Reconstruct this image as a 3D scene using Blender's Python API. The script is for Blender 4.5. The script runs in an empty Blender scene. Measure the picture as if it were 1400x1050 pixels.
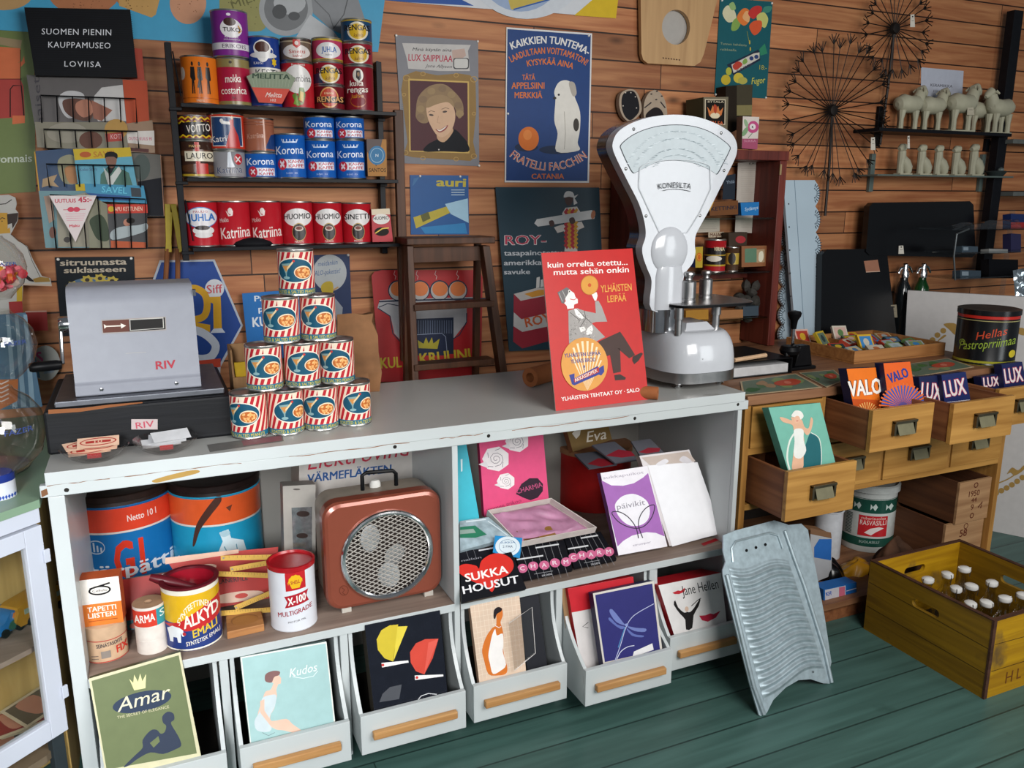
import bpy, bmesh, math, random
from mathutils import Vector, Matrix
from mathutils.geometry import tessellate_polygon
random.seed(7)
V3 = Vector
SC = bpy.context.scene
COL = SC.collection
# ---------------------------------------------------------------- camera, world, light, exposure
F_PX, PITCH, YAW, HC = 1125.0, math.radians(12.65), math.radians(24.0), 1.45
cam_d = bpy.data.cameras.new('camera'); cam = bpy.data.objects.new('camera', cam_d); COL.objects.link(cam)
cam_d.sensor_width = 36.0; cam_d.lens = 36.0 * F_PX / 1400.0; cam_d.clip_start = 0.02
cam.location = (0, 0, HC); cam.rotation_euler = (math.pi/2 - PITCH, 0, -YAW)
SC.camera = cam
W = bpy.data.worlds.new('daylight'); SC.world = W; W.use_nodes = True
W.node_tree.nodes['Background'].inputs[0].default_value = (0.80, 0.90, 1.0, 1)
W.node_tree.nodes['Background'].inputs[1].default_value = 0.115
def area_light(name, loc, target, sx, sy, power, color):
    d = bpy.data.lights.new(name, 'AREA'); d.shape = 'RECTANGLE'; d.size = sx; d.size_y = sy
    d.energy = power; d.color = color
    o = bpy.data.objects.new(name, d); COL.objects.link(o); o.location = loc
    o.rotation_euler = (V3(target) - V3(loc)).to_track_quat('-Z', 'Y').to_euler()
    return o
area_light('window_daylight', (1.5, -0.30, 1.95), (1.4, 2.3, 0.95), 1.5, 1.1, 58, (1.0, 0.985, 0.96))
area_light('doorway_daylight', (3.4, -1.0, 1.5), (1.9, 2.0, 0.4), 0.9, 1.7, 22, (0.93, 0.98, 1.0))
area_light('side_daylight', (-0.7, -1.1, 1.7), (-0.3, 2.1, 0.4), 0.7, 0.9, 10, (0.95, 0.98, 1.0)).data.spread = math.radians(52)
SC.view_settings.view_transform = 'Standard'; SC.view_settings.look = 'None'
SC.view_settings.gamma = 1.0; SC.view_settings.use_curve_mapping = False
SC.view_settings.exposure = 0.17

# ---------------------------------------------------------------- pixel -> place (photo pixels to points on real planes)
_h = V3((math.sin(YAW), math.cos(YAW), 0)); _z = V3((0, 0, 1))
_F = _h*math.cos(PITCH) - _z*math.sin(PITCH); _U = _h*math.sin(PITCH) + _z*math.cos(PITCH)
_R = V3((math.cos(YAW), -math.sin(YAW), 0)); CAM = V3((0, 0, HC))
def ray(px, py): return _R*(px-700) - _U*(py-525) + _F*F_PX
def atY(px, py, Y): d = ray(px, py); return CAM + d*((Y-CAM.y)/d.y)
def atZ(px, py, Z): d = ray(px, py); return CAM + d*((Z-CAM.z)/d.z)
def atX(px, py, X): d = ray(px, py); return CAM + d*((X-CAM.x)/d.x)
def atP(px, py, p, n): d = ray(px, py); return CAM + d*((p-CAM).dot(n)/d.dot(n))
class Plane:
    """a real plane; art(x, y) in photo pixels lands on it"""
    def __init__(s, p, n):
        s.p = V3(p); s.n = V3(n).normalized()
        if s.n.dot(CAM - s.p) < 0: s.n = -s.n
    def __call__(s, x, y, o=0.0): return atP(x, y, s.p, s.n) + s.n*o
def wallplane(Y): return Plane((0, Y, 0), (0, -1, 0))
def lean(A, B, deg):
    """plane through the bottom edge A-B whose top leans away from the viewer by deg"""
    A, B = V3(A), V3(B); e = (B-A).normalized(); away = (A+B)/2 - CAM; away.z = 0
    ups = [Matrix.Rotation(k*math.radians(deg), 3, e) @ V3((0, 0, 1)) for k in (1, -1)]
    up = max(ups, key=lambda u: u.dot(away)); P = Plane(A, e.cross(up)); P.up = up; P.e = e
    return P
class Cyl:
    """round side of a can: x across (-1..1 as seen, or radians when ang), y 0 at the top to 1 at the bottom"""
    def __init__(s, base, r, H, front=None, ang=False, r_top=None, up=None):
        s.b = V3(base); s.r = r; s.rt = r if r_top is None else r_top; s.H = H; s.ang = ang
        f = V3(front) if front is not None else CAM - s.b
        f.z = 0; s.f = f.normalized(); s.u = V3((0, 0, 1)); s.x = V3((-s.f.y, s.f.x, 0))
    def __call__(s, x, y, o=0.0):
        t = x if s.ang else math.asin(max(-.9995, min(.9995, x)))
        rr = s.r*y + s.rt*(1-y) + o
        return s.b + s.u*(s.H*(1-y)) + s.x*(math.sin(t)*rr) + s.f*(math.cos(t)*rr)
ORTHO = [math.sin(-1.54+k*.07) for k in range(45)]
class Frame:
    """local frame: origin o, axes x (right), y (up), normal n"""
    def __init__(s, o, x, y):
        s.o = V3(o); s.x = V3(x).normalized(); s.n = s.x.cross(V3(y)).normalized(); s.y = s.n.cross(s.x).normalized()
    def __call__(s, x, y, o=0.0): return s.o + s.x*x + s.y*y + s.n*o
class Bil:
    """unit square stretched over four corners (tl, tr, br, bl), u right, v down"""
    def __init__(s, tl, tr, br, bl):
        s.c = [V3(q) for q in (tl, tr, br, bl)]; s.n = (s.c[1]-s.c[0]).cross(s.c[0]-s.c[3]).normalized()
    def __call__(s, u, v, o=0.0):
        a, b, c, d = s.c
        return (a*(1-u)+b*u)*(1-v) + (d*(1-u)+c*u)*v + s.n*o

# ---------------------------------------------------------------- materials
_M = {}
def lin(h):
    h = h.lstrip('#'); h = ''.join(q*2 for q in h) if len(h) == 3 else h; out = []
    for i in (0, 2, 4):
        c = int(h[i:i+2], 16)/255
        out.append(c/12.92 if c <= .04045 else ((c+.055)/1.055)**2.4)
    return tuple(out) + (1,)
def col(h, rough=0.55, metal=0.0, var=0.10, coat=0.0, scale=40.0):
    """flat paint or print with a little procedural unevenness"""
    k = ('col', h, rough, metal, var, coat, scale)
    if k in _M: return _M[k]
    m = bpy.data.materials.new('paint_'+h.lstrip('#')); m.use_nodes = True; nt = m.node_tree
    b = nt.nodes['Principled BSDF']; b.inputs['Roughness'].default_value = rough; b.inputs['Metallic'].default_value = metal
    b.inputs['Coat Weight'].default_value = coat; b.inputs['Specular IOR Level'].default_value = .5 if (coat or metal or rough < .3) else .25 if max(lin(h)[:3]) > .02 else .12
    c = lin(h)
    if var > 0:
        tc = nt.nodes.new('ShaderNodeTexCoord'); nz = nt.nodes.new('ShaderNodeTexNoise'); rp = nt.nodes.new('ShaderNodeValToRGB')
        nz.inputs['Scale'].default_value = scale; nz.inputs['Detail'].default_value = 3
        nt.links.new(tc.outputs['Object'], nz.inputs['Vector']); nt.links.new(nz.outputs['Fac'], rp.inputs[0])
        e = rp.color_ramp.elements; e[0].position = .3; e[1].position = .7
        e[0].color = tuple(x*(1-var) for x in c[:3]) + (1,); e[1].color = tuple(min(1, x*(1+var*.6)) for x in c[:3]) + (1,)
        nt.links.new(rp.outputs[0], b.inputs['Base Color'])
    else: b.inputs['Base Color'].default_value = c
    _M[k] = m; return m
def wood(name, dark, light, axis='x', rough=.5, grain=1.0, planks=None, gap='#2a1a10', joints=0.0, worn=None, bump=.25, spread=.35, knots=False):
    """grained wood; planks=(across axis, width): boards with dark gaps and their own tone"""
    if name in _M: return _M[name]
    m = bpy.data.materials.new(name); m.use_nodes = True; nt = m.node_tree; L = nt.links; N = nt.nodes.new
    b = nt.nodes['Principled BSDF']; b.inputs['Roughness'].default_value = rough; b.inputs['Specular IOR Level'].default_value = .3
    tc = N('ShaderNodeTexCoord'); sep = N('ShaderNodeSeparateXYZ'); L.new(tc.outputs['Object'], sep.inputs[0])
    def math_(op, a, bb=None):
        n = N('ShaderNodeMath'); n.operation = op
        for i, q in enumerate((a, bb)):
            if q is None: continue
            if isinstance(q, (int, float)): n.inputs[i].default_value = q
            else: L.new(q, n.inputs[i])
        return n.outputs[0]
    X = {'x': sep.outputs[0], 'y': sep.outputs[1], 'z': sep.outputs[2]}
    along = X[axis]; rest = [X[k] for k in 'xyz' if k != axis]
    rnd = 0.0; gapf = None
    if planks:
        pa, pw = planks; q = math_('DIVIDE', X[pa], pw); row = math_('FLOOR', q); fr = math_('FRACT', q)
        wn = N('ShaderNodeTexWhiteNoise'); wn.noise_dimensions = '1D'; L.new(row, wn.inputs['W']); rnd = wn.outputs['Value']
        d = math_('ABSOLUTE', math_('SUBTRACT', fr, .5)); gapf = math_('GREATER_THAN', d, .5-.0027/pw)
        if joints:
            sh = math_('MULTIPLY', rnd, joints*7.3); qa = math_('DIVIDE', math_('ADD', along, sh), joints)
            seg = math_('FLOOR', qa); fa = math_('FRACT', qa)
            wn2 = N('ShaderNodeTexWhiteNoise'); wn2.noise_dimensions = '2D'
            cb = N('ShaderNodeCombineXYZ'); L.new(row, cb.inputs[0]); L.new(seg, cb.inputs[1]); L.new(cb.outputs[0], wn2.inputs['Vector']); rnd = wn2.outputs['Value']
            gapf = math_('MAXIMUM', gapf, math_('LESS_THAN', fa, .0035/joints))
    cb = N('ShaderNodeCombineXYZ')
    off = math_('MULTIPLY', rnd, 17.0) if planks else 0.0
    L.new(math_('ADD', math_('MULTIPLY', along, 1.6*grain), off), cb.inputs[0]) if planks else L.new(math_('MULTIPLY', along, 1.6*grain), cb.inputs[0])
    L.new(math_('MULTIPLY', rest[0], 26*grain), cb.inputs[1]); L.new(math_('MULTIPLY', rest[1], 26*grain), cb.inputs[2])
    nz = N('ShaderNodeTexNoise'); nz.inputs['Scale'].default_value = 1.6; nz.inputs['Detail'].default_value = 6; nz.inputs['Distortion'].default_value = .6
    L.new(cb.outputs[0], nz.inputs['Vector'])
    rp = N('ShaderNodeValToRGB'); e = rp.color_ramp.elements; e[0].position = .3; e[0].color = lin(dark); e[1].position = .72; e[1].color = lin(light)
    L.new(nz.outputs['Fac'], rp.inputs[0]); c = rp.outputs[0]
    def mix(f, a, bb, mode='MIX'):
        n = N('ShaderNodeMix'); n.data_type = 'RGBA'; n.blend_type = mode
        for k, q in (('Factor', f), ('A', a), ('B', bb)):
            s = [i for i in n.inputs if i.name == k and i.enabled][0] if k == 'Factor' else [i for i in n.inputs if i.name == k and i.type == 'RGBA'][0]
            if isinstance(q, (int, float)): s.default_value = q
            elif isinstance(q, tuple): s.default_value = q
            else: L.new(q, s)
        return [o for o in n.outputs if o.type == 'RGBA'][0]
    if planks:
        v = math_('ADD', math_('MULTIPLY', rnd, spread), 1-spread*.6)
        cc = N('ShaderNodeCombineXYZ'); [L.new(v, cc.inputs[i]) for i in range(3)]
        c = mix(1.0, c, cc.outputs[0], 'MULTIPLY')
    if knots:
        kv = N('ShaderNodeTexVoronoi'); kv.inputs['Scale'].default_value = 1.0
        kc = N('ShaderNodeCombineXYZ'); L.new(math_('MULTIPLY', along, 2.6), kc.inputs[0]); L.new(math_('MULTIPLY', X[planks[0]], 7.0), kc.inputs[1])
        L.new(kc.outputs[0], kv.inputs['Vector'])
        kr = N('ShaderNodeValToRGB'); ke = kr.color_ramp.elements; ke[0].position = .03; ke[0].color = (1, 1, 1, 1); ke[1].position = .12; ke[1].color = (0, 0, 0, 1)
        L.new(kv.outputs['Distance'], kr.inputs[0]); c = mix(math_('MULTIPLY', kr.outputs[0], .75), c, lin('#3a1f10'))
    if worn:
        wz = N('ShaderNodeTexNoise'); wz.inputs['Scale'].default_value = worn[2]; wz.inputs['Detail'].default_value = 5; L.new(tc.outputs['Object'], wz.inputs['Vector'])
        wr = N('ShaderNodeValToRGB'); we = wr.color_ramp.elements; we[0].position = worn[1]; we[0].color = (0, 0, 0, 1); we[1].position = worn[1]+.1; we[1].color = (1, 1, 1, 1)
        L.new(wz.outputs['Fac'], wr.inputs[0]); c = mix(wr.outputs[0], c, lin(worn[0]))
    if gapf is not None: c = mix(gapf, c, lin(gap))
    L.new(c, b.inputs['Base Color'])
    bp = N('ShaderNodeBump'); bp.inputs['Strength'].default_value = bump; bp.inputs['Distance'].default_value = .004
    hgt = nz.outputs['Fac']
    if gapf is not None: hgt = math_('SUBTRACT', math_('MULTIPLY', hgt, .4), math_('MULTIPLY', gapf, 1.2))
    L.new(hgt, bp.inputs['Height']); L.new(bp.outputs[0], b.inputs['Normal'])
    _M[name] = m; return m
def painted(name, h, under='#8a5a35', amount=.70, scale=7.0, rough=.42, var=.06):
    """old brushed paint with chips that show the wood"""
    if name in _M: return _M[name]
    m = bpy.data.materials.new(name); m.use_nodes = True; nt = m.node_tree; L = nt.links; N = nt.nodes.new
    b = nt.nodes['Principled BSDF']; b.inputs['Roughness'].default_value = rough
    tc = N('ShaderNodeTexCoord'); n1 = N('ShaderNodeTexNoise'); n1.inputs['Scale'].default_value = scale; n1.inputs['Detail'].default_value = 8
    n2 = N('ShaderNodeTexNoise'); n2.inputs['Scale'].default_value = 3.0; n2.inputs['Detail'].default_value = 3
    for n in (n1, n2): L.new(tc.outputs['Object'], n.inputs['Vector'])
    r1 = N('ShaderNodeValToRGB'); e = r1.color_ramp.elements; e[0].position = amount; e[0].color = (0, 0, 0, 1); e[1].position = amount+.03; e[1].color = (1, 1, 1, 1)
    r2 = N('ShaderNodeValToRGB'); e = r2.color_ramp.elements; c = lin(h); e[0].position = .3; e[1].position = .7
    e[0].color = tuple(x*(1-var*2) for x in c[:3])+(1,); e[1].color = c
    L.new(n1.outputs['Fac'], r1.inputs[0]); L.new(n2.outputs['Fac'], r2.inputs[0])
    mx = N('ShaderNodeMix'); mx.data_type = 'RGBA'
    A = [i for i in mx.inputs if i.type == 'RGBA']; L.new(r1.outputs[0], mx.inputs[0]); L.new(r2.outputs[0], A[0]); A[1].default_value = lin(under)
    L.new([o for o in mx.outputs if o.type == 'RGBA'][0], b.inputs['Base Color'])
    bp = N('ShaderNodeBump'); bp.inputs['Strength'].default_value = .15; bp.inputs['Distance'].default_value = .003
    L.new(n1.outputs['Fac'], bp.inputs['Height']); L.new(bp.outputs[0], b.inputs['Normal'])
    _M[name] = m; return m
def glass(name='clear_glass', tint=(1, 1, 1), rough=.02, clear=.86):
    if name in _M: return _M[name]
    m = bpy.data.materials.new(name); m.use_nodes = True; nt = m.node_tree; L = nt.links; N = nt.nodes.new
    nt.nodes.remove(nt.nodes['Principled BSDF'])
    g = N('ShaderNodeBsdfGlossy'); g.inputs['Roughness'].default_value = rough
    t = N('ShaderNodeBsdfTransparent'); t.inputs[0].default_value = tint+(1,)
    fr = N('ShaderNodeLayerWeight'); fr.inputs[0].default_value = .5; pw = N('ShaderNodeMath'); pw.operation = 'POWER'; pw.inputs[1].default_value = 3.5; L.new(fr.outputs['Facing'], pw.inputs[0])
    ad = N('ShaderNodeMath'); ad.operation = 'MULTIPLY_ADD'; ad.use_clamp = True; ad.inputs[1].default_value = .75; ad.inputs[2].default_value = (1-clear)*.3; L.new(pw.outputs[0], ad.inputs[0])
    mx = N('ShaderNodeMixShader'); L.new(ad.outputs[0], mx.inputs[0]); L.new(t.outputs[0], mx.inputs[1]); L.new(g.outputs[0], mx.inputs[2])
    L.new(mx.outputs[0], nt.nodes['Material Output'].inputs[0])
    _M[name] = m; return m
def metal(name, h, rough=.25, noise=.0, scale=30):
    if name in _M: return _M[name]
    m = bpy.data.materials.new(name); m.use_nodes = True; nt = m.node_tree; L = nt.links; N = nt.nodes.new
    b = nt.nodes['Principled BSDF']; b.inputs['Metallic'].default_value = 1; b.inputs['Base Color'].default_value = lin(h)
    tc = N('ShaderNodeTexCoord'); nz = N('ShaderNodeTexNoise'); nz.inputs['Scale'].default_value = scale; nz.inputs['Detail'].default_value = 4
    L.new(tc.outputs['Object'], nz.inputs['Vector'])
    mr = N('ShaderNodeMapRange'); mr.inputs[3].default_value = rough*.8; mr.inputs[4].default_value = rough*1.2+noise
    L.new(nz.outputs['Fac'], mr.inputs[0]); L.new(mr.outputs[0], b.inputs['Roughness'])
    _M[name] = m; return m

# ---------------------------------------------------------------- mesh building
ROOTM = {}
class MB:
    def __init__(s): s.v = []; s.f = []; s.mi = []; s.sm = []; s.mats = []
    def m(s, mat):
        if isinstance(mat, str): mat = col(mat)
        if mat not in s.mats: s.mats.append(mat)
        return s.mats.index(mat)
    def add(s, verts, faces, mat, smooth=False):
        o = len(s.v); k = s.m(mat); s.v += [V3(q) for q in verts]
        for f in faces: s.f.append([o+i for i in f]); s.mi.append(k); s.sm.append(smooth)
        return s
    def box(s, lo, hi, mat, xf=None):
        x0, y0, z0 = lo; x1, y1, z1 = hi
        vs = [(x0,y0,z0),(x1,y0,z0),(x1,y1,z0),(x0,y1,z0),(x0,y0,z1),(x1,y0,z1),(x1,y1,z1),(x0,y1,z1)]
        if xf is not None: vs = [xf @ V3(q) for q in vs]
        return s.add(vs, [(0,3,2,1),(4,5,6,7),(0,1,5,4),(1,2,6,5),(2,3,7,6),(3,0,4,7)], mat)
    def hexa(s, bottom, top, mat):
        return s.add(list(bottom)+list(top), [(0,3,2,1),(4,5,6,7),(0,1,5,4),(1,2,6,5),(2,3,7,6),(3,0,4,7)], mat)
    def slab(s, pts, mp, t, mat, side=None, smooth=False):
        """closed outline pts in the map mp, front at offset 0, back at -t"""
        n = len(pts); fr = [mp(x, y, 0) for x, y in pts]; bk = [mp(x, y, -t) for x, y in pts]
        tri = tess(pts); 
        a = V3(fr[tri[0][1]])-V3(fr[tri[0][0]]); b = V3(fr[tri[0][2]])-V3(fr[tri[0][0]])
        nn = a.cross(b); flip = nn.dot(V3(fr[0])-V3(bk[0])) < 0
        T = [tuple(reversed(q)) if flip else tuple(q) for q in tri]
        s.add(fr, T, mat); s.add(bk, [tuple(reversed(q)) for q in T], side or mat)
        Q = [(i, (i+1) % n, n+(i+1) % n, n+i) for i in range(n)]
        # outward check by orientation: compare with front normal
        N = V3(fr[0])-V3(bk[0]); poly_n = V3()
        for i in range(n): poly_n += V3(fr[i]).cross(V3(fr[(i+1) % n]))
        if poly_n.dot(N) > 0: Q = [tuple(reversed(q)) for q in Q]
        s.add(fr+bk, Q, side or mat, smooth)
        return s
    def lathe(s, prof, mat, c=(0,0,0), n=32, axis=None, smooth=True, a0=0.0, sx=1.0, sy=1.0, mats=None):
        """prof: list of (r, z); closed where r == 0"""
        c = V3(c); R = axis.to_track_quat('Z', 'Y').to_matrix() if axis is not None else Matrix.Identity(3)
        rings = []; vs = []
        for r, z in prof:
            if r < 1e-7: rings.append([len(vs)]); vs.append(c + R @ V3((0, 0, z)))
            else:
                rings.append(list(range(len(vs), len(vs)+n)))
                for i in range(n):
                    a = a0 + 2*math.pi*i/n; vs.append(c + R @ V3((r*math.cos(a)*sx, r*math.sin(a)*sy, z)))
        base = len(s.v); s.v += vs
        for j in range(len(rings)-1):
            A, B = rings[j], rings[j+1]; k = s.m(mats[j] if mats and mats[j] is not None else mat)
            for i in range(n):
                i2 = (i+1) % n
                if len(A) == 1 and len(B) == 1: continue
                if len(A) == 1: f = [A[0], B[i2], B[i]]
                elif len(B) == 1: f = [A[i], A[i2], B[0]]
                else: f = [A[i], A[i2], B[i2], B[i]]
                s.f.append([base+q for q in f]); s.mi.append(k); s.sm.append(smooth)
        return s
    def tube(s, pts, r, mat, n=8, closed=False, smooth=True, cap=True):
        P = [V3(p) for p in pts]; m = len(P); rr = r if isinstance(r, (list, tuple)) else [r]*m
        T = []
        for i in range(m):
            a = P[(i-1) % m] if (closed or i > 0) else P[i]; b = P[(i+1) % m] if (closed or i < m-1) else P[i]
            T.append((b-a).normalized())
        ref = V3((0, 0, 1)) if abs(T[0].z) < .9 else V3((1, 0, 0)); nx = T[0].cross(ref).normalized(); vs = []
        for i in range(m):
            nx = (nx - T[i]*nx.dot(T[i])).normalized(); ny = T[i].cross(nx)
            for k in range(n):
                a = 2*math.pi*k/n; vs.append(P[i] + (nx*math.cos(a)+ny*math.sin(a))*rr[i])
        fs = []
        for i in range(m if closed else m-1):
            j = (i+1) % m
            for k in range(n): k2 = (k+1) % n; fs.append((i*n+k, i*n+k2, j*n+k2, j*n+k))
        s.add(vs, fs, mat, smooth)
        if cap and not closed:
            s.add(vs[:n], [tuple(reversed(range(n)))], mat); s.add(vs[-n:], [tuple(range(n))], mat)
        return s
    def grid(s, fn, nu, nv, mat, smooth=True, thick=0.0, closed_u=False):
        vs = [V3(fn(i/nu, j/nv)) for j in range(nv+1) for i in range(nu+1)]
        fs = [(j*(nu+1)+i, j*(nu+1)+i+1, (j+1)*(nu+1)+i+1, (j+1)*(nu+1)+i) for j in range(nv) for i in range(nu)]
        s.add(vs, fs, mat, smooth)
        return s
    def art(s, items, mp, o0=.0003, step=.00006, wrap=None, rough=.5):
        """printed shapes, each a hair above the last; wrap = slice width for curved supports"""
        for li, (polys, c) in enumerate(items):
            o = o0 + step*li; vs = []; fs = []
            if wrap: polys = slice_u(polys, wrap)
            for p in polys:
                q = [mp(x, y, o+lift(p)) for x, y in p]; fs.append(tuple(range(len(vs), len(vs)+len(q)))); vs += q
            if not vs: continue
            # face the normal outwards
            f0 = fs[0]; out = []; up = mp(p[0][0], p[0][1], o+.01) - mp(p[0][0], p[0][1], o)
            for f, pp in zip(fs, polys):
                a = V3(vs[f[1]])-V3(vs[f[0]]); b = V3(vs[f[-1]])-V3(vs[f[0]])
                u = mp(pp[0][0], pp[0][1], o+.01) - V3(vs[f[0]])
                out.append(f if a.cross(b).dot(u) > 0 else tuple(reversed(f)))
            s.add(vs, out, c if not isinstance(c, str) else col(c, rough, var=.05))
        return s
    def bounds(s):
        return V3([min(q[i] for q in s.v) for i in range(3)]), V3([max(q[i] for q in s.v) for i in range(3)])
    def build(s, name, parent=None, bevel=0.0, local=False, loc=None, sharp=35, sub=0, seg=2):
        me = bpy.data.meshes.new(name); o = bpy.data.objects.new(name, me); COL.objects.link(o)
        if parent is not None:
            o.parent = parent
            if not local:
                inv = ROOTM[parent.name].inverted(); vs = [inv @ q for q in s.v]
            else: vs = s.v
            ROOTM[o.name] = ROOTM[parent.name]
        elif local:
            vs = s.v; M = loc if isinstance(loc, Matrix) else Matrix.Translation(loc or (0, 0, 0)); o.matrix_world = M; ROOTM[o.name] = M
        else:
            lo, hi = s.bounds(); c = V3(((lo.x+hi.x)/2, (lo.y+hi.y)/2, lo.z)) if loc is None else V3(loc)
            vs = [q - c for q in s.v]; o.location = c; ROOTM[o.name] = Matrix.Translation(c)
        me.from_pydata([tuple(q) for q in vs], [], s.f)
        for m in s.mats: me.materials.append(m)
        me.polygons.foreach_set('material_index', s.mi); me.polygons.foreach_set('use_smooth', s.sm)
        me.update()
        if any(s.sm): me.set_sharp_from_angle(angle=math.radians(sharp))
        if bevel:
            b = o.modifiers.new('soft_edges', 'BEVEL'); b.width = bevel; b.segments = seg; b.limit_method = 'ANGLE'; b.angle_limit = math.radians(50)
        if sub:
            q = o.modifiers.new('smooth', 'SUBSURF'); q.levels = sub; q.render_levels = sub
        return o
def thing(name, label, cat, loc, rotz=0.0, group=None, M=None):
    o = bpy.data.objects.new(name, None); COL.objects.link(o)
    M = M or (Matrix.Translation(loc) @ Matrix.Rotation(rotz, 4, 'Z')); o.matrix_world = M; ROOTM[o.name] = M
    o.empty_display_size = .05
    return tag(o, label, cat, group)
def tag(o, label, cat, group=None, kind=None):
    o['label'] = label; o['category'] = cat
    if group: o['group'] = group
    if kind: o['kind'] = kind
    return o
def struct(o): o['kind'] = 'structure'; return o
def dup(root, M, label, group=None):
    c = root.copy(); COL.objects.link(c); c.matrix_world = M; ROOTM[c.name] = M; c['label'] = label
    if group: c['group'] = group
    for ch in list(root.children):
        k = ch.copy(); COL.objects.link(k); k.parent = c
        for g in list(ch.children):
            q = g.copy(); COL.objects.link(q); q.parent = k
    return c

# ---------------------------------------------------------------- flat art
def tess(pts, holes=()):
    loops = [[V3((x, y, 0)) for x, y in pts]] + [[V3((x, y, 0)) for x, y in h] for h in holes]
    return [tuple(t) for t in tessellate_polygon(loops)]
def slice_u(polys, du):
    out = []
    for p in polys:
        xs = [q[0] for q in p]; a, b = min(xs), max(xs)
        cuts = [c for c in du if a+1e-9 < c < b-1e-9] if isinstance(du, list) else [k*du for k in range(math.floor(a/du)+1, math.ceil(b/du)) if a+1e-9 < k*du < b-1e-9]
        q = list(p)
        for c in cuts:
            l, r = [], []
            for i in range(len(q)):
                A, B = q[i], q[(i+1) % len(q)]
                (l if A[0] <= c else r).append(A)
                if (A[0]-c)*(B[0]-c) < 0:
                    t = (c-A[0])/(B[0]-A[0]); X = (c, A[1]+t*(B[1]-A[1])); l.append(X); r.append(X)
            if len(l) >= 3: out.append(LP(l, lift(p)))
            q = r
            if len(q) < 3: break
        if len(q) >= 3: out.append(LP(q, lift(p)))
    return out
def R(x, y, w, h, c): return ([[(x, y), (x+w, y), (x+w, y+h), (x, y+h)]], c)
def Q(pts, c): return ([list(pts)], c)
def PG(pts, c, holes=()):
    al = list(pts)
    for h in holes: al += list(h)
    return ([[al[i] for i in t] for t in tess(pts, holes)], c)
def ell(cx, cy, rx, ry, n=28, rot=0.0, a0=0.0, a1=360.0):
    r = math.radians(rot); out = []
    full = abs(a1-a0) >= 359.9
    for i in range(n if full else n+1):
        a = math.radians(a0+(a1-a0)*i/n); x, y = rx*math.cos(a), ry*math.sin(a)
        out.append((cx+x*math.cos(r)-y*math.sin(r), cy+x*math.sin(r)+y*math.cos(r)))
    return out
def E(cx, cy, rx, ry, c, n=28, rot=0.0, a0=0.0, a1=360.0): return ([ell(cx, cy, rx, ry, n, rot, a0, a1)], c)
def RING(cx, cy, rx, ry, w, c, n=32, rot=0.0):
    o = ell(cx, cy, rx, ry, n, rot); i = ell(cx, cy, rx-w, ry-w, n, rot)
    return ([[o[k], o[(k+1) % n], i[(k+1) % n], i[k]] for k in range(n)], c)
def LN(pts, w, c, closed=False):
    """stroke along a polyline"""
    P = [V3((x, y, 0)) for x, y in pts]; n = len(P); ww = w if isinstance(w, (list, tuple)) else [w]*n; l, r = [], []
    for i in range(n):
        a = P[i-1] if (i or closed) else P[i]; b = P[(i+1) % n] if (i < n-1 or closed) else P[i]
        t = (b-a)
        if t.length < 1e-12: t = V3((1, 0, 0))
        t.normalize(); q = V3((-t.y, t.x, 0))*ww[i]/2; l.append(P[i]+q); r.append(P[i]-q)
    m = n if closed else n-1
    return ([[(l[i].x, l[i].y), (l[(i+1) % n].x, l[(i+1) % n].y), (r[(i+1) % n].x, r[(i+1) % n].y), (r[i].x, r[i].y)] for i in range(m)], c)
def curve(pts, n=6, closed=False):
    """Catmull-Rom through pts"""
    P = list(pts); m = len(P); out = []
    for i in range(m if closed else m-1):
        p0 = P[i-1] if (i or closed) else P[i]; p1 = P[i]; p2 = P[(i+1) % m]; p3 = P[(i+2) % m] if (closed or i < m-2) else P[i+1]
        for k in range(n):
            t = k/n
            out.append(tuple(.5*((2*p1[j])+(-p0[j]+p2[j])*t+(2*p0[j]-5*p1[j]+4*p2[j]-p3[j])*t*t+(-p0[j]+3*p1[j]-3*p2[j]+p3[j])*t**3) for j in range(len(p1))))
    if not closed: out.append(tuple(P[-1]))
    return out
def CG(pts, c, n=5): return PG(curve(pts, n, True), c)
class LP(list):
    """outline with a hair of lift of its own"""
    def __init__(s, q, lift=0.0): list.__init__(s, q); s.lift = lift
def lift(p): return getattr(p, 'lift', 0.0)
_T = {}
def glyphs(s, bold=0.0, sp=1.0):
    """text as flat polygons, lower-left at 0,0, height of capitals 1"""
    k = (s, bold, sp)
    if k in _T: return _T[k]
    cu = bpy.data.curves.new('t', 'FONT'); cu.body = s; cu.resolution_u = 2;  cu.space_character = sp; cu.fill_mode = 'FRONT'
    ob = bpy.data.objects.new('t', cu); me = ob.to_mesh()
    vs = [(v.co.x, v.co.y) for v in me.vertices]; fs = [[vs[i] for i in p.vertices] for p in me.polygons]
    ob.to_mesh_clear(); bpy.data.objects.remove(ob); bpy.data.curves.remove(cu)
    x0 = min((q[0] for q in vs), default=0); x1 = max((q[0] for q in vs), default=1)
    cap = .73; b = abs(bold)*.55 if bold > .001 else 0; sh_ = [(-b, -b*.5), (b, -b*.5), (-b, b*.5), (b, b*.5)] if b else [(0, 0)]
    r = ([LP([((x-x0)/cap+dx+b, y/cap+dy) for x, y in f], k*4e-6) for k, (dx, dy) in enumerate(sh_) for f in fs], (x1-x0)/cap+2*b)
    _T[k] = r; return r
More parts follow.
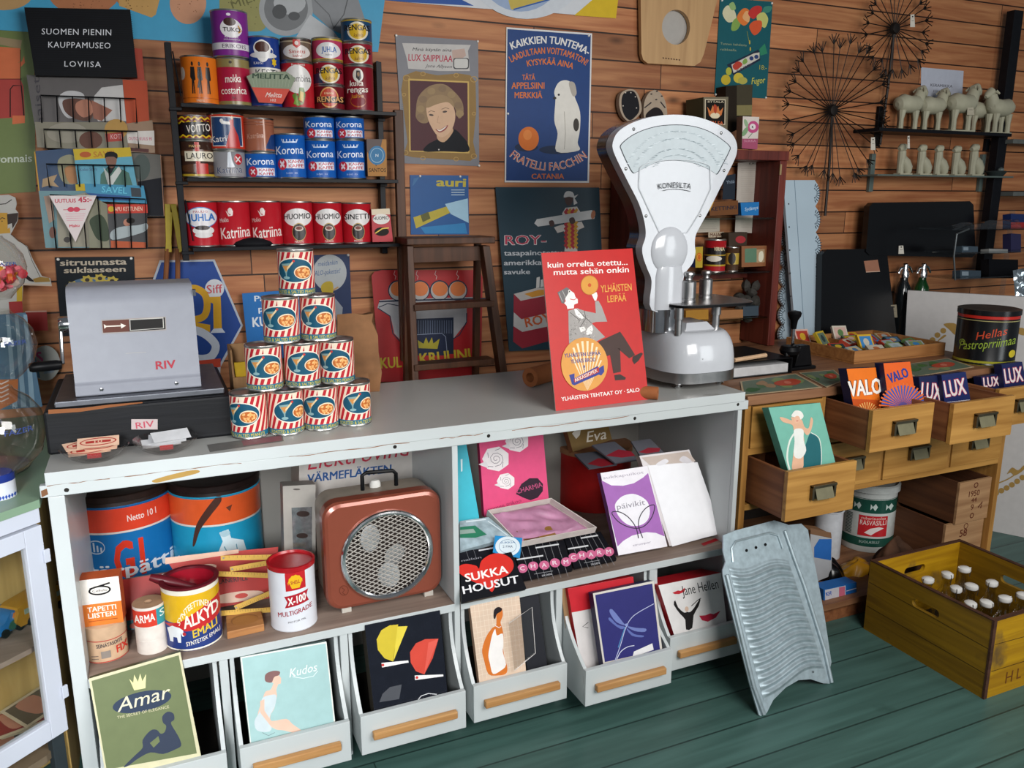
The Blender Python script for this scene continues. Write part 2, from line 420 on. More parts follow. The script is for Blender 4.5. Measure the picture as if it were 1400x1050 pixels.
def T(s, a, b, h, c, bold=0.012, shear=0.0, sp=1.0, up=None, squeeze=None):
    """text with its baseline from a to b (fitted), capitals h high; y grows downwards unless up is given"""
    fs, w = glyphs(s, bold, sp); dx, dy = b[0]-a[0], b[1]-a[1]; L = math.hypot(dx, dy) or 1; ex = (dx/L, dy/L)
    if up is None: up = (ex[1], -ex[0])
    out = []
    for f in fs:
        q = []
        for x, y in f:
            X = x/w*L + shear*y*h; Y = y*h
            q.append((a[0]+ex[0]*X+up[0]*Y, a[1]+ex[1]*X+up[1]*Y))
        out.append(LP(q, lift(f)))
    return (out, c)
def TA(s, cx, cy, r, a0, a1, h, c, bold=0.012, inward=False):
    """text along an arc (degrees, y down); capitals point away from the centre, or to it when inward"""
    fs, w = glyphs(s, bold); out = []
    for f in fs:
        q = []
        for x, y in f:
            a = math.radians(a0+(a1-a0)*x/w); rr = r + (-(y*h) if inward else y*h)
            q.append((cx+rr*math.cos(a), cy+rr*math.sin(a)))
        out.append(LP(q, lift(f)))
    return (out, c)
def TU(s, x0, y0, w, h, c, bold=0.012, shear=0.0, sp=1.0):
    """text in an upright (y up) frame"""
    return T(s, (x0, y0), (x0+w, y0), h, c, bold, shear, sp, up=(0, 1))
def crop(x0, y0, s):
    """turn zoomed-crop coordinates into photo pixels"""
    return lambda *p: [(x0+a/s, y0+b/s) for a, b in p]
def flip(items, k=1.0): return [([[(x, k-y) for x, y in p] for p in ps], c) for ps, c in items]
def shift(items, dx, dy, sx=1.0, sy=1.0): return [([[(dx+x*sx, dy+y*sy) for x, y in p] for p in ps], c) for ps, c in items]
def sq(x0, y0, x1, y1): return [(x0, y0), (x1, y0), (x1, y1), (x0, y1)]
def rrect(x0, y0, x1, y1, r, n=4):
    out = []
    for cx, cy, a in ((x1-r, y1-r, 0), (x0+r, y1-r, 90), (x0+r, y0+r, 180), (x1-r, y0+r, 270)):
        for i in range(n+1):
            t = math.radians(a+90*i/n); out.append((cx+r*math.cos(t), cy+r*math.sin(t)))
    return out

# ---------------------------------------------------------------- builders for cans and boxes
def can_spot(xl, xr, yb, zs=None, Yf=None):
    cx = (xl+xr)/2; p = atZ(cx, yb, zs) if Yf is None else atY(cx, yb, Yf)
    if zs is not None: p.z = zs
    d = p-CAM; d.z = 0; d.normalize(); r = .05
    for _ in range(4): r = (xr-xl)/2*((p-CAM).dot(_F)+r)/F_PX
    return p + d*r, r, p
def can_h(p, px, py):
    n = CAM-p; n.z = 0; return atP(px, py, p, n.normalized()).z - p.z
def can_mesh(r, H, body, rim=.0012, top=True, bands=()):
    pr = [(0, .002), (r-.003, .002), (r-.001, 0), (r+rim, .0015), (r+rim*.6, .004), (r, .005), (r, H-.005), (r+rim, H-.003), (r+rim*.6, H-.0005), (r-.002, H), (r-.004, H-.004), (0, H-.004)]
    if not top: pr = pr[:-2] + [(r-.002, H-.0005), (r-.003, H-.003), (r-.003, H*.72), (0, H*.72)]
    mt = [TIN]*5+[body]+[TIN]*(len(pr)-7)
    return MB().lathe(pr, body, n=40, mats=mt)
def can(label, xl, xr, yt, yb, body, art=(), zs=None, on=None, Yf=None, group=None, name='tin_can', cat='can', front=None, rim=.0012, turn=0, mesh=None, H=None, step=.00009, r=None):
    if on: c, r0, p = on['c'].copy(), on['r'], on['p'].copy(); c.z = p.z = on['top']+.0004; r = r or ((xr-xl)/2/on['w']*r0)
    else:
        c, r_, p = can_spot(xl, xr, yb, zs, Yf); r = r or r_; p.z = c.z = c.z+.0003
    H = H or can_h(p, (xl+xr)/2, yt)
    m = mesh(r, H) if mesh else can_mesh(r, H, body if not isinstance(body, str) else col(body, .3, var=.04), rim)
    for v in m.v: v += c
    m.art(art, Cyl(c, r, H, front), .0003, step, ORTHO, .27)
    o = m.build(name, loc=c); tag(o, label, cat, group)
    return {'c': c, 'r': r, 'p': p, 'top': c.z+H, 'o': o, 'w': (xr-xl)/2, 'H': H}
def tilt_plane(px, py, Y0, deg, yaw=0.0, z0=None):
    P = atY(px, py, Y0) if z0 is None else atZ(px, py, z0); t = math.radians(deg)
    return Plane(P, Matrix.Rotation(math.radians(yaw), 3, 'Z') @ V3((0, -math.cos(t), math.sin(t))))
def leanbox(name, label, cat, c4, Y0, deg, th, front, side=None, art=(), yaw=0.0, ext=0.0, group=None, z0=None, step=.00003, bev=.0015, art0=.0004):
    """box or card whose front shows the corners tl, tr, br, bl; ext lengthens it downwards out of sight"""
    tl, tr, br, bl = c4; pl = tilt_plane((bl[0]+br[0])/2, (bl[1]+br[1])/2, Y0, deg, yaw, z0)
    if ext: br = (br[0]+(br[0]-tr[0])*ext, br[1]+(br[1]-tr[1])*ext); bl = (bl[0]+(bl[0]-tl[0])*ext, bl[1]+(bl[1]-tl[1])*ext)
    f = col(front, .4, var=.05) if isinstance(front, str) else front
    sd = col(side, .45, var=.05) if isinstance(side, str) else (side or f)
    zm = None
    if z0 is None and (1.75 < Y0 < 1.90 or 1.91 < Y0 < 2.47) and -.21 < pl.p.x < 1.63: zm = SZ+.0006 if Y0 > 1.91 else .0655   # stands on the shelf or the bin floor
    elif z0: zm = z0-.0005
    if zm:
        def cut(b, t):
            lo, hi = 0.0, 1.0; g = lambda k: (b[0]+(t[0]-b[0])*k, b[1]+(t[1]-b[1])*k); low = lambda q: min(pl(*q).z, pl(*q, -th).z)
            if low(b) >= zm: return b
            for _ in range(24):
                m = (lo+hi)/2; lo, hi = (m, hi) if low(g(m)) < zm else (lo, m)
            return g(hi)
        bl, br = cut(bl, tl), cut(br, tr)
        art = [([q for q in ps if max(pl(*v).z for v in q) > zm], c) for ps, c in art]
    mb = MB(); mb.slab([tl, tr, br, bl], pl, th, f, side=sd); mb.art([x for x in art if x[0]], pl, art0, step)
    o = mb.build(name, bevel=bev if th > .006 else 0); tag(o, label, cat, group); o_planes[o.name] = pl
    return o
o_planes = {}
# ================================================================ the room
WY = 2.80                       # boarded wall
YF, YB, ZT = 1.931, 2.50, 0.88  # counter front, back, top
WALL = wood('pine_wall_boards', '#8c5232', '#b98055', 'x', .55, 1.0, ('z', .0925), '#2c170c', 1.9, bump=.35, spread=.5, knots=True)
FLOOR = wood('teal_floor_boards', '#3a5650', '#4b6c65', 'x', .36, .7, ('y', .1325), '#263a36', 2.6, worn=('#35504a', .66, 5.0), bump=.18, spread=.16)
mb = MB(); mb.box((-2.6, WY, -.05), (6.2, WY+.06, 3.0), WALL); struct(mb.build('wall_back', loc=(0, WY, .0085)))
mb = MB(); mb.box((-2.6, -2.6, -.06), (6.2, WY+.06, 0), FLOOR); struct(mb.build('floor', loc=(0, .0295, 0)))

WHITE = painted('grey_white_counter_paint', '#c8cdcd', '#8d6b4d', .735, 9.0, .35)
TOPP = painted('worn_grey_counter_top', '#b4b4b0', '#8c8a84', .70, 4.0, .30, .05)
SHELFP = wood('bare_shelf_board', '#7c6a5f', '#9b887b', 'x', .6, .8)
OAKBAR = wood('pale_bar_handle', '#a97644', '#c99a63', 'x', .5, 1.2)
# ---------------------------------------------------------------- shop counter
ctr = thing('shop_counter', 'long grey-white shop counter with open shelves and scoop bins below', 'counter', (.70, 2.2, 0))
mb = MB(); mb.box((-.232, YF, .852), (1.634, YB, ZT), TOPP)
mb.box((-.232, YF-.0006, .852), (1.634, YF, ZT), WHITE)
mb.build('counter_top', ctr, .003)
mb = MB(); mb.box((-.245, YF+.003, .824), (1.652, YF+.022, .8515), WHITE)
for px, py in ((91, 670), (540, 611), (668, 596), (868, 572), (1009, 553)):
    q = atY(px, py, YF+.003); mb.lathe([(0, .0012), (.0035, .0012), (.005, 0)], metal('screw', '#3a3734', .5), q, 10, axis=V3((0, -1, 0)))
Pa = Plane((0, YF+.003, 0), (0, -1, 0)); mb.art([PG(curve([(208, 657), (228, 650.5), (255, 644), (270, 642.5), (272, 646), (255, 651), (232, 656), (214, 660)], 3, True), '#b08c4a'), PG([(56, 671), (64, 668), (66, 676), (57, 680)], '#7a5236')]+[LN(curve([(x0+(x1-x0)*k/6, 664.5-.1195*(x0+(x1-x0)*k/6-62)+.9*math.sin(k*2.3+x0)) for k in range(7)], 3), [.3+.8*abs(math.sin(j*.9+x0)) for j in range(19)], '#8a5c38') for x0, x1 in ((64, 150), (170, 330), (395, 560), (600, 660), (700, 860))], Pa, .0002)
mb.build('apron', ctr, .002)
for x0, x1 in ((-.232, -.200), (1.616, 1.632)):
    mb = MB(); mb.box((x0, YF+.022 if x0 > 0 else YF+.022, 0), (x1, YB-.02, .8515), WHITE); mb.box((x0, YF+.006, 0), (x1, YF+.022, .8235), WHITE); mb.build('side_panel', ctr, .0015)
mb = MB(); mb.box((.692, YF+.008, 0), (.708, YB-.02, .8235), WHITE); mb.build('divider', ctr, .0015)
mb = MB(); mb.box((-.20, YB-.02, 0), (1.616, YB-.008, .8515), painted('back_board', '#8f8c86', amount=.8)); mb.build('back_panel', ctr)
SZ = .378
for x0, x1 in ((-.1995, .6915), (.7085, 1.6155)):
    mb = MB(); mb.box((x0, YF+.006, SZ-.022), (x1, YB-.021, SZ), SHELFP); mb.box((x0, YF+.004, SZ-.022), (x1, YF+.006, SZ), WHITE); mb.build('shelf', ctr, .001)
for x in (.093, .388, 1.013, 1.330):
    mb = MB(); mb.box((x-.010, YF+.008, 0), (x+.010, YF+.03, SZ-.0225), WHITE); mb.build('stile', ctr, .001)
BINS = [(-.190, .078, 1.845), (.108, .374, 1.845), (.402, .688, 1.850), (.714, .999, 1.858), (1.027, 1.316, 1.800), (1.344, 1.611, 1.852)]
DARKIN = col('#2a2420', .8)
for x0, x1, yf in BINS:
    dr = MB(); zb, zf, zt_ = .055, .166, SZ-.030; d0 = YF+.006
    dr.box((x0, yf, zb), (x1, yf+.014, zf), WHITE)
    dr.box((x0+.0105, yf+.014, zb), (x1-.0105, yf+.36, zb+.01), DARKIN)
    prof = [(yf+.0145, zb), (yf+.0145, zf)] + [(yf+.0145+(d0-yf-.0145)*(1-(1-t)**1.9)**1.0*(1-.0) if False else yf+.0145+(d0+.012-yf-.0145)*(1-(1-t)**2.3), zf+(zt_-zf)*t) for t in [i/10 for i in range(1, 11)]] + [(yf+.36, zt_), (yf+.36, zb)]
    for xx in (x0, x1-.010):
        dr.slab(prof, lambda y, z, o, xx=xx: V3((xx+.010+o if True else xx, y, z)), .010, WHITE)
    o = dr.build('drawer', ctr, .001)
    h = MB(); w = x1-x0
    h.box((x0+.10*w, yf-.017, .100), (x1-.10*w, yf-.0005, .121), OAKBAR); h.build('handle', o, .003)

# ---------------------------------------------------------------- oak desk with drawers
OAK = wood('honey_oak', '#94672f', '#bd8d4a', 'x', .45, .9, bump=.12)
OAKV = wood('honey_oak_upright', '#8d622e', '#b58446', 'z', .45, .9, bump=.12)
DRWS = wood('drawer_side_wood', '#6e4128', '#96603c', 'y', .55, .9)
DTOP = wood('brown_desk_top', '#6b4630', '#93694a', 'x', .5, .8)
DY = 1.951
desk = thing('desk', 'honey-coloured oak desk with two rows of small drawers', 'desk', (2.27, 2.3, 0))
mb = MB(); mb.box((1.656, DY-.008, .83), (2.905, 2.74, .86), DTOP); mb.build('desk_top', desk, .003)
for x0, x1 in ((1.655, 1.678), (2.866, 2.888)):
    mb = MB(); mb.box((x0, DY, 0), (x1, 2.70, .8295), OAKV); mb.build('side_panel', desk, .0015)
mb = MB(); mb.box((1.678, 2.68, .06), (2.866, 2.70, .8295), DARKIN); mb.build('back_panel', desk)
mb = MB(); mb.box((1.678, DY+.001, .483), (2.866, 2.68, .503), OAK); mb.build('lower_rail', desk, .001)
mb = MB(); mb.box((1.678, DY+.001, .667), (2.866, DY+.30, .689), OAK); mb.build('middle_rail', desk, .001)
mb = MB(); mb.box((1.678, DY-.01, .058), (2.866, 2.68, .080), DTOP); mb.box((1.70, DY+.01, 0), (2.85, DY+.03, .058), DRWS); mb.build('bottom_shelf', desk, .001)
for x in (1.974, 2.257, 2.592):
    mb = MB(); mb.box((x-.008, DY+.001, .5035), (x+.008, DY+.30, .8295), OAKV); mb.build('drawer_divider', desk, .001)
COLS = [(1.681, 1.964), (1.984, 2.247), (2.268, 2.582), (2.602, 2.863)]
BRASS = metal('aged_brass', '#6a6150', .42, .1); PLATE = col('#6f6a52', .5)
def desk_drawer(ci, row, yf, x0=None, x1=None):
    c0, c1 = COLS[ci]; x0 = x0 or c0; x1 = x1 or c1; z0, z1 = ((.694, .824), (.508, .662))[row]
    d = MB(); L = .40
    d.box((x0, yf, z0-.004), (x1, yf+.016, z1), OAK)
    for a, b in ((x0+.003, x0+.014), (x1-.014, x1-.003)): d.box((a, yf+.016, z0), (b, yf+L, z1-.004), DRWS)
    d.box((x0+.014, yf+.016, z0), (x1-.014, yf+L, z0+.008), DRWS); d.box((x0+.014, yf+L-.01, z0+.008), (x1-.014, yf+L, z1-.012), DRWS)
    o = d.build('drawer', desk, .0012)
    xc, zc = (x0+x1)/2, (z0+z1)/2; h = MB()
    fr = lambda x, z, o_: V3((xc+x, yf-.0008-o_, zc+z))
    h.slab([(-.046, -.022), (.046, -.022), (.046, .022), (-.046, .022)], lambda x, y, o_: fr(x, y, o_+.002), .002, BRASS)
    for s in (-1, 1): h.box((xc+s*.043-.004, yf-.013, zc-.022), (xc+s*.043+.004, yf-.001, zc+.022), BRASS)
    h.box((xc-.047, yf-.016, zc+.016), (xc+.047, yf-.001, zc+.024), BRASS)
    # the hinged finger plate, tilted outwards at its foot
    h.hexa([(xc-.034, yf-.022, zc-.020), (xc+.034, yf-.022, zc-.020), (xc+.034, yf-.019, zc-.020), (xc-.034, yf-.019, zc-.020)],
           [(xc-.034, yf-.008, zc+.016), (xc+.034, yf-.008, zc+.016), (xc+.034, yf-.005, zc+.016), (xc-.034, yf-.005, zc+.016)], PLATE)
    h.build('cup_handle', o, .0008)
desk_drawer(0, 0, DY-.004); desk_drawer(0, 1, 1.785, 1.690, 1.962); desk_drawer(1, 0, 1.762)
desk_drawer(1, 1, DY-.004); desk_drawer(2, 0, 1.722, 2.285, 2.572); desk_drawer(2, 1, DY-.004); desk_drawer(3, 0, 1.80); desk_drawer(3, 1, DY-.004)
# ================================================================ on the counter
TIN = metal('tin_plate', '#b9b7b2', .28, .1)
CHROME = metal('chrome', '#d6d6d8', .12, .05)
STEEL = metal('brushed_steel', '#a9a8a8', .30, .1)
BLACK = col('#0d0d0f', .4, var=.2)
# ---------------------------------------------------------------- cash register
reg = thing('cash_register', 'grey hand-cranked cash register with red letters on a black wooden base', 'cash register', (-.03, 2.25, ZT))
mb = MB(); mb.box((-.236, 2.067, ZT), (.170, 2.46, .982), wood('black_lacquered_wood', '#08090c', '#101116', 'x', .55, 1, worn=('#7a4a2a', .80, 12.0)))
Pf = Plane((0, 2.067, 0), (0, -1, 0))
mb.art([PG([(66, 566), (110, 563), (150, 557), (195, 551), (195, 549.5), (150, 553), (110, 558), (66, 560)], '#8a532d')], Pf, .0004)
mb.art([PG(sq(179.5, 573, 215.5, 587), '#b9a9a8')], Pf, .0012)
mb.art([T('RIV', (186, 586), (211, 583), 9, '#b4485a', .02)], Pf, .0016)
mb.build('base', reg, .006)
mb = MB(); mb.box((-.214, 2.090, .9825), (.156, 2.43, .998), metal('grey_plate', '#74767c', .4)); mb.build('plate', reg, .003)
GREYP = col('#90929b', .38, var=.04)
prof = [(2.118, .999), (2.118, 1.026), (2.126, 1.028), (2.150, 1.205)] + [(2.150+.045*(1-math.cos(a)), 1.205+.045*math.sin(a)) for a in [math.radians(k) for k in (15, 35, 55, 75, 90)]] + [(2.30, 1.250), (2.36, 1.19), (2.38, .999)]
mb = MB(); mb.slab(prof, lambda y, z, o: V3((.105+o, y, z)), .275, GREYP, smooth=True)
Pr = Plane((0, 2.126, 1.028), (0, -.177, .024)); K = crop(0, 320, 3)
Pb = Frame((0, 0, 0), (1, 0, 0), (0, .0235, .177))
mb.art([PG(K((415, 352), (680, 338), (683, 394), (420, 410)), '#9a928e'), PG(K((419, 356), (528, 350), (530, 400), (423, 405)), '#5a2a1a'), PG(K((528, 350), (676, 342), (679, 390), (530, 400)), '#151515'),
        PG(K((530, 350), (670, 342), (673, 386), (533, 397)), '#b8b4ae'), PG(K((534, 353), (667, 346), (669, 384), (536, 394)), '#22201f'),
        LN(K((428, 379), (500, 376)), 1.6, '#e8ddd0'), PG(K((495, 366), (517, 376), (497, 387)), '#e8ddd0'), PG(K((426, 370), (440, 379), (428, 388)), '#e8ddd0'),
        T('RIV', K((640, 555))[0], K((722, 548))[0], 11.5, '#a8283a', .05), LN(K((515, 490), (560, 486), (600, 484)), .8, '#a09e9c')], Pr, .0006)
mb.build('housing', reg, .004)
mb = MB()
for px, py in ((139, 532.5), (241.5, 524)):
    q = atY(px, py, 2.117); mb.lathe([(0, .003), (.004, .002), (.005, 0)], CHROME, q, 12, axis=V3((0, -1, 0)))
mb.build('screw', reg)
mb = MB(); c = V3((-.170, 2.17, 1.165)); mb.lathe([(0, .022), (.017, .022), (.019, .018), (.019, 0)], CHROME, c, 20, axis=V3((-1, 0, 0)))
mb.tube([c+V3((-.019, 0, 0)), c+V3((-.021, -.012, -.05)), c+V3((-.021, -.03, -.088))], .0045, CHROME, 8); crank = mb.build('crank', reg)
mb = MB(); g = c+V3((-.023, -.03, -.090)); mb.lathe([(0, 0), (.010, .001), (.012, .010), (.012, .060), (.009, .066), (0, .067)], BLACK, g, 16, axis=V3((-1, -.15, 0))); mb.build('crank_handle', crank)
mb = MB(); mb.box((.105, 2.15, 1.22), (.112, 2.17, 1.235), CHROME); mb.build('side_pin', reg)

# ---------------------------------------------------------------- peanut cans
CR, CH = .0432, .113
PC = Cyl((0, 0, 0), CR, CH, (0, -1, 0), True)
mb = MB(); mb.lathe([(0, .003), (CR-.003, .003), (CR-.001, 0), (CR+.0006, .002), (CR+.0003, .004), (CR, .005), (CR, CH-.005), (CR+.0008, CH-.003), (CR+.0004, CH-.0005), (CR-.002, CH), (CR-.004, CH-.004), (0, CH-.004)], TIN, n=40)
it = [([sq(-math.pi+k*.2618, .055, -math.pi+(k+1)*.2618, .955) for k in range(24)], '#e8d3bd')]
st = []
for k in range(18):
    u = -math.pi+k*2*math.pi/18
    st.append([(u, .06), (u+.19, .06), (u-.47, .84), (u-.66, .84)])
it.append((st, '#b3202c'))
it.append(([sq(-math.pi+k*.2618, .84, -math.pi+(k+1)*.2618, .95) for k in range(24)], '#1f6a86'))
for o in (0, math.pi):
    it += [E(o, .445, 1.14, .270, '#efe3d2', 48), E(o, .445, 1.08, .247, '#134f68', 48)]
    it += [PG([(o-.78, .31), (o-.22, .29), (o-.44, .50), (o-.45, .58), (o-.51, .58), (o-.52, .51)], '#7fa0a0'), PG([(o-.70, .35), (o-.28, .34), (o-.48, .48)], '#c98a4a'), E(o-.47, .60, .19, .032, '#86a9ad', 16),
           LN([(o-.42, .42), (o-.06, .26)], .05, '#e3c79a'), E(o-.03, .245, .07, .026, '#c23a34', 12), E(o+.46, .49, .50, .140, '#e9d8b8', 28), E(o+.46, .495, .45, .118, '#b9642c', 28)]
    rr = random.Random(3); nuts = {}
    for _ in range(52):
        a = rr.uniform(0, 6.28); q = rr.uniform(0, 1)**.5*.88
        nuts.setdefault(rr.choice(['#d98a45', '#e8aa66', '#c2682c', '#f0bd80']), []).append(ell(o+.46+.40*q*math.cos(a), .495+.105*q*math.sin(a), *rr.choice(((.075, .018), (.045, .027), (.06, .022))), 8))
    it += [(v, k) for k, v in nuts.items()]
    it.append(T('ROASTED & SALTED PEANUTS', (o-1.35, .935), (o+1.35, .935), .075, '#c9b94a', .03))
mb.art(it, PC, .0002, .00007, .10)
can_me = mb
CANS = []
rows = [([(.206, 2.055), (.2935, 2.052), (.3815, 2.058), (.469, 2.066)], [-.50, .42, -.12, .42]), ([(.250, 2.062), (.3430, 2.062), (.4310, 2.068)], [.02, .15, -.25]), ([(.2985, 2.067), (.3890, 2.069)], [-.15, -.08]), ([(.342, 2.070)], [-.08])]
LBL = [['striped peanut can in the bottom row of the pyramid, beside the cash register', 'striped peanut can, second from the register in the bottom row', 'striped peanut can, third from the register in the bottom row', 'striped peanut can at the open end of the bottom row, furthest from the register'],
       ['striped peanut can in the second row up, on the register side', 'striped peanut can in the middle of the second row up', 'striped peanut can in the second row up, at the paper bag side'],
       ['striped peanut can in the third row up, on the register side', 'striped peanut can in the third row up, on the paper bag side'], ['striped peanut can alone at the top of the can pyramid']]
first = None
for j, (ps, rots) in enumerate(rows):
    for i, (x, y) in enumerate(ps):
        f = math.atan2(-x, y)      # facing roughly towards the shop
        M = Matrix.Translation((x, y, ZT+.0003+j*(CH+.0004))) @ Matrix.Rotation(f*-1*-1+rots[i], 4, 'Z')
        if first is None:
            first = can_me.build('peanut_can', None, local=True, loc=M); tag(first, LBL[0][0], 'can', 'pyramid of striped peanut cans')
        else: dup(first, M, LBL[j][i])

# ---------------------------------------------------------------- red bread poster
A, B = atZ(760, 562, ZT+.0005), atZ(887, 546, ZT+.0005); PP = lean(A, B, 14)
mb = MB(); mb.slab([(740, 346), (864.5, 339.5), (887, 546), (760, 562)], PP, .004, col('#c01f1b', .35, var=.04), side=col('#d8d2c8'))
K = crop(730, 330, 4.376)
def kt(s, a, b, h, c, **k): return T(s, K(a)[0], K(b)[0], h/4.376, c, **k)
it = [kt('kuin orrelta otettu...', (82, 158), (560, 140), 36, '#f3ece6', bold=.03), kt('mutta sehän onkin', (118, 202), (568, 184), 36, '#f3ece6', bold=.03),
      kt('YLHÄISTEN', (400, 305), (585, 293), 44, '#e6a64a', bold=.03), kt('LEIPÄÄ', (440, 365), (553, 357), 42, '#e6a64a', bold=.03), kt('YLHÄISTEN TEHTAAT OY · SALO', (165, 955), (632, 898), 24, '#f3ece6', bold=.035),
      PG(K((385, 600), (515, 540), (540, 575), (605, 680), (570, 700), (500, 640), (515, 640), (520, 780), (475, 790), (455, 680), (425, 690), (400, 640)), '#45312c'),
      PG(K((480, 800), (515, 795), (550, 815), (545, 828), (485, 832)), '#3a2b28'), PG(K((590, 690), (640, 665), (652, 672), (625, 715), (600, 735), (588, 715)), '#3a2b28'),
      PG(K((205, 415), (255, 400), (300, 415), (370, 430), (365, 360), (385, 355), (405, 390), (438, 480), (370, 482), (345, 490), (425, 572), (370, 600), (210, 612), (207, 520)), '#a39d99'),
      PG(K((240, 405), (262, 402), (300, 460), (285, 470), (250, 440)), '#f0ebe6'), LN(K((255, 402), (290, 440), (345, 490)), .7, '#3a3634'), LN(K((215, 425), (270, 470), (300, 462)), .7, '#3a3634'), LN(K((300, 415), (310, 460), (272, 520)), .7, '#3a3634'),
      PG(K((320, 520), (345, 500), (353, 525), (345, 555), (315, 560), (310, 545)), '#efe9e4'), PG(K((270, 515), (300, 510), (310, 530), (280, 545)), '#efe9e4'),
      PG(K((180, 370), (205, 340), (245, 330), (262, 350), (262, 370), (240, 378), (238, 400), (200, 405), (195, 385)), '#f0ebe6'), PG(K((205, 285), (240, 310), (250, 340), (262, 345), (240, 375), (195, 380), (185, 340), (190, 300)), '#f0ebe6'),
      PG(K((140, 305), (195, 275), (212, 285), (205, 310), (185, 345), (180, 372), (165, 370)), '#6e6a6a'), LN(K((150, 310), (170, 360)), .8, '#b8b4b0'), LN(K((170, 295), (188, 335)), .8, '#b8b4b0'),
      LN(K((215, 345), (240, 350), (252, 342)), .9, '#c82a26'), E(*K((211, 298))[0], 1.6, 2.0, '#e8e2dc', 10), E(*K((212, 300))[0], .8, 1.2, '#222', 8),
      PG(K((340, 308), (375, 305), (380, 325), (372, 355), (362, 355)), '#f0ebe6'), E(*K((332, 262))[0], 12, 13.3, '#d9983e', 30), RING(*K((332, 262))[0], 12, 13.3, .8, '#c07f30', 30), E(*K((332, 262))[0], 2.4, 2.6, '#c9521f', 12)]
rr = random.Random(5)
for _ in range(150):   # tweed of the jacket
    u, v = rr.uniform(212, 400), rr.uniform(425, 600)
    if v > 470 and u > 310+(v-470)*.55: continue
    if v < 470 and u > 330: continue
    if u < 265 and v < 440: continue
    it.append(LN(K((u, v), (u+rr.uniform(-7, 7), v+rr.uniform(-7, 7))), .5, rr.choice(['#4c4846', '#d8d2cc', '#6c6866'])))
it.append(E(*K((300, 735))[0], 31.8, 36.5, '#dc9a4a', 40))
for k in range(9):
    a = -.42+k*.105; it.append(PG(K((318, 895), *[(318+math.sin(a+w)*(300-430*(a+.06)**2), 895-math.cos(a+w)*(300-430*(a+.06)**2)) for w in (-.022, .022)]), '#f2ddb8'))
it += [kt('YLHÄISTEN LEIPÄÄ', (180, 695), (396, 680), 24, '#3a3f86', bold=.05), kt('YLHÄIS BRÖD', (218, 730), (368, 718), 24, '#3a3f86', bold=.05), kt('!', (293, 768), (303, 768), 28, '#3a3f86', bold=.05),
       PG(K((208, 800), (240, 790), (240, 820), (380, 745), (385, 760), (415, 740), (418, 780), (400, 803), (385, 798), (240, 862), (225, 855)), '#39408c'), PG(K((235, 826), (385, 752), (388, 782), (240, 845)), '#b6332e'), kt('AKKASSIOPEX', (245, 842), (380, 780), 22, '#e8ddd0', bold=.05)]
mb.art(it, PP, .0004, .000015)
tag(mb.build('advertising_card'), 'red card sign standing on the counter, man reaching for round bread', 'sign')

# ---------------------------------------------------------------- shop scale
sc = thing('shop_scale', 'white enamel fan-headed shop scale with a steel weighing plate', 'scale', (1.555, 2.20, ZT))
ENAM = col('#bfc1c6', .16, var=.02, coat=.3)
def superring(cx, cy, ax, ay, z, n=56, p=3.2):
    out = []
    for i in range(n):
        t = 2*math.pi*i/n; c, s_ = math.cos(t), math.sin(t)
        out.append(V3((cx+ax*abs(c)**(2/p)*(1 if c >= 0 else -1), cy+ay*abs(s_)**(2/p)*(1 if s_ >= 0 else -1), z)))
    return out
def loft(mb, rings, mats, cap0=True, cap1=True):
    n = len(rings[0])
    for j in range(len(rings)-1):
        vs = rings[j]+rings[j+1]; mb.add(vs, [(i, (i+1) % n, n+(i+1) % n, n+i) for i in range(n)], mats[j] if isinstance(mats, list) else mats, True)
    if cap0: mb.add(rings[0], [tuple(reversed(range(n)))], mats[0] if isinstance(mats, list) else mats)
    if cap1: mb.add(rings[-1], [tuple(range(n))], mats[-1] if isinstance(mats, list) else mats, True)
    return mb
cx, cy = 1.558, 2.165
mb = MB(); prof = curve([(.934, 1.0), (.965, 1.0), (.99, .985), (1.012, .955), (1.030, .91), (1.044, .85), (1.052, .79), (1.055, .70), (1.056, .4)], 5)
loft(mb, [superring(cx, cy, .135*k, .165*k, z) for z, k in prof], ENAM); mb.hexa([(1.50, 2.06, 1.05), (1.615, 2.06, 1.05), (1.64, 2.19, 1.05), (1.50, 2.19, 1.05)], [(1.515, 2.08, 1.078), (1.592, 2.08, 1.078), (1.60, 2.18, 1.078), (1.515, 2.18, 1.078)], ENAM)
q = atY(961, 491, 2.0); mb.lathe([(0, .001), (.0015, 0)], col('#555'), q, 8, axis=V3((0, -1, 0)))
mb.build('housing', sc)
mb = MB(); loft(mb, [superring(cx, cy, .137, .167, z) for z in (.902, .9335)], STEEL); mb.build('base_band', sc)
for x, y in ((1.48, 2.06), (1.64, 2.06), (1.48, 2.27), (1.64, 2.27)):
    mb = MB(); mb.lathe([(0, 0), (.011, 0), (.013, .004), (.006, .008), (.012, .012), (.012, .016), (.006, .018), (.006, .0215), (0, .0215)], CHROME, (x, y, ZT+.0003), 16); mb.build('foot', sc)
HY = 2.10; PH = wallplane(HY); K = crop(810, 140, 4.375)
out = K((540, 75), (650, 93), (750, 132), (825, 180), (860, 235), (864, 295), (842, 360), (770, 500), (700, 640), (650, 730), (618, 795), (612, 850), (616, 900), (600, 960), (562, 1010), (545, 1050)) + [(933, 400), (933, 424), (891, 424), (891, 385)] + K((330, 1000), (305, 930), (298, 870), (318, 800), (312, 720), (280, 610), (220, 490), (160, 370), (125, 290), (122, 240), (150, 180), (220, 130), (320, 95), (430, 76))
out = curve(out, 4, True)
mb = MB(); mb.slab(out, PH, .036, ENAM, smooth=True)
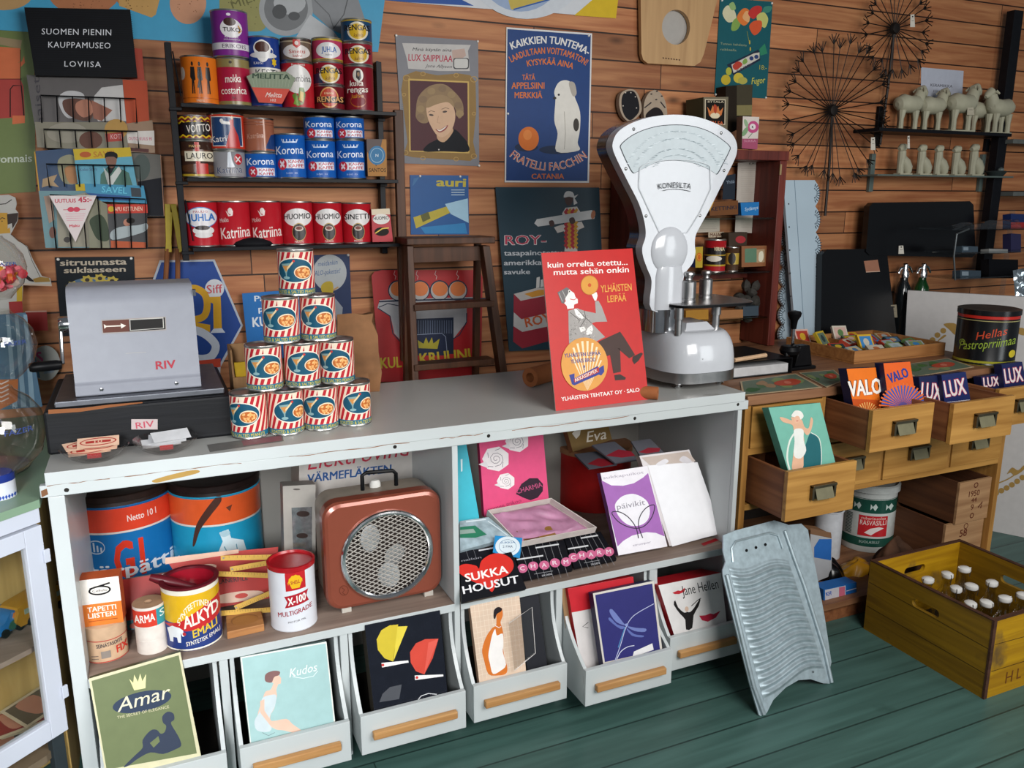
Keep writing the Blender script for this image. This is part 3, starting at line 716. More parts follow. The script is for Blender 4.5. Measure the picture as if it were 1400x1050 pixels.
win = K((172, 255), (230, 205), (300, 170), (380, 147), (450, 138), (530, 137), (600, 145), (665, 163), (720, 188), (775, 225), (818, 264), (815, 292), (780, 360), (745, 424), (725, 418), (680, 392), (640, 375), (590, 359), (540, 350), (495, 346), (450, 347), (410, 352), (370, 363), (315, 388), (265, 415), (240, 415), (205, 350), (178, 290))
cen = K((500, 280))[0]; win = curve(win, 3, True); big = [(cen[0]+(x-cen[0])*1.018, cen[1]+(y-cen[1])*1.03) for x, y in win]
it = [PG(big, '#3b4045'), PG(win, '#bcc5c9')]
rr = random.Random(11)
for r_, n_, l_ in ((.93, 60, 5), (.80, 46, 4), (.62, 40, 4), (.5, 30, 3)):
    for k in range(n_):
        t = k/(n_-1); a = math.radians(-158+136*t); rx = 345*r_; ry = 330*r_
        u, v = 495+rx*math.cos(a)*.98, 480+ry*math.sin(a)
        if v > 392 or v < 150: continue
        it.append(LN(K((u, v), (u+rr.uniform(8, 26), v+rr.uniform(-4, 4))), .5, rr.choice(['#8f9ca2', '#a3afb4', '#76858b', '#dde4e8'])))
it += [LN(K(*[(495+a, 405-math.sqrt(max(0, 1-(a/220)**2))*62) for a in range(-215, 220, 20)], (705, 520), (640, 660), (565, 780), (400, 780), (335, 640), (275, 510)), 1.0, '#c3c7cb', True),
       TA('KONESILTA', *K((490, 1010))[0], 500/4.375, -101.2, -79.2, 34/4.375, '#3c3e42', .0), LN(K((415, 529), (450, 521), (490, 518), (535, 522), (582, 532)), .7, '#3c3e42')]
mb.art(it, PH, .0005, .00002)
for u, v in ((247, 160), (770, 183), (200, 397), (787, 407), (320, 680), (643, 677)):
    q = PH(*K((u, v))[0], .0002); mb.lathe([(0, .0025), (.003, .0022), (.0045, .0005), (.005, 0)], STEEL, q, 12, axis=V3((0, -1, 0)))
mb.build('fan_head', sc, .006, sharp=50)
mb = MB(); q = PH(*K((460, 885))[0]); mb.lathe(curve([(.068, -.004), (.064, .003), (.050, .010), (.028, .0145), (0, .016)], 4), ENAM, q, 32, axis=V3((0, -1, 0)), sy=1.05); mb.build('boss', sc)
mb = MB(); n0 = PH(894, 424); n1 = PH(932, 424); mb.lathe([(0, n0.z), ((n1.x-n0.x)/2, n0.z), ((n1.x-n0.x)/2, n0.z+.10), ((n1.x-n0.x)/2*.9, n0.z+.13), (0, n0.z+.14)], ENAM, ((n0.x+n1.x)/2, HY+.004, 0), 32, sy=.38); mb.build('column', sc)
mb = MB(); c0 = K((490, 400))[0]; o2 = [(c0[0]+(x-c0[0])*1.004, c0[1]+(y-c0[1])*1.004) for x, y in out]
mb.slab(o2, lambda x, y, o: PH(x, y, o)+V3((0, .037, 0)), .052, metal('dark_chrome', '#6e6e74', .18, .05), smooth=True); mb.build('back_shell', sc, .012, sharp=50)
mb = MB(); n0 = PH(891, 424); n1 = PH(934, 424); loft(mb, [superring((n0.x+n1.x)/2, HY+.05, .052, .056, z, 32) for z in (1.050, n0.z+.012)], CHROME); mb.build('collar', sc)
pz = atY(930, 419, 2.015).z; mb = MB()
pl = [atZ(x, y, pz) for x, y in ((919, 416), (954, 418))]
ctrp = V3((pl[0].x+.135, 2.165, 0))
loft(mb, [superring(1.600, 2.150, .15, .135, z, 48, 4.5) for z in (pz-.010, pz-.002)] + [superring(1.600, 2.150, .147, .132, pz, 48, 4.5)], [BLACK, STEEL, STEEL]); mb.build('weighing_plate', sc)
for px in (928, 979):
    q = atY(px, 430, 2.06 if px < 950 else 2.10); mb = MB()
    mb.lathe([(.0, pz-.0105), (.015, pz-.0105), (.015, pz-.045), (.0115, pz-.046), (.0115, 1.045), (0, 1.045)][::-1], STEEL, (q.x, q.y, 0), 20); mb.build('support_post', sc)
def weight(x, y, r, h, lab):
    mb = MB(); mb.lathe([(0, 0), (r, 0), (r, .007), (r*.93, .009), (r*.93, .011), (r, .013), (r, h*.66), (r*.88, h*.70), (r*.52, h*.73), (r*.46, h*.78), (r*.62, h*.83), (r*.78, h*.90), (r*.74, h*.97), (r*.55, h), (0, h)], STEEL, (x, y, pz+.0004), 28)
    tag(mb.build('scale_weight'), lab, 'weight', 'steel weights on the scale plate')
q = atY(940, 411, 2.10); weight(q.x, 2.10, .0245, .093, 'front steel weight on the scale plate, larger and nearer the dial')
q = atY(964, 411, 2.165); weight(q.x, 2.165, .021, .088, 'rear steel weight on the scale plate, half hidden behind the other weight')

# ---------------------------------------------------------------- brown paper rolls behind the poster
KRAFT = col('#a2623a', .7)
def roll(a, b, r, ri, lab):
    a, b = V3(a), V3(b); d = (b-a); L = d.length; mb = MB()
    mb.lathe([(ri, 0), (r, 0), (r, L), (ri, L), (ri, 0)], KRAFT, a, 24, axis=d, sharp=1) if False else mb.lathe([(ri, 0), (r, 0), (r, L), (ri, L), (ri, 0)], KRAFT, a, 24, axis=d)
    tag(mb.build('paper_roll', loc=(a+b)/2-V3((0, 0, r))), lab, 'paper roll', 'brown paper rolls by the red card')
roll((1.335, 1.955, ZT+.0195), (1.10, 2.16, ZT+.0195), .019, .009, 'thin brown paper roll poking out beside the white scale')
roll((1.065, 2.255, ZT+.031), (1.30, 2.375, ZT+.031), .030, .015, 'thick brown paper roll lying behind the red card sign')

# ---------------------------------------------------------------- glass dishes with slips
GL = glass()
def dish(x, y, lab, rot=0):
    d = thing('glass_dish', lab, 'dish', (x, y, ZT+.0003), rot, 'glass dishes by the cash register'); mb = MB()
    mb.lathe([(0, .003), (.030, .004), (.050, .014), (.066, .030), (.070, .033), (.072, .031), (.069, .027), (.052, .010), (.034, 0), (0, 0)], glass('dish_glass', (.95, .93, .92), .03, .8), n=36); mb.build('bowl', d, local=True)
    mb = MB(); mb.box((-.014, -.046, .010), (.014, -.0445, .021), '#b3161c', Matrix.Rotation(-.5, 4, 'X') @ Matrix.Translation((0, .0, -.018))); mb.build('red_seal', d, local=True)
    return d
dish(-.135, 1.996, 'glass dish of red printed slips on the counter corner'); dish(.012, 1.998, "glass dish of white paper slips by the register's name plate")
def slip(c, w, h, rot, tilt, colr, red, lab, grp):
    M = Matrix.Translation(c) @ Matrix.Rotation(rot, 4, 'Z') @ Matrix.Rotation(tilt, 4, 'X'); mb = MB()
    mb.box((-w/2, -h/2, 0), (w/2, h/2, .0012), col(colr, .7), M)
    if red: mb.art([(sum((x[0] for x in (RING(0, 0, w*.44, h*.4, .003, red), R(-w*.3, -h*.12, w*.6, h*.24, red))), []), red), T('10', (-.008, -.004), (.008, -.004), .010, colr, up=(0, 1))], lambda x, y, o: M @ V3((x, y, .0012+o)), .0002)
    tag(mb.build('paper_slip'), lab, 'slip', grp)
for k, (dx, dy, r, t, z) in enumerate(((-.012, 0, .15, .30, .022), (.004, .010, -.10, .34, .027), (-.020, .012, .32, .28, .033), (.008, .004, -.02, .42, .038))):
    slip((-.135+dx, 1.996+dy, ZT+z), .085, .034, r, t, '#d9b49a', '#a8332e', ['lowest red printed slip in the corner dish', 'second red printed slip up in the corner dish', 'third red printed slip in the corner dish, jutting at the side', 'topmost red printed slip in the corner dish'][k], 'red slips in the corner dish')
for k, (dx, dy, r, t, z) in enumerate(((-.01, 0, .1, .3, .022), (.004, .008, -.08, .34, .028), (.012, .004, .20, .42, .035))):
    slip((.012+dx, 1.998+dy, ZT+z), .082, .036, r, t, '#c9c9cb', None, ["lowest white slip in the dish by the register's name plate", "middle white slip in the dish by the register's name plate", 'topmost white slip in its dish, tilted up by the name plate'][k], 'white slips in the second dish')
# worn strip stuck on the counter
mb = MB(); z = ZT+.0004; mb.add([atZ(*p, z) for p in ((283, 608), (386, 594), (388, 603), (287, 618))], [(3, 2, 1, 0)], col('#6f6d6a', .4)); mb.add([atZ(*p, z+.0003) for p in ((330, 602.5), (384, 595.5), (386, 602), (333, 609.5))], [(3, 2, 1, 0)], col('#8a5a62', .5))
o = mb.build('price_strip'); tag(o, 'worn printed strip stuck to the counter in front of the can pyramid', 'sticker')
# wooden card box and paper bag behind the cans
CARD = wood('plywood_box', '#8a6540', '#a87f54', 'z', .6, 1)
cb = thing('card_box', 'small open plywood card box between the register and the peanut cans', 'box', (.245, 2.33, ZT)); mb = MB()
x0, x1, y0, y1 = .195, .300, 2.29, 2.40
mb.box((x0, y0, ZT), (x1, y1, ZT+.006), CARD); mb.box((x0, y1-.005, ZT+.006), (x1, y1, ZT+.175), CARD); mb.box((x0, y0, ZT+.006), (x1, y0+.005, ZT+.100), CARD)
pr = [(y0+.005, .006), (y1-.005, .006), (y1-.005, .175), (y0+.035, .170), (y0+.005, .100)]
for xx in (x0+.005, x1): mb.slab(pr, lambda y, z, o, xx=xx: V3((xx+o, y, ZT+z)), .005, CARD)
mb.build('tray', cb)
mb = MB(); mb.box((x0+.008, y0+.03, ZT+.0065), (x1-.008, y0+.04, ZT+.135), col('#c9a21f', .5)); tag(mb.build('note_pad'), 'yellow note pad standing in the plywood card box', 'note pad')
BAG = col('#8a6140', .75, var=.3, scale=14)
mb = MB(); c = atZ(485, 524, ZT)
def bagring(z, w, d, j):
    rr = random.Random(j); return [V3((.565+w*sx+rr.uniform(-.006, .006), 2.43+d*sy+rr.uniform(-.004, .004), ZT+z+rr.uniform(-.004, .004)*(1 if z > .05 else 0))) for sx, sy in ((-1, -1), (-.5, -.9), (0, -1), (.5, -.92), (1, -1), (1.02, 0), (1, 1), (.5, .9), (0, 1), (-.5, .95), (-1, 1), (-1.02, 0))]
loft(mb, [bagring(z, w, d, i) for i, (z, w, d) in enumerate(((.0005, .060, .045), (.06, .062, .044), (.12, .060, .040), (.17, .058, .030), (.215, .052, .014), (.235, .055, .010)))], BAG)
tag(mb.build('paper_bag', sharp=25), 'crumpled brown paper bag standing behind the peanut can pyramid', 'bag')
# ================================================================ inside the counter, left bay
def kk(K, sc=1.0):
    def p(*q): return K(*q)
    def t(s, a, b, h, c, **k): return T(s, K(a)[0], K(b)[0], h/sc, c, **k)
    return p, t
DARK = '#1d2a36'
def lidded(body, lid='#2b1d18'):
    def f(r, H):
        b = col(body, .3, var=.04)
        pr = [(0, .002), (r, 0), (r+.002, .003), (r, .006), (r, H-.035), (r+.002, H-.033), (r, H-.030), (r-.002, H-.02), (r+.001, H-.018), (r+.001, H-.002), (r-.006, H), (r-.01, H-.006), (0, H-.006)]
        return MB().lathe(pr, b, n=48, mats=[b]*6+[col(lid, .5, var=.3)]*6)
    return f
g1 = [R(-1, .13, 2, .24, '#d8432a'), R(-1, .37, 2, .02, '#d9cfc6'), T('Netto 10 l', (.10, .28), (.62, .27), .07, '#ecd9d0', bold=.03),
      T('G1', (-.20, .86), (.34, .86), .40, '#d23a26', bold=.10), T('tärpätti', (-.66, .85), (.88, .85), .15, '#dfe4ea', bold=.05), RING(-.48, .52, .15, .075, .012, '#b9c8d8'), R(-.53, .47, .03, .10, '#b9c8d8'), R(-.47, .50, .03, .07, '#b9c8d8'), R(-.41, .52, .03, .05, '#b9c8d8')]
can('large blue tin with a red top band and red number, on the counter shelf', 110, 243, 676, 806, '#1566a4', g1, zs=SZ, mesh=lidded('#1566a4'), cat='tin', group='big solvent tins')
g2 = [R(-1, .13, 2, .28, '#d9592a'), R(-1, .41, 2, .02, '#d8d2c8'),
      PG([(-.10, .93), (.02, .86), (-.02, .70), (.08, .60), (.02, .50), (.22, .48), (.26, .58), (.52, .64), (.58, .78), (.52, .88), (.56, .95), (.20, .97)], '#cfe0e6'), LN([(.10, .66), (.20, .78), (.10, .90)], .02, '#5f93a8'), LN([(.36, .66), (.40, .86)], .02, '#5f93a8'), E(.14, .52, .11, .035, '#aac9d4', 16),
      CG([(.05, .10), (-.25, .26), (-.45, .42), (-.55, .62), (-.50, .62), (-.36, .45), (-.12, .30), (.12, .16)], '#4a2f28'), PG([(.20, .24), (.34, .22), (.28, .29)], '#6b3a2a'), T('t', (-.9, .88), (-.8, .88), .14, '#dfe8ea', bold=.05)]
can('large turquoise and orange tin with a kneeling man, behind the rulers', 246, 361, 664, 790, '#1f8fb4', g2, zs=SZ, mesh=lidded('#1f8fb4', '#241a18'), cat='tin', group='big solvent tins')
# plaster tub with the wallpaper paste box on it
def tubm(r, H): return MB().lathe([(0, 0), (r*.97, 0), (r*.98, .003), (r*.98, H*.70), (r, H*.70), (r, H-.002), (r-.003, H), (0, H)], col('#c3a283', .7, var=.12), n=36)
tb = can('small round cardboard tub of filler under the wallpaper paste box', 121.5, 175.5, 857, 906, '#c3a283', [R(-1, .36, 2, .025, '#b04a40'), R(-1, .955, 2, .03, '#b04a40'), T('SEINÄTASOITE', (-.45, .56), (.72, .52), .11, '#3a3a44', bold=.02), T('FIX', (.42, .80), (.95, .78), .22, '#c03428', bold=.08), R(-.28, .66, .42, .20, '#8a8078'), LN([(-.7, .80), (-.4, .78)], .02, '#6b6058'), LN([(-.7, .88), (-.4, .86)], .02, '#6b6058')], zs=SZ, mesh=tubm, name='cardboard_tub', cat='tub')
K = crop(100, 760, 3.889); p, t = kk(K)
c = tb['c']; bz = tb['top']+.0006; MM = Matrix.Translation((c.x+.002, c.y-.032, bz)) @ Matrix.Rotation(math.radians(-7), 4, 'Z'); Fb = Frame(MM @ V3((-.043, 0, 0)), MM.to_3x3() @ V3((1, 0, 0)), (0, 0, 1)); bw, bh = .086, .118
mb = MB(); mb.slab(sq(0, 0, bw, bh), Fb, .045, col('#e8e0d8', .5), side=col('#c0582f', .5))
mb.art([R(0, 0, bw, bh*.47, '#d9762f'), TU('TAPETTI', .012, .036, .062, .013, '#f1e4d8', bold=.05), TU('LIISTERI', .012, .020, .060, .013, '#f1e4d8', bold=.05), LN([(.012, .012), (.074, .012)], .002, '#a8501f'), RING(.043, .088, .024, .012, .004, '#1d1c1e'), LN([(.022, .094), (.066, .104)], .004, '#1d1c1e'), TU('Cellulo', .027, .085, .032, .006, '#4a4848')], Fb, .0003)
tag(mb.build('paste_box', bevel=.001), 'orange and white wallpaper paste box standing on the cardboard tub', 'box')
# tape roll
def rollm(r, H): return MB().lathe([(r*.28, H*.9), (r*.28, H), (r, H), (r, H*.58), (r*.97, H*.575), (r*.97, H*.30), (r*.955, H*.295), (r*.97, H*.29), (r*.97, 0), (0, 0), (0, H*.9)], col('#d9cfc6', .6), n=32, mats=[col('#a58468', .7)]*2+[None]*8)
can('upright paper tape roll with a red label between tub and paint can', 190, 230.5, 830, 895, '#ddd', [R(-1, .06, 1.40, .34, '#c93a2a'), R(.40, .06, .6, .34, '#2f8c9a'), T('ARMA', (-.92, .32), (.30, .28), .17, '#eee3da', bold=.05), T('S', (.60, .25), (.90, .24), .15, '#d4e4e6')], zs=SZ, mesh=rollm, name='tape_roll', cat='tape')
# paint can with brush
def openm(rim, inner):
    def f(r, H): return MB().lathe([(0, .002), (r, 0), (r+.002, .003), (r, .006), (r, H-.008), (r+.003, H-.006), (r+.003, H-.001), (r-.002, H), (r-.008, H-.001), (r-.009, H-.006), (r-.009, H*.78), (0, H*.76)], col('#e3dccb', .35), n=40, mats=[None]*4+[rim]*5+[inner]*2)
    return f
RED = col('#8e1424', .25); MAROON = col('#5c1620', .35)
al = [R(-1, .12, 2, .48, '#d6a81c'), R(-1, .55, 2, .45, '#263a78'), PG([(-1, .60), (-.4, .52), (.1, .40), (.6, .30), (1, .26), (1, .56), (.7, .62), (.2, .68), (-.3, .68), (-.7, .63)], '#bd2a2c'),
      TA('SYNTEETTINEN', .22, 1.29, .98, -135, -66, .10, '#efe6cf', .03), T('ALKYD', (-.32, .64), (.92, .50), .20, '#f0e8d8', bold=.06), T('EMALI', (-.05, .80), (.82, .72), .13, '#d9b83c', bold=.06), T('SYNTETISK EMALJ', (-.30, .92), (.90, .84), .07, '#e4e0d4', bold=.03),
      PG([(-.88, .66), (-.70, .60), (-.48, .62), (-.36, .66), (-.34, .76), (-.40, .76), (-.44, .70), (-.46, .86), (-.56, .86), (-.58, .78), (-.70, .78), (-.72, .86), (-.82, .86), (-.84, .74)], '#dfe2e4'), E(-.33, .72, .06, .03, '#b03038', 12)]
ac = can('open paint can of red enamel with a yellow and blue elephant label', 231.5, 304, 802, 889, '#d6a81c', al, zs=SZ, mesh=openm(MAROON, RED), name='paint_can')
c = ac['c']; mb = MB(); a = c+V3((.012, .0, ac['H']*.80)); b = atY(205, 789, c.y+.02)
d = b-a; mb.tube([a, a+d*.3, a+d*.55, a+d*.8, b], [.009, .010, .013, .012, .008], MAROON, 12); tag(mb.build('paint_brush'), 'dark red brush handle resting in the open paint can', 'brush')
# red flat boxes
leanbox('flat_box', 'flat red box with a torn white corner lying behind the paint can', 'box', p((228, 130), (655, 62), (672, 205), (285, 400)), 2.12, 28, .03, '#9a1f18', '#7a6a5a', [PG(p((470, 96), (645, 66), (655, 130), (540, 150), (480, 180)), '#c8c4c0'), PG(p((285, 345), (470, 320), (478, 360), (290, 398)), '#2f7480'), LN(p((230, 130), (655, 62)), 1.2, '#4a3a30'), E(*p((330, 370))[0], 8, 4, '#b8584a', 16, -12)], ext=.3)
leanbox('flat_box', 'flat red planer box with white ovals leaning behind the folding rule', 'box', p((490, 12), (1090, -48), (1075, 265), (680, 300)), 0, 24, .03, '#a8241b', '#c9a08a', [PG(p((490, 10), (880, -35), (880, -15), (490, 45)), '#cfa892'), E(*p((705, 62))[0], 15, 4.5, '#d9b8a4', 24, -8), E(*p((705, 62))[0], 9, 2.8, '#b83a30', 20, -8), T('PLANERFILE', p((755, 152))[0], p((930, 128))[0], 6.2, '#2f2422', bold=.03), E(*p((870, 218))[0], 38, 7, '#d9b8a4', 28, -8), E(*p((895, 212))[0], 9, 3.5, '#b83a30', 20, -8)], z0=SZ+.002)
# folding rule
RUL = col('#c2993f', .5); fr = thing('folding_rule', 'yellow wooden folding rule opened in zigzag over the red boxes', 'ruler', atY(330, 800, 2.09)); YR = 2.105
seg = [((785, 12), (1270, 2)), ((1190, 10), (835, 72)), ((750, 95), (1085, 106)), ((1085, 182), (860, 278)), ((775, 306), (1085, 284))]
for i, (a, b) in enumerate(seg):
    mb = MB(); a, b = p(a)[0], p(b)[0]; pl = tilt_plane(330, 800, YR-.004*(i % 2)-.002*i, 18); dx, dy = b[0]-a[0], b[1]-a[1]; L = math.hypot(dx, dy); nx, ny = -dy/L*3.4, dx/L*3.4
    mb.slab([(a[0]-nx, a[1]-ny), (b[0]-nx, b[1]-ny), (b[0]+nx, b[1]+ny), (a[0]+nx, a[1]+ny)], pl, .0032, RUL)
    mb.art([([x for k in range(1, 22) for x in LN([(a[0]+dx*k/22-nx*.9, a[1]+dy*k/22-ny*.9), (a[0]+dx*k/22-nx*(.2 if k % 2 else -.1), a[1]+dy*k/22-ny*(.2 if k % 2 else -.1))], .35, '')[0]], '#5a4526'), E(a[0]+dx*.03, a[1]+dy*.03, 1.5, 1.5, '#8a8070', 10), E(a[0]+dx*.97, a[1]+dy*.97, 1.5, 1.5, '#8a8070', 10)], pl)
    mb.build('segment', fr)
# carved block
mb = MB(); z = SZ+.0005; q = [atZ(*x, z) for x in p((820, 445), (1018, 400), (1005, 330), (815, 350))]; top = [v+V3((0, 0, .02)) for v in q]; bl = wood('carved_block', '#93603a', '#b8824f', 'x', .5, 1.2); mb.hexa(q, top, bl)
fb = Bil(*[top[i] for i in (3, 2, 1, 0)]); mb.art([E(.5, .45, .38, .34, '#8f5f38', 24), E(.52, .5, .36, .30, '#a5713f', 24)], fb)
tag(mb.build('wooden_block', bevel=.002), 'small carved wooden block lying in front of the folding rule', 'block')
# motor oil can
sh = [PG([(-.28, 0.02), (.56, 0.02), (.56, .34), (-.28, .36)], '#b81f26'), PG([(-.14, .22)]+[(.14+.30*math.cos(math.radians(a))*(1+.08*(k % 2)), .245-.125*math.sin(math.radians(a))*(1+.08*(k % 2))) for k, a in enumerate(range(190, -20, -15))]+[(.42, .22), (.30, .32), (-.02, .32)], '#e0b020'),
      T('SHELL', (-.06, .255), (.34, .245), .055, '#a3202a', bold=.05), PG([(-.36, .44), (.66, .38), (.56, .47), (.66, .56), (-.36, .62), (-.24, .53)], '#a81e2c'), T('X-100', (-.22, .58), (.54, .53), .12, '#f2ece6', bold=.07), T('MULTIGRADE', (-.66, .77), (.78, .68), .075, '#9a2230', bold=.04), T('MOTOR OIL', (-.26, .86), (.5, .83), .03, '#6a6468')]
def shm(r, H): return MB().lathe([(0, .002), (r, 0), (r+.001, .003), (r, .006), (r, H-.014), (r+.002, H-.012), (r+.002, H-.001), (r-.003, H), (r-.006, H-.006), (0, H-.008)], col('#d4d6dc', .25, var=.03), n=40, mats=[None]*4+[col('#a3161f', .25)]*5)
can('white motor oil can with a red lid and yellow scallop emblem', 373, 434, 776, 864, '#fff', sh, zs=SZ, mesh=shm, name='oil_can')
# fan heater
K = crop(340, 580, 3.282); p, t = kk(K)
YH = 1.995; fh = thing('fan_heater', 'copper-coloured square fan heater with a round chrome grille', 'heater', atY(528, 832, YH)); fpl = wallplane(YH)
COP = col('#8f4a38', .30, metal=.25, var=.03, coat=.3)
a = atY(448, 836, YH); b = atY(606, 815, YH); x0, x1, z0 = a.x, b.x, SZ+.014; z1 = atY(596, 669, YH).z
def rr_yz(x0, x1, z0, z1, r): return rrect(x0, z0, x1, z1, r, 5)
loops = []
for y, ins, r in ((YH, .012, .035), (YH+.004, .004, .040), (YH+.012, 0, .042), (YH+.045, 0, .042), (YH+.05, .002, .04)): 
    base = rr_yz(x0+ins, x1-ins, z0+ins, z1-ins, r); out = []
    for i_, (a, b) in enumerate(zip(base, base[1:]+base[:1])):
        n_ = 14 if i_ % 6 == 5 else 1; out += [V3((a[0]+(b[0]-a[0])*k/n_, y, a[1]+(b[1]-a[1])*k/n_)) for k in range(n_)]
    loops.append(out)
cxg, czg = (lambda q: (q.x, q.z))(fpl(530, 758)); rg = .112*(x1-x0)/.30
mb = MB(); n = len(loops[0]); fr_in = [V3((cxg+rg*math.cos(math.atan2(v.z-czg, v.x-cxg)), YH, czg+rg*math.sin(math.atan2(v.z-czg, v.x-cxg)))) for v in loops[0]]
mid = [v*.0+V3(((v.x*.15+w.x*.85), YH-.001, (v.z*.15+w.z*.85))) for v, w in zip(loops[0], fr_in)]
loft(mb, [fr_in, mid]+loops, COP, cap0=False, cap1=True)
mb.art([RING(453+17, 823-17+1, 6.5, 7, 1, '#6a3324', 24), LN([(467, 803), (471, 806), (468, 810), (472, 813)], 1.2, '#6a3324')], fpl, .0016)
mb.build('front_shell', fh, sharp=60)
GB = col('#8e8478', .4); mb = MB(); back = [[V3((x, y, z)) for x, z in rr_yz(x0+.004, x1-.004, z0+.004, z1-.004, .04)] for y in (YH+.051, YH+.13)]; loft(mb, back, GB, cap0=False); mb.build('rear_shell', fh, sharp=60)
mb = MB(); ring = []
for k in range(40): ring.append(V3((cxg+rg*math.cos(k*math.pi/20), YH-.004, czg+rg*math.sin(k*math.pi/20))))
mb.tube(ring, .0075, CHROME, 10, closed=True); mb.build('chrome_ring', fh)
mb = MB(); mb.lathe([(0, 0), (rg, 0), (rg, .035), (rg-.003, .035), (rg-.003, .003), (0, .003)], col('#3a302c', .6), (cxg, YH+.042, czg), 32, axis=V3((0, -1, 0))); mb.build('grille_well', fh)
mb = MB(); step = rg*2/14
for i in range(-20, 21):
    for s_ in (-1, 1):
        # expanded metal: two families of slanted wires, clipped to the disc
        dx, dz = .88, .47*s_; nx, nz = -dz, dx; off = i*step*.62
        if abs(off) >= rg*.98: continue
        h = math.sqrt((rg*.985)**2-off*off); A = V3((cxg+nx*off-dx*h, YH+.001+s_*.0006, czg+nz*off-dz*h)); B = V3((cxg+nx*off+dx*h, YH+.001+s_*.0006, czg+nz*off+dz*h)); mb.tube([A, B], .0015, col('#cfc8c0', .35, metal=.6), 4, smooth=False)
mb.build('grille', fh)
for u, v, rot in ((555, 525, 20), (665, 600, -60), (640, 690, 170)):
    mb = MB(); q = fpl(*p((u, v))[0]); a = math.radians(rot); mb.lathe([(0, 0), (.02, .002), (.031, .0), (.031, -.001), (0, -.002)], col('#c9cbcc', .4, metal=.5), (q.x, YH+.022, q.z), 24, axis=V3((.35*math.cos(a), -1, .35*math.sin(a))), sx=.95, sy=1.15); mb.build('fan_blade', fh)
mb = MB(); hp = [fpl(*q) for q in p((515, 300), (512, 235), (530, 222), (650, 212), (664, 225), (666, 278))]; mb.tube([q+V3((0, .008, 0)) for q in hp], .0055, BLACK, 8); mb.build('handle', fh)
mb = MB(); q = atY(512, 645, YH+.10); mb.lathe([(0, 0), (.012, 0), (.012, .012), (.008, .02), (0, .021)], col('#d6d4ce', .4), (q.x, q.y, z1-.0055), 16, sx=1.3); mb.build('switch_knob', fh)
for x in (x0+.04, x1-.05):
    for y in (YH+.02, YH+.11): mb = MB(); mb.box((x, y-.008, SZ+.0004), (x+.025, y+.008, z0+.001), col('#b9b2a8', .6)); mb.build('foot', fh)
# its carton and the foil blister card
leanbox('carton', 'white cardboard heater carton with red script behind the fan heater', 'box', [(409, 606), (571, 590), (571, 650), (409, 670)], 2.30, 0, .14, '#cfc8c2', '#a89e94', [T('Elektrovind', p((265, 205))[0], p((715, 140))[0], 21, '#c2354a', bold=-.01, shear=.35), T('VÄRMEFLÄKTEN', p((262, 262))[0], p((640, 216))[0], 11.5, '#2a5590', bold=.06, shear=.15)], ext=2.75)
leanbox('foil_pack', 'grey card with two foil-covered holes between the tins and the heater', 'package', p((153, 278), (300, 270), (300, 572), (160, 600)), 2.17, 4, .05, '#a9a49d', '#8a847e', [PG(p((192, 375), (284, 370), (284, 568), (200, 572)), col('#c9ccd0', .18, metal=.8, var=.3, scale=80)), E(*p((244, 402))[0], 9, 4, '#3a2c28', 16), E(*p((240, 500))[0], 8, 3.6, '#3a2c28', 16), E(*p((215, 292))[0], 5, 1.2, '#5a5450', 12)], ext=.28)
# ================================================================ inside the counter, right bay
K = crop(600, 570, 4.038); p, t = kk(K)
TQ = leanbox('stocking_box', 'plain turquoise box leaning at the divider beside the pink box', 'box', [(610, 606), (637, 604), (655, 707), (624, 712)], 2.15, 12, .022, '#3fb6c9', '#2c8fa2', [PG(p((120, 235), (130, 232), (130, 300), (122, 302)), '#d8eef0')], ext=.33)
leanbox('pink_box', 'bright pink box lid with three white roses standing upright', 'box', p((222, 130), (575, 85), (608, 470), (250, 545)), 2.17, 9, .02, '#e0507f', '#b52c56',
  sum([[PG([(x+r*1.15*math.cos(q*.449)*(1+.10*(q % 2)), y+r*1.05*math.sin(q*.449)*(1+.10*(q % 2))) for q in range(14)], '#ece4e4'), PG([(x-r*1.6, y+r*.5), (x-r*.9, y+r*.2), (x-r*.6, y+r*.9)], '#e0dadc'),
    LN([(x+r*(.08+.034*k)*math.cos(k*.75), y+r*(.08+.034*k)*.95*math.sin(k*.75)) for k in range(20)], r*.05, '#7a7078')] + [LN([(x+r*u*math.cos(a), y+r*u*math.sin(a)), (x+r*(u+.25)*math.cos(a+.5), y+r*(u+.25)*math.sin(a+.5))], r*.05, '#7a7078') for u, a in ((.7, .4), (.75, 1.9), (.7, 3.3), (.78, 4.6))] for x, y, r in ((*p((315, 232))[0], 15), (*p((432, 135))[0], 13), (*p((370, 355))[0], 10))], []) +
  [PG(p((425, 425), (455, 370), (500, 338), (545, 338), (574, 370), (573, 410), (545, 445), (505, 460), (465, 445)), '#2e1a2a'), t('CHARMIA', (432, 425), (572, 385), 7, '#c2527e'), t('women trikoo', (262, 525), (455, 470), 5.5, '#a8325c', shear=.2)], ext=.02)
PB = thing('stocking_box', 'open white box of pale pink stockings lying below the rose lid', 'box', atZ(715, 740, SZ))
pl = tilt_plane(*p((560, 640))[0], 2.06, 62); C4 = p((262, 542), (612, 474), (862, 635), (430, 720)); CW = col('#d9cfc8', .6)
mb = MB(); mb.slab(C4, pl, .003, CW)
fl = [pl(*q, -.004) for q in C4]
for i in range(4):
    a, b = C4[i], C4[(i+1) % 4]; cx, cy = sum(q[0] for q in C4)/4, sum(q[1] for q in C4)/4; s_ = lambda q: (q[0]+(cx-q[0])*.025, q[1]+(cy-q[1])*.025)
    mb.slab([a, b, s_(b), s_(a)], lambda x, y, o: pl(x, y, .022+o), .022, CW)
mb.build('tray', PB)
SAT = col('#b983a0', .35, var=.25, scale=22)
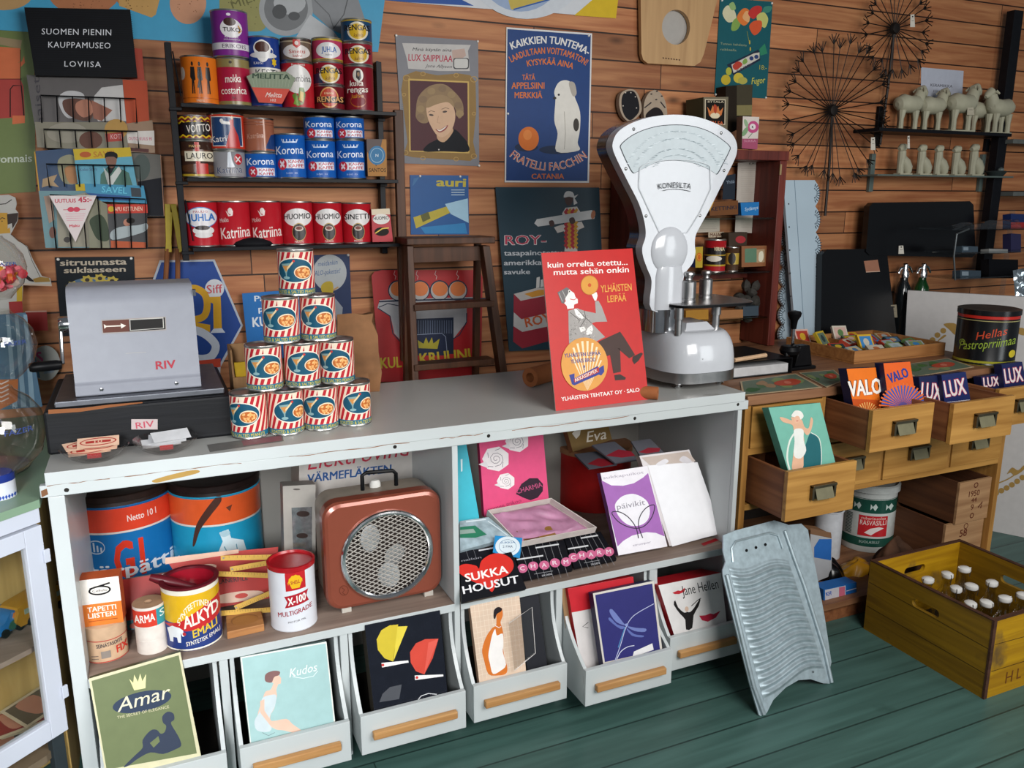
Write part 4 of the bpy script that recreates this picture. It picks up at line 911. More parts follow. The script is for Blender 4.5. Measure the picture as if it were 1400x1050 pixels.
def cloth(c4, pl, h, seed, amp):
    rr = random.Random(seed); ph = [rr.uniform(0, 6) for _ in range(6)]; b = Bil(*[pl(*q, .003) for q in c4])
    def f(u, v):
        e = min(u, 1-u, v, 1-v); return b(u, v, 0)+pl.n*((min(1, e*9))*(h+amp*(math.sin(9*u+5*v+ph[0])+.7*math.sin(17*v-6*u+ph[1])+.5*math.sin(23*u+ph[2]+3*math.sin(7*v)))))
    return f
mb = MB(); mb.grid(cloth([(x+(cx-x)*.06, y+(cy-y)*.06) for x, y in C4], pl, .016, 4, .0035), 36, 28, SAT); mb.build('stockings', PB)
leanbox('gold_box', 'small brown and gold box lying on the pink stockings', 'box', p((428, 630), (608, 592), (652, 655), (482, 692)), 2.025, 58, .014, '#8a6230', '#5f3f20', [PG(p((432, 633), (520, 612), (560, 672), (486, 688)), '#5a3822'), t('EVA TEX', (445, 645), (525, 628), 3, '#d8c8a8')])
def packart(K, c4, name_letters, seed):
    """black stocking pack: thin white rules, dashes and pink discs with letters"""
    it = []; tl, tr, br, bl = K(*c4); L = lambda a, b, f: (a[0]+(b[0]-a[0])*f, a[1]+(b[1]-a[1])*f); P_ = lambda u, v: L(L(tl, tr, u), L(bl, br, u), v)
    for k in range(1, 7): it.append(LN([P_(k/7, .0), P_(k/7+.02, 1)], .35, '#9a9a9e'))
    it += [LN([P_(.42, .10), P_(.88, .10)], 2.0, '#d6d6d8'), LN([P_(.0, .34), P_(.52, .34)], 2.0, '#d6d6d8')]
    for k, ch in enumerate(name_letters):
        q = P_(.06+k*.215, .60-.02*(k % 2)); it.append(E(q[0], q[1], 7.0, 6.2, '#d26a92', 20)); 
    for k, ch in enumerate(name_letters):
        q = P_(.06+k*.215, .60-.02*(k % 2)); it.append(T(ch, (q[0]-3.2, q[1]+3.0), (q[0]+3.2, q[1]+2.2), 5.8, '#f0dce4', bold=.04))
    it += [LN([P_(.25, .80), P_(.62, .79)], .5, '#a8a8ac'), T('20 DEN', P_(.38, .90), P_(.58, .89), 2.6, '#c8c8cc')]
    return it
c4 = ((690, 665), (892, 632), (1000, 815), (755, 855)); leanbox('stocking_pack', 'black stocking pack with pink discs, nearest the purple and white box', 'package', p(*c4), 0, 62, .010, '#17171c', None, packart(K, c4, 'CHARM', 1), z0=SZ+.011, group='black packs with pink discs')
c4 = ((410, 722), (690, 678), (748, 878), (468, 918)); leanbox('stocking_pack', 'black stocking pack with pink discs, below the gold box, next to the heart pack', 'package', p(*c4), 0, 60, .010, '#17171c', None, packart(K, c4, 'CHARM', 2), z0=SZ+.011, group='black packs with pink discs')
leanbox('stocking_pack', 'dark ruled stocking pack peeping out behind the heart pack', 'package', p((108, 745), (330, 712), (380, 800), (118, 840)), 1.985, 60, .008, '#1b1c22', None, [LN(p((150, 736), (180, 830)), .35, '#8a8a90'), LN(p((190, 730), (220, 820)), .35, '#8a8a90'), LN(p((220, 738), (310, 722)), 2, '#d2d2d6')])
bag = leanbox('plastic_bag', 'clear plastic pack with a green label lying at the divider', 'package', p((115, 575), (275, 553), (400, 660), (118, 740)), 2.035, 58, .018, col('#a9bcc4', .2, var=.35, scale=30), None, [PG(p((117, 608), (200, 600), (265, 650), (200, 668), (117, 668)), '#2f7a5c'), PG(p((117, 625), (190, 618), (205, 640), (117, 648)), '#93a89e'), LN(p((270, 575), (320, 610), (380, 655)), 1.2, '#d6e2e6'), LN(p((150, 580), (260, 566)), 1.5, '#dbe6ea')])
leanbox('price_card', 'small blue square card with a round white badge', 'card', p((310, 655), (462, 668), (447, 780), (298, 748)), 1.985, 50, .0015, '#2a8ac4', None, [E(*p((380, 715))[0], 17, 13.5, '#d9e4ea', 30), RING(*p((380, 715))[0], 12, 9.5, .5, '#41749a', 30), t('2 PAR', (352, 722), (408, 722), 3.2, '#2a4a6a'), t('SUKKIA', (340, 700), (420, 697), 2.6, '#2a6a9a')])
leanbox('stocking_pack', 'black stocking pack with a big red heart at the shelf edge', 'package', p((116, 805), (400, 745), (484, 948), (128, 1026)), 1.905, 46, .012, '#0f1016', None,
  [CG(p((265, 940), (180, 905), (110, 860), (112, 825), (150, 812), (205, 822), (222, 838), (235, 795), (285, 760), (345, 755), (400, 785), (412, 830), (385, 870), (330, 900), (300, 960), (285, 962)), '#d0271c', 4), t('SUKKA', (148, 912), (385, 862), 11.5, '#f0e9e4', bold=.05), t('HOUSUT', (135, 978), (445, 915), 11, '#e4e2e4', bold=.05), t('nailon', (125, 800), (235, 780), 3, '#8a8a92')])
# red drum with things on it
dr_ = can_spot(762, 838, 716, SZ); 
def drum(r, H): return MB().lathe([(0, 0), (r, 0), (r, H-.02), (r+.004, H-.02), (r+.004, H-.002), (r, H), (0, H)], col('#a81d1c', .35, var=.1), n=40, mats=[None]*3+[col('#9a6a4a', .6)]*4)
dm = can('red drum with a brown lid standing at the back of the right bay', 761, 860, 620, 702, '#a81d1c', zs=SZ, mesh=drum, name='drum', cat='drum')
c, zt = dm['c'], dm['top']+.0006
def onlid(name, lab, cat, x, y, rot, w, h, th, m, art, tilt=0, dz=0):
    M = Matrix.Translation((c.x+x, c.y+y, zt+dz)) @ Matrix.Rotation(math.radians(rot), 4, 'Z') @ Matrix.Rotation(math.radians(tilt), 4, 'X'); b = MB(); b.box((-w/2, -h/2, 0), (w/2, h/2, th), m, M); b.art(art, lambda u, v, o: M @ V3((u, v, th+o))); tag(b.build(name, bevel=.001), lab, cat)
GREYP2 = col('#55555c', .35)
leanbox('gold_box', 'gold box with white script standing on the red drum lid', 'box', p((705, 72), (935, 42), (957, 130), (742, 200)), dm['c'].y-dm['r']*.55, 25, .03, '#866938', '#9a5a34', [t('Eva', (815, 140), (925, 120), 15, '#eee6d8', shear=.3), PG(p((735, 92), (760, 62), (785, 62), (778, 100), (758, 122)), '#e4dcd0')], ext=-.05)
leanbox('stocking_pack', 'grey packet with a dark red lip label low on the drum', 'package', p((750, 205), (870, 190), (1000, 270), (850, 305)), 0, 72, .006, '#4f4f57', None, [PG(p((820, 260), (880, 228), (960, 240), (970, 262), (900, 275)), '#7e1c26')], z0=zt+.002)
leanbox('stocking_pack', 'grey packet with a dark red lip label leaning beside the gold box on the drum', 'package', p((845, 155), (970, 135), (1100, 235), (1000, 275)), 0, 60, .006, '#5d5d66', None, [PG(p((920, 215), (990, 180), (1060, 190), (1085, 215), (1010, 225)), '#8e2230')], z0=zt+.012)
K = crop(780, 570, 4.038); p, t = kk(K)
leanbox('stocking_pack', 'grey packet with a dark red label behind the white paper', 'package', p((335, 135), (440, 120), (520, 200), (400, 240)), 2.20, 50, .006, '#66666e', None, [PG(p((375, 195), (430, 170), (495, 172), (490, 192), (420, 202)), '#9a2a38')], ext=.6)
leanbox('stocking_box', 'purple and white box with a two-leaf drawing leaning in the right bay', 'box', p((165, 310), (425, 270), (535, 715), (265, 765)), 1.985, 22, .022, '#efeaf0', '#7b4a82',
  [PG(p((170, 350), (225, 378), (290, 380), (350, 366), (400, 335), (428, 310), (520, 660), (470, 640), (420, 636), (340, 655), (290, 685), (260, 715)), '#a567b4'), CG(p((270, 450), (300, 432), (345, 425), (390, 440), (425, 470), (438, 520), (425, 570), (385, 598), (330, 600), (285, 572), (255, 530), (245, 485)), '#f0ecf2', 3), t('päivikit', (258, 512), (412, 485), 8, '#8a8490', bold=-.005), t('sukkapuikot', (180, 345), (405, 312), 4, '#b8b0bc'),
   LN(curve(p((375, 670), (360, 610), (320, 555), (270, 525), (228, 528), (255, 570), (300, 600), (360, 615), (410, 600), (450, 550), (463, 488), (420, 500), (385, 545), (375, 600), (398, 668)), 5), 1.3, '#2c1c36'), t('strumpor', (345, 715), (445, 695), 3, '#a59cac')])
leanbox('stocking_box', 'open white box with a blank white paper sheet at the bay end', 'box', p((380, 215), (655, 180), (845, 642), (550, 722)), 2.00, 22, .024, '#ddd6d6', '#c9b8ae', [PG(p((392, 225), (648, 190), (690, 245), (440, 268)), '#c4b4aa'), PG(p((425, 268), (700, 250), (838, 640), (560, 716)), col('#f4f3f6', .6, var=.02)), CG(p((470, 262), (520, 232), (540, 248), (500, 268)), '#e4e0e4', 4), CG(p((600, 240), (625, 215), (670, 245), (640, 256)), '#d9d4d8', 4)], art0=.0008)
mb = MB(); mb.add([atZ(*q, SZ+.0006) for q in p((720, 700), (840, 655), (842, 672), (735, 712))], [(3, 2, 1, 0)], col('#a81f28', .5)); tag(mb.build('envelope'), 'red envelope edge under the open white box', 'envelope')
# ================================================================ in the scoop bins
K = crop(0, 600, 2.333); p, t = kk(K); G = 'boxes standing in the scoop bins'
def fig(K, pts, c, n=3): return CG(K(*pts), c, n)
leanbox('stocking_box', 'olive green box with a crown and seated silhouette, in a bin', 'box', p((283, 765), (575, 680), (640, 1005), (335, 1060)), 1.862, 18, .026, '#c9c3a0', '#5a6040',
  [PG(p((292, 772), (570, 690), (628, 1003), (340, 1055)), '#66704a'), E(*p((453, 838))[0], 41, 13.5, '#22324a', 36, -12.5), t('Amar', (375, 872), (540, 826), 19, '#d9d2b4', bold=.0, shear=.4), t('THE SECRET OF ELEGANCE', (375, 893), (540, 858), 4, '#c2bb98'),
   PG(p((428, 802), (412, 765), (425, 778), (428, 752), (440, 775), (447, 748), (454, 773), (466, 750), (464, 795)), '#d9d29a'),
   fig(p, [(518, 885), (535, 870), (553, 876), (556, 895), (545, 906), (558, 930), (572, 955), (578, 978), (560, 990), (520, 1005), (480, 1000), (440, 1020), (410, 1042), (395, 1045), (430, 1010), (455, 985), (455, 960), (480, 930), (500, 928), (512, 940), (525, 935), (530, 915), (520, 905)], '#2a3448'), PG(p((478, 970), (505, 948), (510, 965), (490, 985)), '#66704a')], ext=.13, group=G)
K = crop(300, 780, 3.5); p, t = kk(K)
SK, DR, HR = '#e0b9a4', '#c3ced2', '#7e5a58'
leanbox('stocking_box', 'pale blue box with a drawing of a seated woman, in a bin', 'box', p((100, 415), (512, 340), (555, 735), (148, 835)), 1.866, 17, .024, '#dfe0d8', '#8aa3a2',
  [PG(p((108, 420), (508, 348), (548, 735), (152, 828)), '#9fc0bf'), t('Kudos', (335, 512), (465, 480), 12, '#e4ecea', bold=-.012, shear=.4), LN(p((350, 508), (400, 516), (450, 505), (470, 480)), .7, '#e4ecea'),
   fig(p, [(262, 535), (285, 530), (272, 570), (275, 600), (262, 660), (245, 690), (250, 720), (320, 710), (350, 735), (405, 775), (390, 785), (310, 765), (270, 760), (230, 735), (185, 710), (185, 680), (205, 620), (220, 580), (245, 570)], SK), fig(p, [(205, 610), (245, 595), (272, 598), (265, 650), (240, 700), (250, 735), (240, 770), (180, 765), (168, 720), (190, 680), (200, 650)], DR),
   PG(p((195, 625), (215, 615), (215, 670), (262, 740), (250, 750), (195, 680)), SK), PG(p((245, 505), (275, 488), (295, 515), (294, 540), (270, 548), (252, 535)), SK), fig(p, [(217, 520), (222, 495), (255, 480), (288, 483), (285, 500), (262, 510), (250, 535), (225, 533)], HR, 4), LN(p((205, 775), (235, 790), (265, 775)), .6, '#6e7c80')], ext=.14, group=G)
leanbox('stocking_box', 'glossy black box with yellow and red fan shapes, in a bin', 'box', p((695, 262), (1055, 190), (1090, 575), (740, 670)), 1.870, 17, .045, col('#1a1d26', .15, var=.1), '#3b352c',
  [PG(p((830, 435), (790, 420), (758, 380), (752, 330), (775, 285), (815, 262), (855, 258), (850, 300)), '#c9b22e'), PG(p((832, 435), (852, 268), (900, 266)), '#d9c440'), PG(p((980, 497), (940, 482), (915, 440), (912, 390), (940, 348), (985, 328), (1048, 326), (1020, 420)), '#cc4434'), PG(p((980, 497), (1000, 345), (1048, 326)), '#d9584a'),
   PG(p((775, 442), (903, 430), (905, 440), (778, 464)), '#e9e6e4'), PG(p((934, 502), (1070, 497), (1072, 506), (936, 524)), '#e9e6e4'), E(*p((782, 452))[0], 2, 2, '#c9302a', 10), E(*p((945, 512))[0], 2, 2, '#c9302a', 10), PG(p((765, 630), (780, 590), (815, 558), (872, 545), (860, 615)), '#4a4c52'), LN(p((945, 625), (965, 600), (1000, 588), (1040, 592)), 1, '#d6d6d8')], ext=.14, group=G)
K = crop(600, 750, 3.182); p, t = kk(K)
leanbox('stocking_box', 'plain black box tucked behind the cream checked box', 'box', p((345, 205), (432, 188), (470, 500), (385, 525)), 1.895, 17, .03, '#23242a', '#3c3a3a', ext=.16)
lb = [R(0, 0, 0, 0, '#fff')]
grid_ = []
for k in range(1, 12): grid_ += LN(p((133+217*k/12, 232-32*k/12), (175+203*k/12, 575-55*k/12)), .35, '')[0]
for k in range(1, 15): grid_ += LN(p((133+42*k/15, 232+343*k/15), (350+28*k/15, 200+320*k/15)), .35, '')[0]
OR = '#cf6f24'
leanbox('stocking_box', 'cream checked box with a lady in a white slip, in a bin', 'box', p((133, 232), (350, 200), (378, 520), (175, 575)), 1.876, 17, .018, '#d9bfa8', '#a5826a',
  [(grid_, '#e9d9c8'), fig(p, [(250, 262), (272, 258), (278, 290), (268, 320), (275, 345), (282, 385), (278, 420), (285, 470), (298, 520), (290, 545), (255, 552), (215, 545), (195, 480), (188, 440), (205, 385), (232, 345), (250, 330)], OR), fig(p, [(232, 375), (245, 350), (252, 378), (278, 370), (280, 420), (278, 450), (292, 505), (270, 530), (235, 545), (222, 500), (215, 465), (222, 420)], '#ece6e2'), fig(p, [(238, 300), (240, 268), (258, 254), (275, 262), (268, 275), (252, 285), (245, 305)], '#241c20', 4), LN(p((245, 335), (262, 345), (270, 338)), .9, '#e9e4e0'), LN(p((236, 372), (246, 350)), .5, '#f0e8e0')], ext=.16, group=G)
leanbox('plastic_wrap', 'clear folded plastic corner standing in front of the checked box', 'wrapper', p((305, 325), (405, 255), (420, 455), (330, 530)), 1.866, 16, .004, glass('thin_wrap', (.97, .96, .95), .1, .6), None, [LN(p((305, 325), (405, 255), (420, 455), (330, 530)), .8, col('#d9d4d0', .2))], ext=.0)
leanbox('card_sheet', 'plain brown card standing beside the red-topped white box', 'card', p((530, 172), (588, 160), (640, 470), (575, 520)), 1.90, 12, .004, '#a07f5c', ext=.1)
leanbox('stocking_box', 'red-topped white box behind the dragonfly box', 'box', p((560, 175), (845, 122), (880, 400), (612, 470)), 1.88, 15, .050, '#ded8d6', '#c5202c', [PG(p((560, 175), (845, 122), (858, 225), (578, 278)), '#c5202c'), LN(p((650, 320), (625, 340), (650, 345)), .9, '#2a2a2a')], ext=.25)
leanbox('stocking_box', 'navy blue box with a dragonfly on a stem, in a bin', 'box', p((670, 195), (935, 140), (972, 440), (715, 500)), 1.826, 17, .028, '#d6cfc6', '#20204a',
  [PG(p((680, 202), (928, 152), (962, 440), (722, 494)), '#2b2a6e'), LN(curve(p((765, 490), (790, 420), (815, 340), (850, 290), (935, 240)), 5), .9, '#b9bede'), LN(curve(p((770, 490), (790, 450), (820, 428), (850, 422)), 5), 1, '#d4d6ea'), LN(p((810, 340), (780, 430)), 1.1, '#4a86b8'), fig(p, [(812, 335), (770, 318), (742, 275), (755, 265), (800, 320)], '#6f7cb8'), fig(p, [(808, 340), (775, 330), (745, 300), (740, 312), (790, 350)], '#5f6cae'), fig(p, [(818, 338), (860, 345), (900, 348), (895, 362), (850, 358)], '#6f7cb8'), fig(p, [(815, 345), (850, 372), (890, 378), (882, 386), (838, 378)], '#5f6cae'), E(*p((816, 332))[0], 2.2, 2, '#8a96cc', 10), PG(p((848, 448), (928, 412), (934, 440), (842, 472)), '#e6e4e4')], ext=.16, group=G)
leanbox('stocking_box', "white box with red lips and a red top, behind the washboard's edge", 'box', p((955, 160), (1228, 105), (1250, 300), (1020, 365)), 1.880, 16, .10, '#e4e0de', '#c8242f',
  [PG(p((1016, 192), (1040, 182), (1052, 184), (1070, 170), (1068, 188), (1045, 198), (1025, 198)), '#c22a36'), t('Jane Hellen', (1060, 205), (1218, 172), 14, '#222', bold=-.0), PG(p((1132, 292), (1160, 290), (1180, 282), (1195, 285), (1225, 270), (1205, 300), (1170, 318), (1145, 312)), '#c22a44'),
   fig(p, [(1028, 225), (1040, 255), (1066, 278), (1080, 275), (1092, 276), (1110, 258), (1138, 214), (1130, 250), (1108, 290), (1102, 345), (1075, 352), (1072, 310), (1050, 285), (1022, 245)], '#232020', 2), E(*p((1078, 263))[0], 2.6, 3.6, '#d6b8a4', 12), LN(p((1098, 250), (1125, 225), (1140, 215)), 1, '#2a2626')], ext=.2, group=G)
# ================================================================ black wall shelf with coffee tins
S1, S2, S3 = 1.720, 1.512, 1.309; YS = 2.672; K2 = crop(220, 0, 3.088)
BLK = col('#141519', .38, var=.15)
sh = thing('wall_shelf', 'black metal wall shelf with three boards of coffee tins', 'shelf', (.455, 2.72, 1.29))
for z in (S1, S2, S3):
    mb = MB(); mb.box((.140, 2.650, z-.011), (.778, 2.797, z), BLK); mb.build('shelf_board', sh, .001)
for x, y in ((.121, 2.672), (.757, 2.76)):
    mb = MB(); mb.box((x-.010, y, 1.27), (x+.008, y+.03, 1.885), BLK); mb.lathe([(0, .004), (.005, .003), (.006, 0)], CHROME, (x-.001, y+.015, 1.8855), 12)
    for z in (S1, S2, S3): mb.box((x-.012, y-.01, z-.020), (x+.022 if x < .5 else x+.012, y+.035, z-.0112), BLK)
    mb.build('upright', sh, .001)
for z in (S1, S3):
    mb = MB(); q = [V3((.131+.003*i, 2.665-.001*i, z+.14-.030*i)) for i in range(5)]
    mb.tube(q, .0022, BLK, 6); mb.build('chain', sh)
mb = MB(); mb.box((.792, 2.72, .90), (.822, 2.742, 1.735), wood('dark_stained_pole', '#3a2115', '#5c3a24', 'z', .5)); tag(mb.build('wooden_pole', bevel=.002), 'tall dark wooden pole between the wall shelf and the ladder', 'pole')
GC = 'coffee tins on the black wall shelf'
def sc_(label, x0, x1, y0, y1, body, art, z=None, on=None, **k):
    (a, t), (b, u) = K2((x0, y0), (x1, y1)); return can(label, a, b, t, u, body, art, zs=z, on=on, Yf=None if on else YS, group=GC, name='coffee_tin', cat='tin', **k)
def cup(x, y, s, c='#e6e2de'): return [PG(ell(x, y, .50*s, .13*s, 28, 0, 0, 180)+ell(x, y, .5*s, .10*s, 28, 0, 180, 360), c), E(x, y+.04*s, .40*s, .15*s, c, 24), E(x, y-.01*s, .42*s, .075*s, '#4a2418', 24), RING(x+.50*s, y+.04*s, .12*s, .05*s, .02*s, c, 14)]
A0 = sc_('orange tin with black dressed-up figures, at the end of the top shelf', 100, 243, 232, 426, '#d9701c', [E(-.92, .36, .14, .13, '#e0d8cc', 16)] +
   [q for x in (-.36, .02, .46) for q in (PG([(x-.10, .24), (x+.10, .24), (x+.13, .50), (x+.05, .52), (x+.07, .78), (x+.01, .78), (x, .55), (x-.04, .78), (x-.10, .78), (x-.07, .5), (x-.14, .45)], '#1a1412'), E(x, .18, .055, .045, '#1a1412', 12))] + [PG([(.0, .40), (.22, .66), (-.16, .66)], '#1a1412'), R(-1, .86, 2, .012, '#a8501a'), T('PAULIG', (-.25, .94), (.15, .94), .045, '#e8d8c0')], S1)
b = sc_('crimson tin with gold bands and white lettering, under the purple tin', 243, 380, 242, 428, '#a81c3c', [R(-1, .02, 2, .18, '#8a7a48'), R(-1, .90, 2, .08, '#8a7a48'), E(-.1, .10, .09, .03, '#3a2a1c', 12), T('mokka', (-.45, .52), (.45, .50), .17, '#eee4da', bold=.02), T('costarica', (-.72, .76), (.72, .74), .16, '#eee4da', bold=.02), T('500 G', (-.12, .85), (.14, .85), .04, '#3a1420')], S1)
sc_('purple tin with a coffee cup badge, topmost at the end of the top shelf', 232, 378, 38, 240, '#7c2a86', [E(.08, .40, .58, .20, '#e6e0e2', 32), E(.02, .27, .33, .085, '#3c1c14', 24), LN([(.45, .34), (.62, .44), (.45, .48)], .05, '#c48a2a'), T('TUKO', (-.36, .47), (.55, .47), .09, '#1a1416', bold=.06), T('KAHVIA', (-.28, .60), (.42, .60), .045, '#e6dce6', bold=.02), T('JUHLASEKOITUS', (-.35, .65), (.52, .65), .03, '#e6dce6'), R(-1, .70, 2, .14, '#d9d2d6'), T('ERIKOIS', (-.45, .81), (.80, .81), .085, '#4a3a4e', bold=.0), E(-.02, .12, .12, .03, '#e6dce6', 12)], on=b)
sc_('tall blue tin with a white cup, behind the red and green filter pack', 380, 510, 150, 436, '#1d3a86', cup(-.05, .17, 1.05) + [E(.0, .27, .80, .045, '#d9d6d4', 28), T('KAHVI', (-.6, .40), (-.05, .40), .04, '#d9d6e0'), PG([(.62+.16*(1 if k % 2 else .6)*math.cos(k*.524), .36+.07*(1 if k % 2 else .6)*math.sin(k*.524)) for k in range(12)], '#d9b41c'), R(-1, .44, 2, .16, '#dcd8d0'), T('KESTI', (-.52, .57), (.78, .57), .11, '#23262e', bold=.0)], S1)
c = sc_('red tin with a white oval and green coffee leaves, beside the filter pack', 515, 648, 258, 446, '#b3202a', [T('Presidentti', (-.3, .10), (.5, .09), .05, '#e6d8d0'), E(.02, .38, .82, .30, '#dcd8d4', 32), T('Colombina', (-.78, .44), (.80, .42), .15, '#2a2428', bold=.0), PG([(-.1, .95), (-.35, .72), (-.15, .66), (.0, .75), (.1, .55), (.35, .55), (.45, .70), (.30, .90)], '#5f7f2a'), PG([(.05, .82), (.15, .62), (.35, .66), (.28, .85)], '#c9a22a'), PG([(-.3, .90), (-.1, .72), (.05, .95)], '#7f9f3a')], S1)
sc_('bronze and white tin with a red crest, stacked on the leafy red tin', 510, 637, 155, 257, '#6e5a4a', [R(-1, .03, 2, .10, '#3a302a'), R(-1, .16, 2, .04, '#b9a88a'), E(.05, .60, .84, .30, '#dcd2cc', 32), PG([(-.16, .10), (.30, .10), (.30, .35), (.07, .46), (-.16, .35)], '#c2352e'), E(.07, .25, .12, .09, '#e6d8d0', 12), T('Sinetti', (-.42, .68), (.58, .66), .16, '#b3352e', bold=.02), T('kahvi', (-.18, .84), (.38, .82), .12, '#b3352e')], on=c)
rengas = lambda bg, sun, ring, drk: [E(.08, .55, .66, .40, ring, 32), E(.08, .56, .54, .33, sun, 30), T('RENGAS', (-.76, .53), (.88, .50), .25, '#16161c', bold=.06), T('kahvia', (-.18, .80), (.42, .78), .16, drk, shear=.3)]
d = sc_('dark red tin with an orange disc, lowest in the stack under the pink tin', 650, 775, 358, 449, '#6e1420', [E(.0, .50, .60, .42, '#c2402a', 32), RING(.0, .50, .60, .42, .06, '#d9a05a', 32), R(-1, .46, 2, .26, '#1c0f12'), T('RENGAS', (-.78, .68), (.90, .66), .22, '#dfa868', bold=.06), T('KAHVIA', (-.3, .38), (.3, .38), .09, '#f0d8a8')], S1)
d = sc_('red tin with a yellow sun disc, directly under the pink tin', 645, 770, 257, 356, '#8e1c2c', [PG([(-1, .55), (-.6, .5), (-.3, 1), (-1, 1)], '#232a48')] + rengas(0, '#c9a01c', '#dcd2bc', '#7a4a10'), on=d)
sc_('pink tin with a white oval and blue word, topmost of its stack', 640, 765, 155, 255, '#b83a5e', [R(-1, .0, 2, .14, '#b99a2a'), E(.08, .56, .78, .34, '#e0dcdc', 32), T('JUHLA', (-.36, .64), (.60, .62), .24, '#2a62a8', bold=.06), T('kahvi', (-.1, .78), (.3, .77), .08, '#5a5a62'), R(-1, .90, 2, .10, '#b99a2a')], on=d)
e = sc_('tall wine red tin with a white head emblem, lowest in the end stack', 775, 900, 274, 455, '#7e1524', [E(.0, .22, .34, .15, '#d6cfc4', 28), PG([(-.10, .12), (.16, .12), (.22, .28), (.05, .34), (-.14, .27)], '#241a18'), E(.02, .20, .08, .05, '#9a7a5a', 12), T('kulta', (-.55, .46), (.32, .44), .13, '#e6dcd0', bold=.04, shear=.15), T('rengas', (-.74, .60), (.60, .58), .14, '#e6dcd0', bold=.04, shear=.15), T('kahvia', (-.45, .72), (.32, .70), .09, '#c98a1c', shear=.15), RING(-.05, .78, .5, .14, .03, '#a8501c', 26)], S1)
e = sc_('red tin with a yellow sun disc, directly under the blue sun tin', 765, 890, 176, 272, '#8e1c2c', rengas(0, '#c9a01c', '#dcd2bc', '#7a4a10'), on=e)
sc_('blue tin with a yellow sun disc, topmost of the end stack', 755, 880, 75, 174, '#1f4468', [R(-1, .0, 2, .12, '#b3952a')] + rengas(0, '#d0a81c', '#dcd2bc', '#7a4a10'), on=e)
# Melitta filter pack in front
(q,) = K2((460, 430)); pl = wallplane(YS-.012); mb = MB()
o7 = K2((362, 322), (400, 306), (528, 302), (568, 330), (512, 438), (414, 432)); mb.slab(o7, pl, .012, col('#c9402c', .5), side=col('#d9d0c6', .6)); mb.art([PG(K2((362, 322), (400, 306), (528, 302), (568, 330), (548, 376), (384, 368)), '#7f8a72'), ([x for k in range(12) for x in LN(K2((384+k*15, 312), (394+k*13, 368)), .5, '')[0]], '#96a08a'), T('MELITTA', K2((385, 330))[0], K2((545, 335))[0], 7, '#26402c', bold=.08), T('Melitta', K2((440, 410))[0], K2((508, 412))[0], 7, '#e6d8d0', shear=.4), T('102', K2((462, 428))[0], K2((486, 428))[0], 3.6, '#e6d8d0')], pl)
tag(mb.build('filter_pack', bevel=.0005), 'trapezoid coffee filter pack, grey-green above red, on the top shelf', 'package')
# second board
zz = lambda y: LN([(-1+k*.1818, y+(.05 if k % 2 else -.05)) for k in range(12)], .07, '#d6b01c')
g = sc_('brown tin with a big red letter, under the black zigzag tin', 85, 225, 590, 734, '#3a241c', [E(.10, .35, 1.1, .10, '#5a3a28', 28), E(.10, .75, 1.1, .12, '#54341f', 28), PG([(-.05, .06), (.20, .06), (.20, .62), (.62, .62), (.62, .90), (-.05, .90)], '#b8281f'), R(-.62, .30, 1.6, .26, '#d6cbb4'), T('LAURO', (-.52, .50), (.92, .48), .16, '#1f1614', bold=.02), R(-1, .90, 2, .06, '#b3952a'), T('MAXIM', (-.35, .20), (.25, .2), .07, '#c9a05a')], S2)
sc_('black tin with yellow zigzag borders, standing on the brown tin', 75, 212, 484, 588, '#241416', [R(-1, .0, 2, .3, '#6e1c1c'), zz(.13), zz(.30), R(-1, .85, 2, .12, '#7a2018'), zz(.86), PG([(-.7, .32), (.9, .25), (.95, .78), (-.5, .82)], '#1b1214'), T('VOITTO', (-.40, .74), (.92, .62), .32, '#e6dcd0', bold=.02)], on=g)
kat = lambda bgc: [T('Katriina', (-.85, .80), (.50, .74), .17, '#e6e0da', bold=.0), PG([(.20, .20), (.42, .16), (.40, .34), (.62, .62), (.70, .92), (-.10, .92), (.10, .6), (.22, .42)], '#b82a28'), E(.34, .13, .07, .05, '#d9b8a0', 12), PG([(.2, .24), (-.2, .22), (-.25, .30), (.22, .32)], '#e0dcd8'), E(-.22, .22, .10, .06, '#e0dcd8', 12)]
g = sc_('silver tin with a red cross disc, under the red and blue tin', 222, 358, 634, 740, '#8e8c90', [T('Katriina', (-.7, .86), (.72, .80), .26, '#b9b6b8', bold=.06), T('Katriina', (-.68, .85), (.74, .79), .25, '#2a3a5e', bold=.0), PG([(-.02, .08), (.15, .05), (.20, .35), (.35, .60), (-.10, .62)], '#c9ced6'), E(.55, .32, .24, .20, '#b3242c', 20), LN([(.42, .22), (.68, .42)], .05, '#e6dcd8'), LN([(.68, .22), (.42, .42)], .05, '#e6dcd8')], S2)
sc_('red tin with a dark blue panel and a lady in red', 210, 355, 476, 634, '#c23420', [R(-.78, .10, 1.62, .80, '#e0d8d0'), R(-.75, .12, 1.56, .76, '#1c3a66')] + kat(0), on=g)
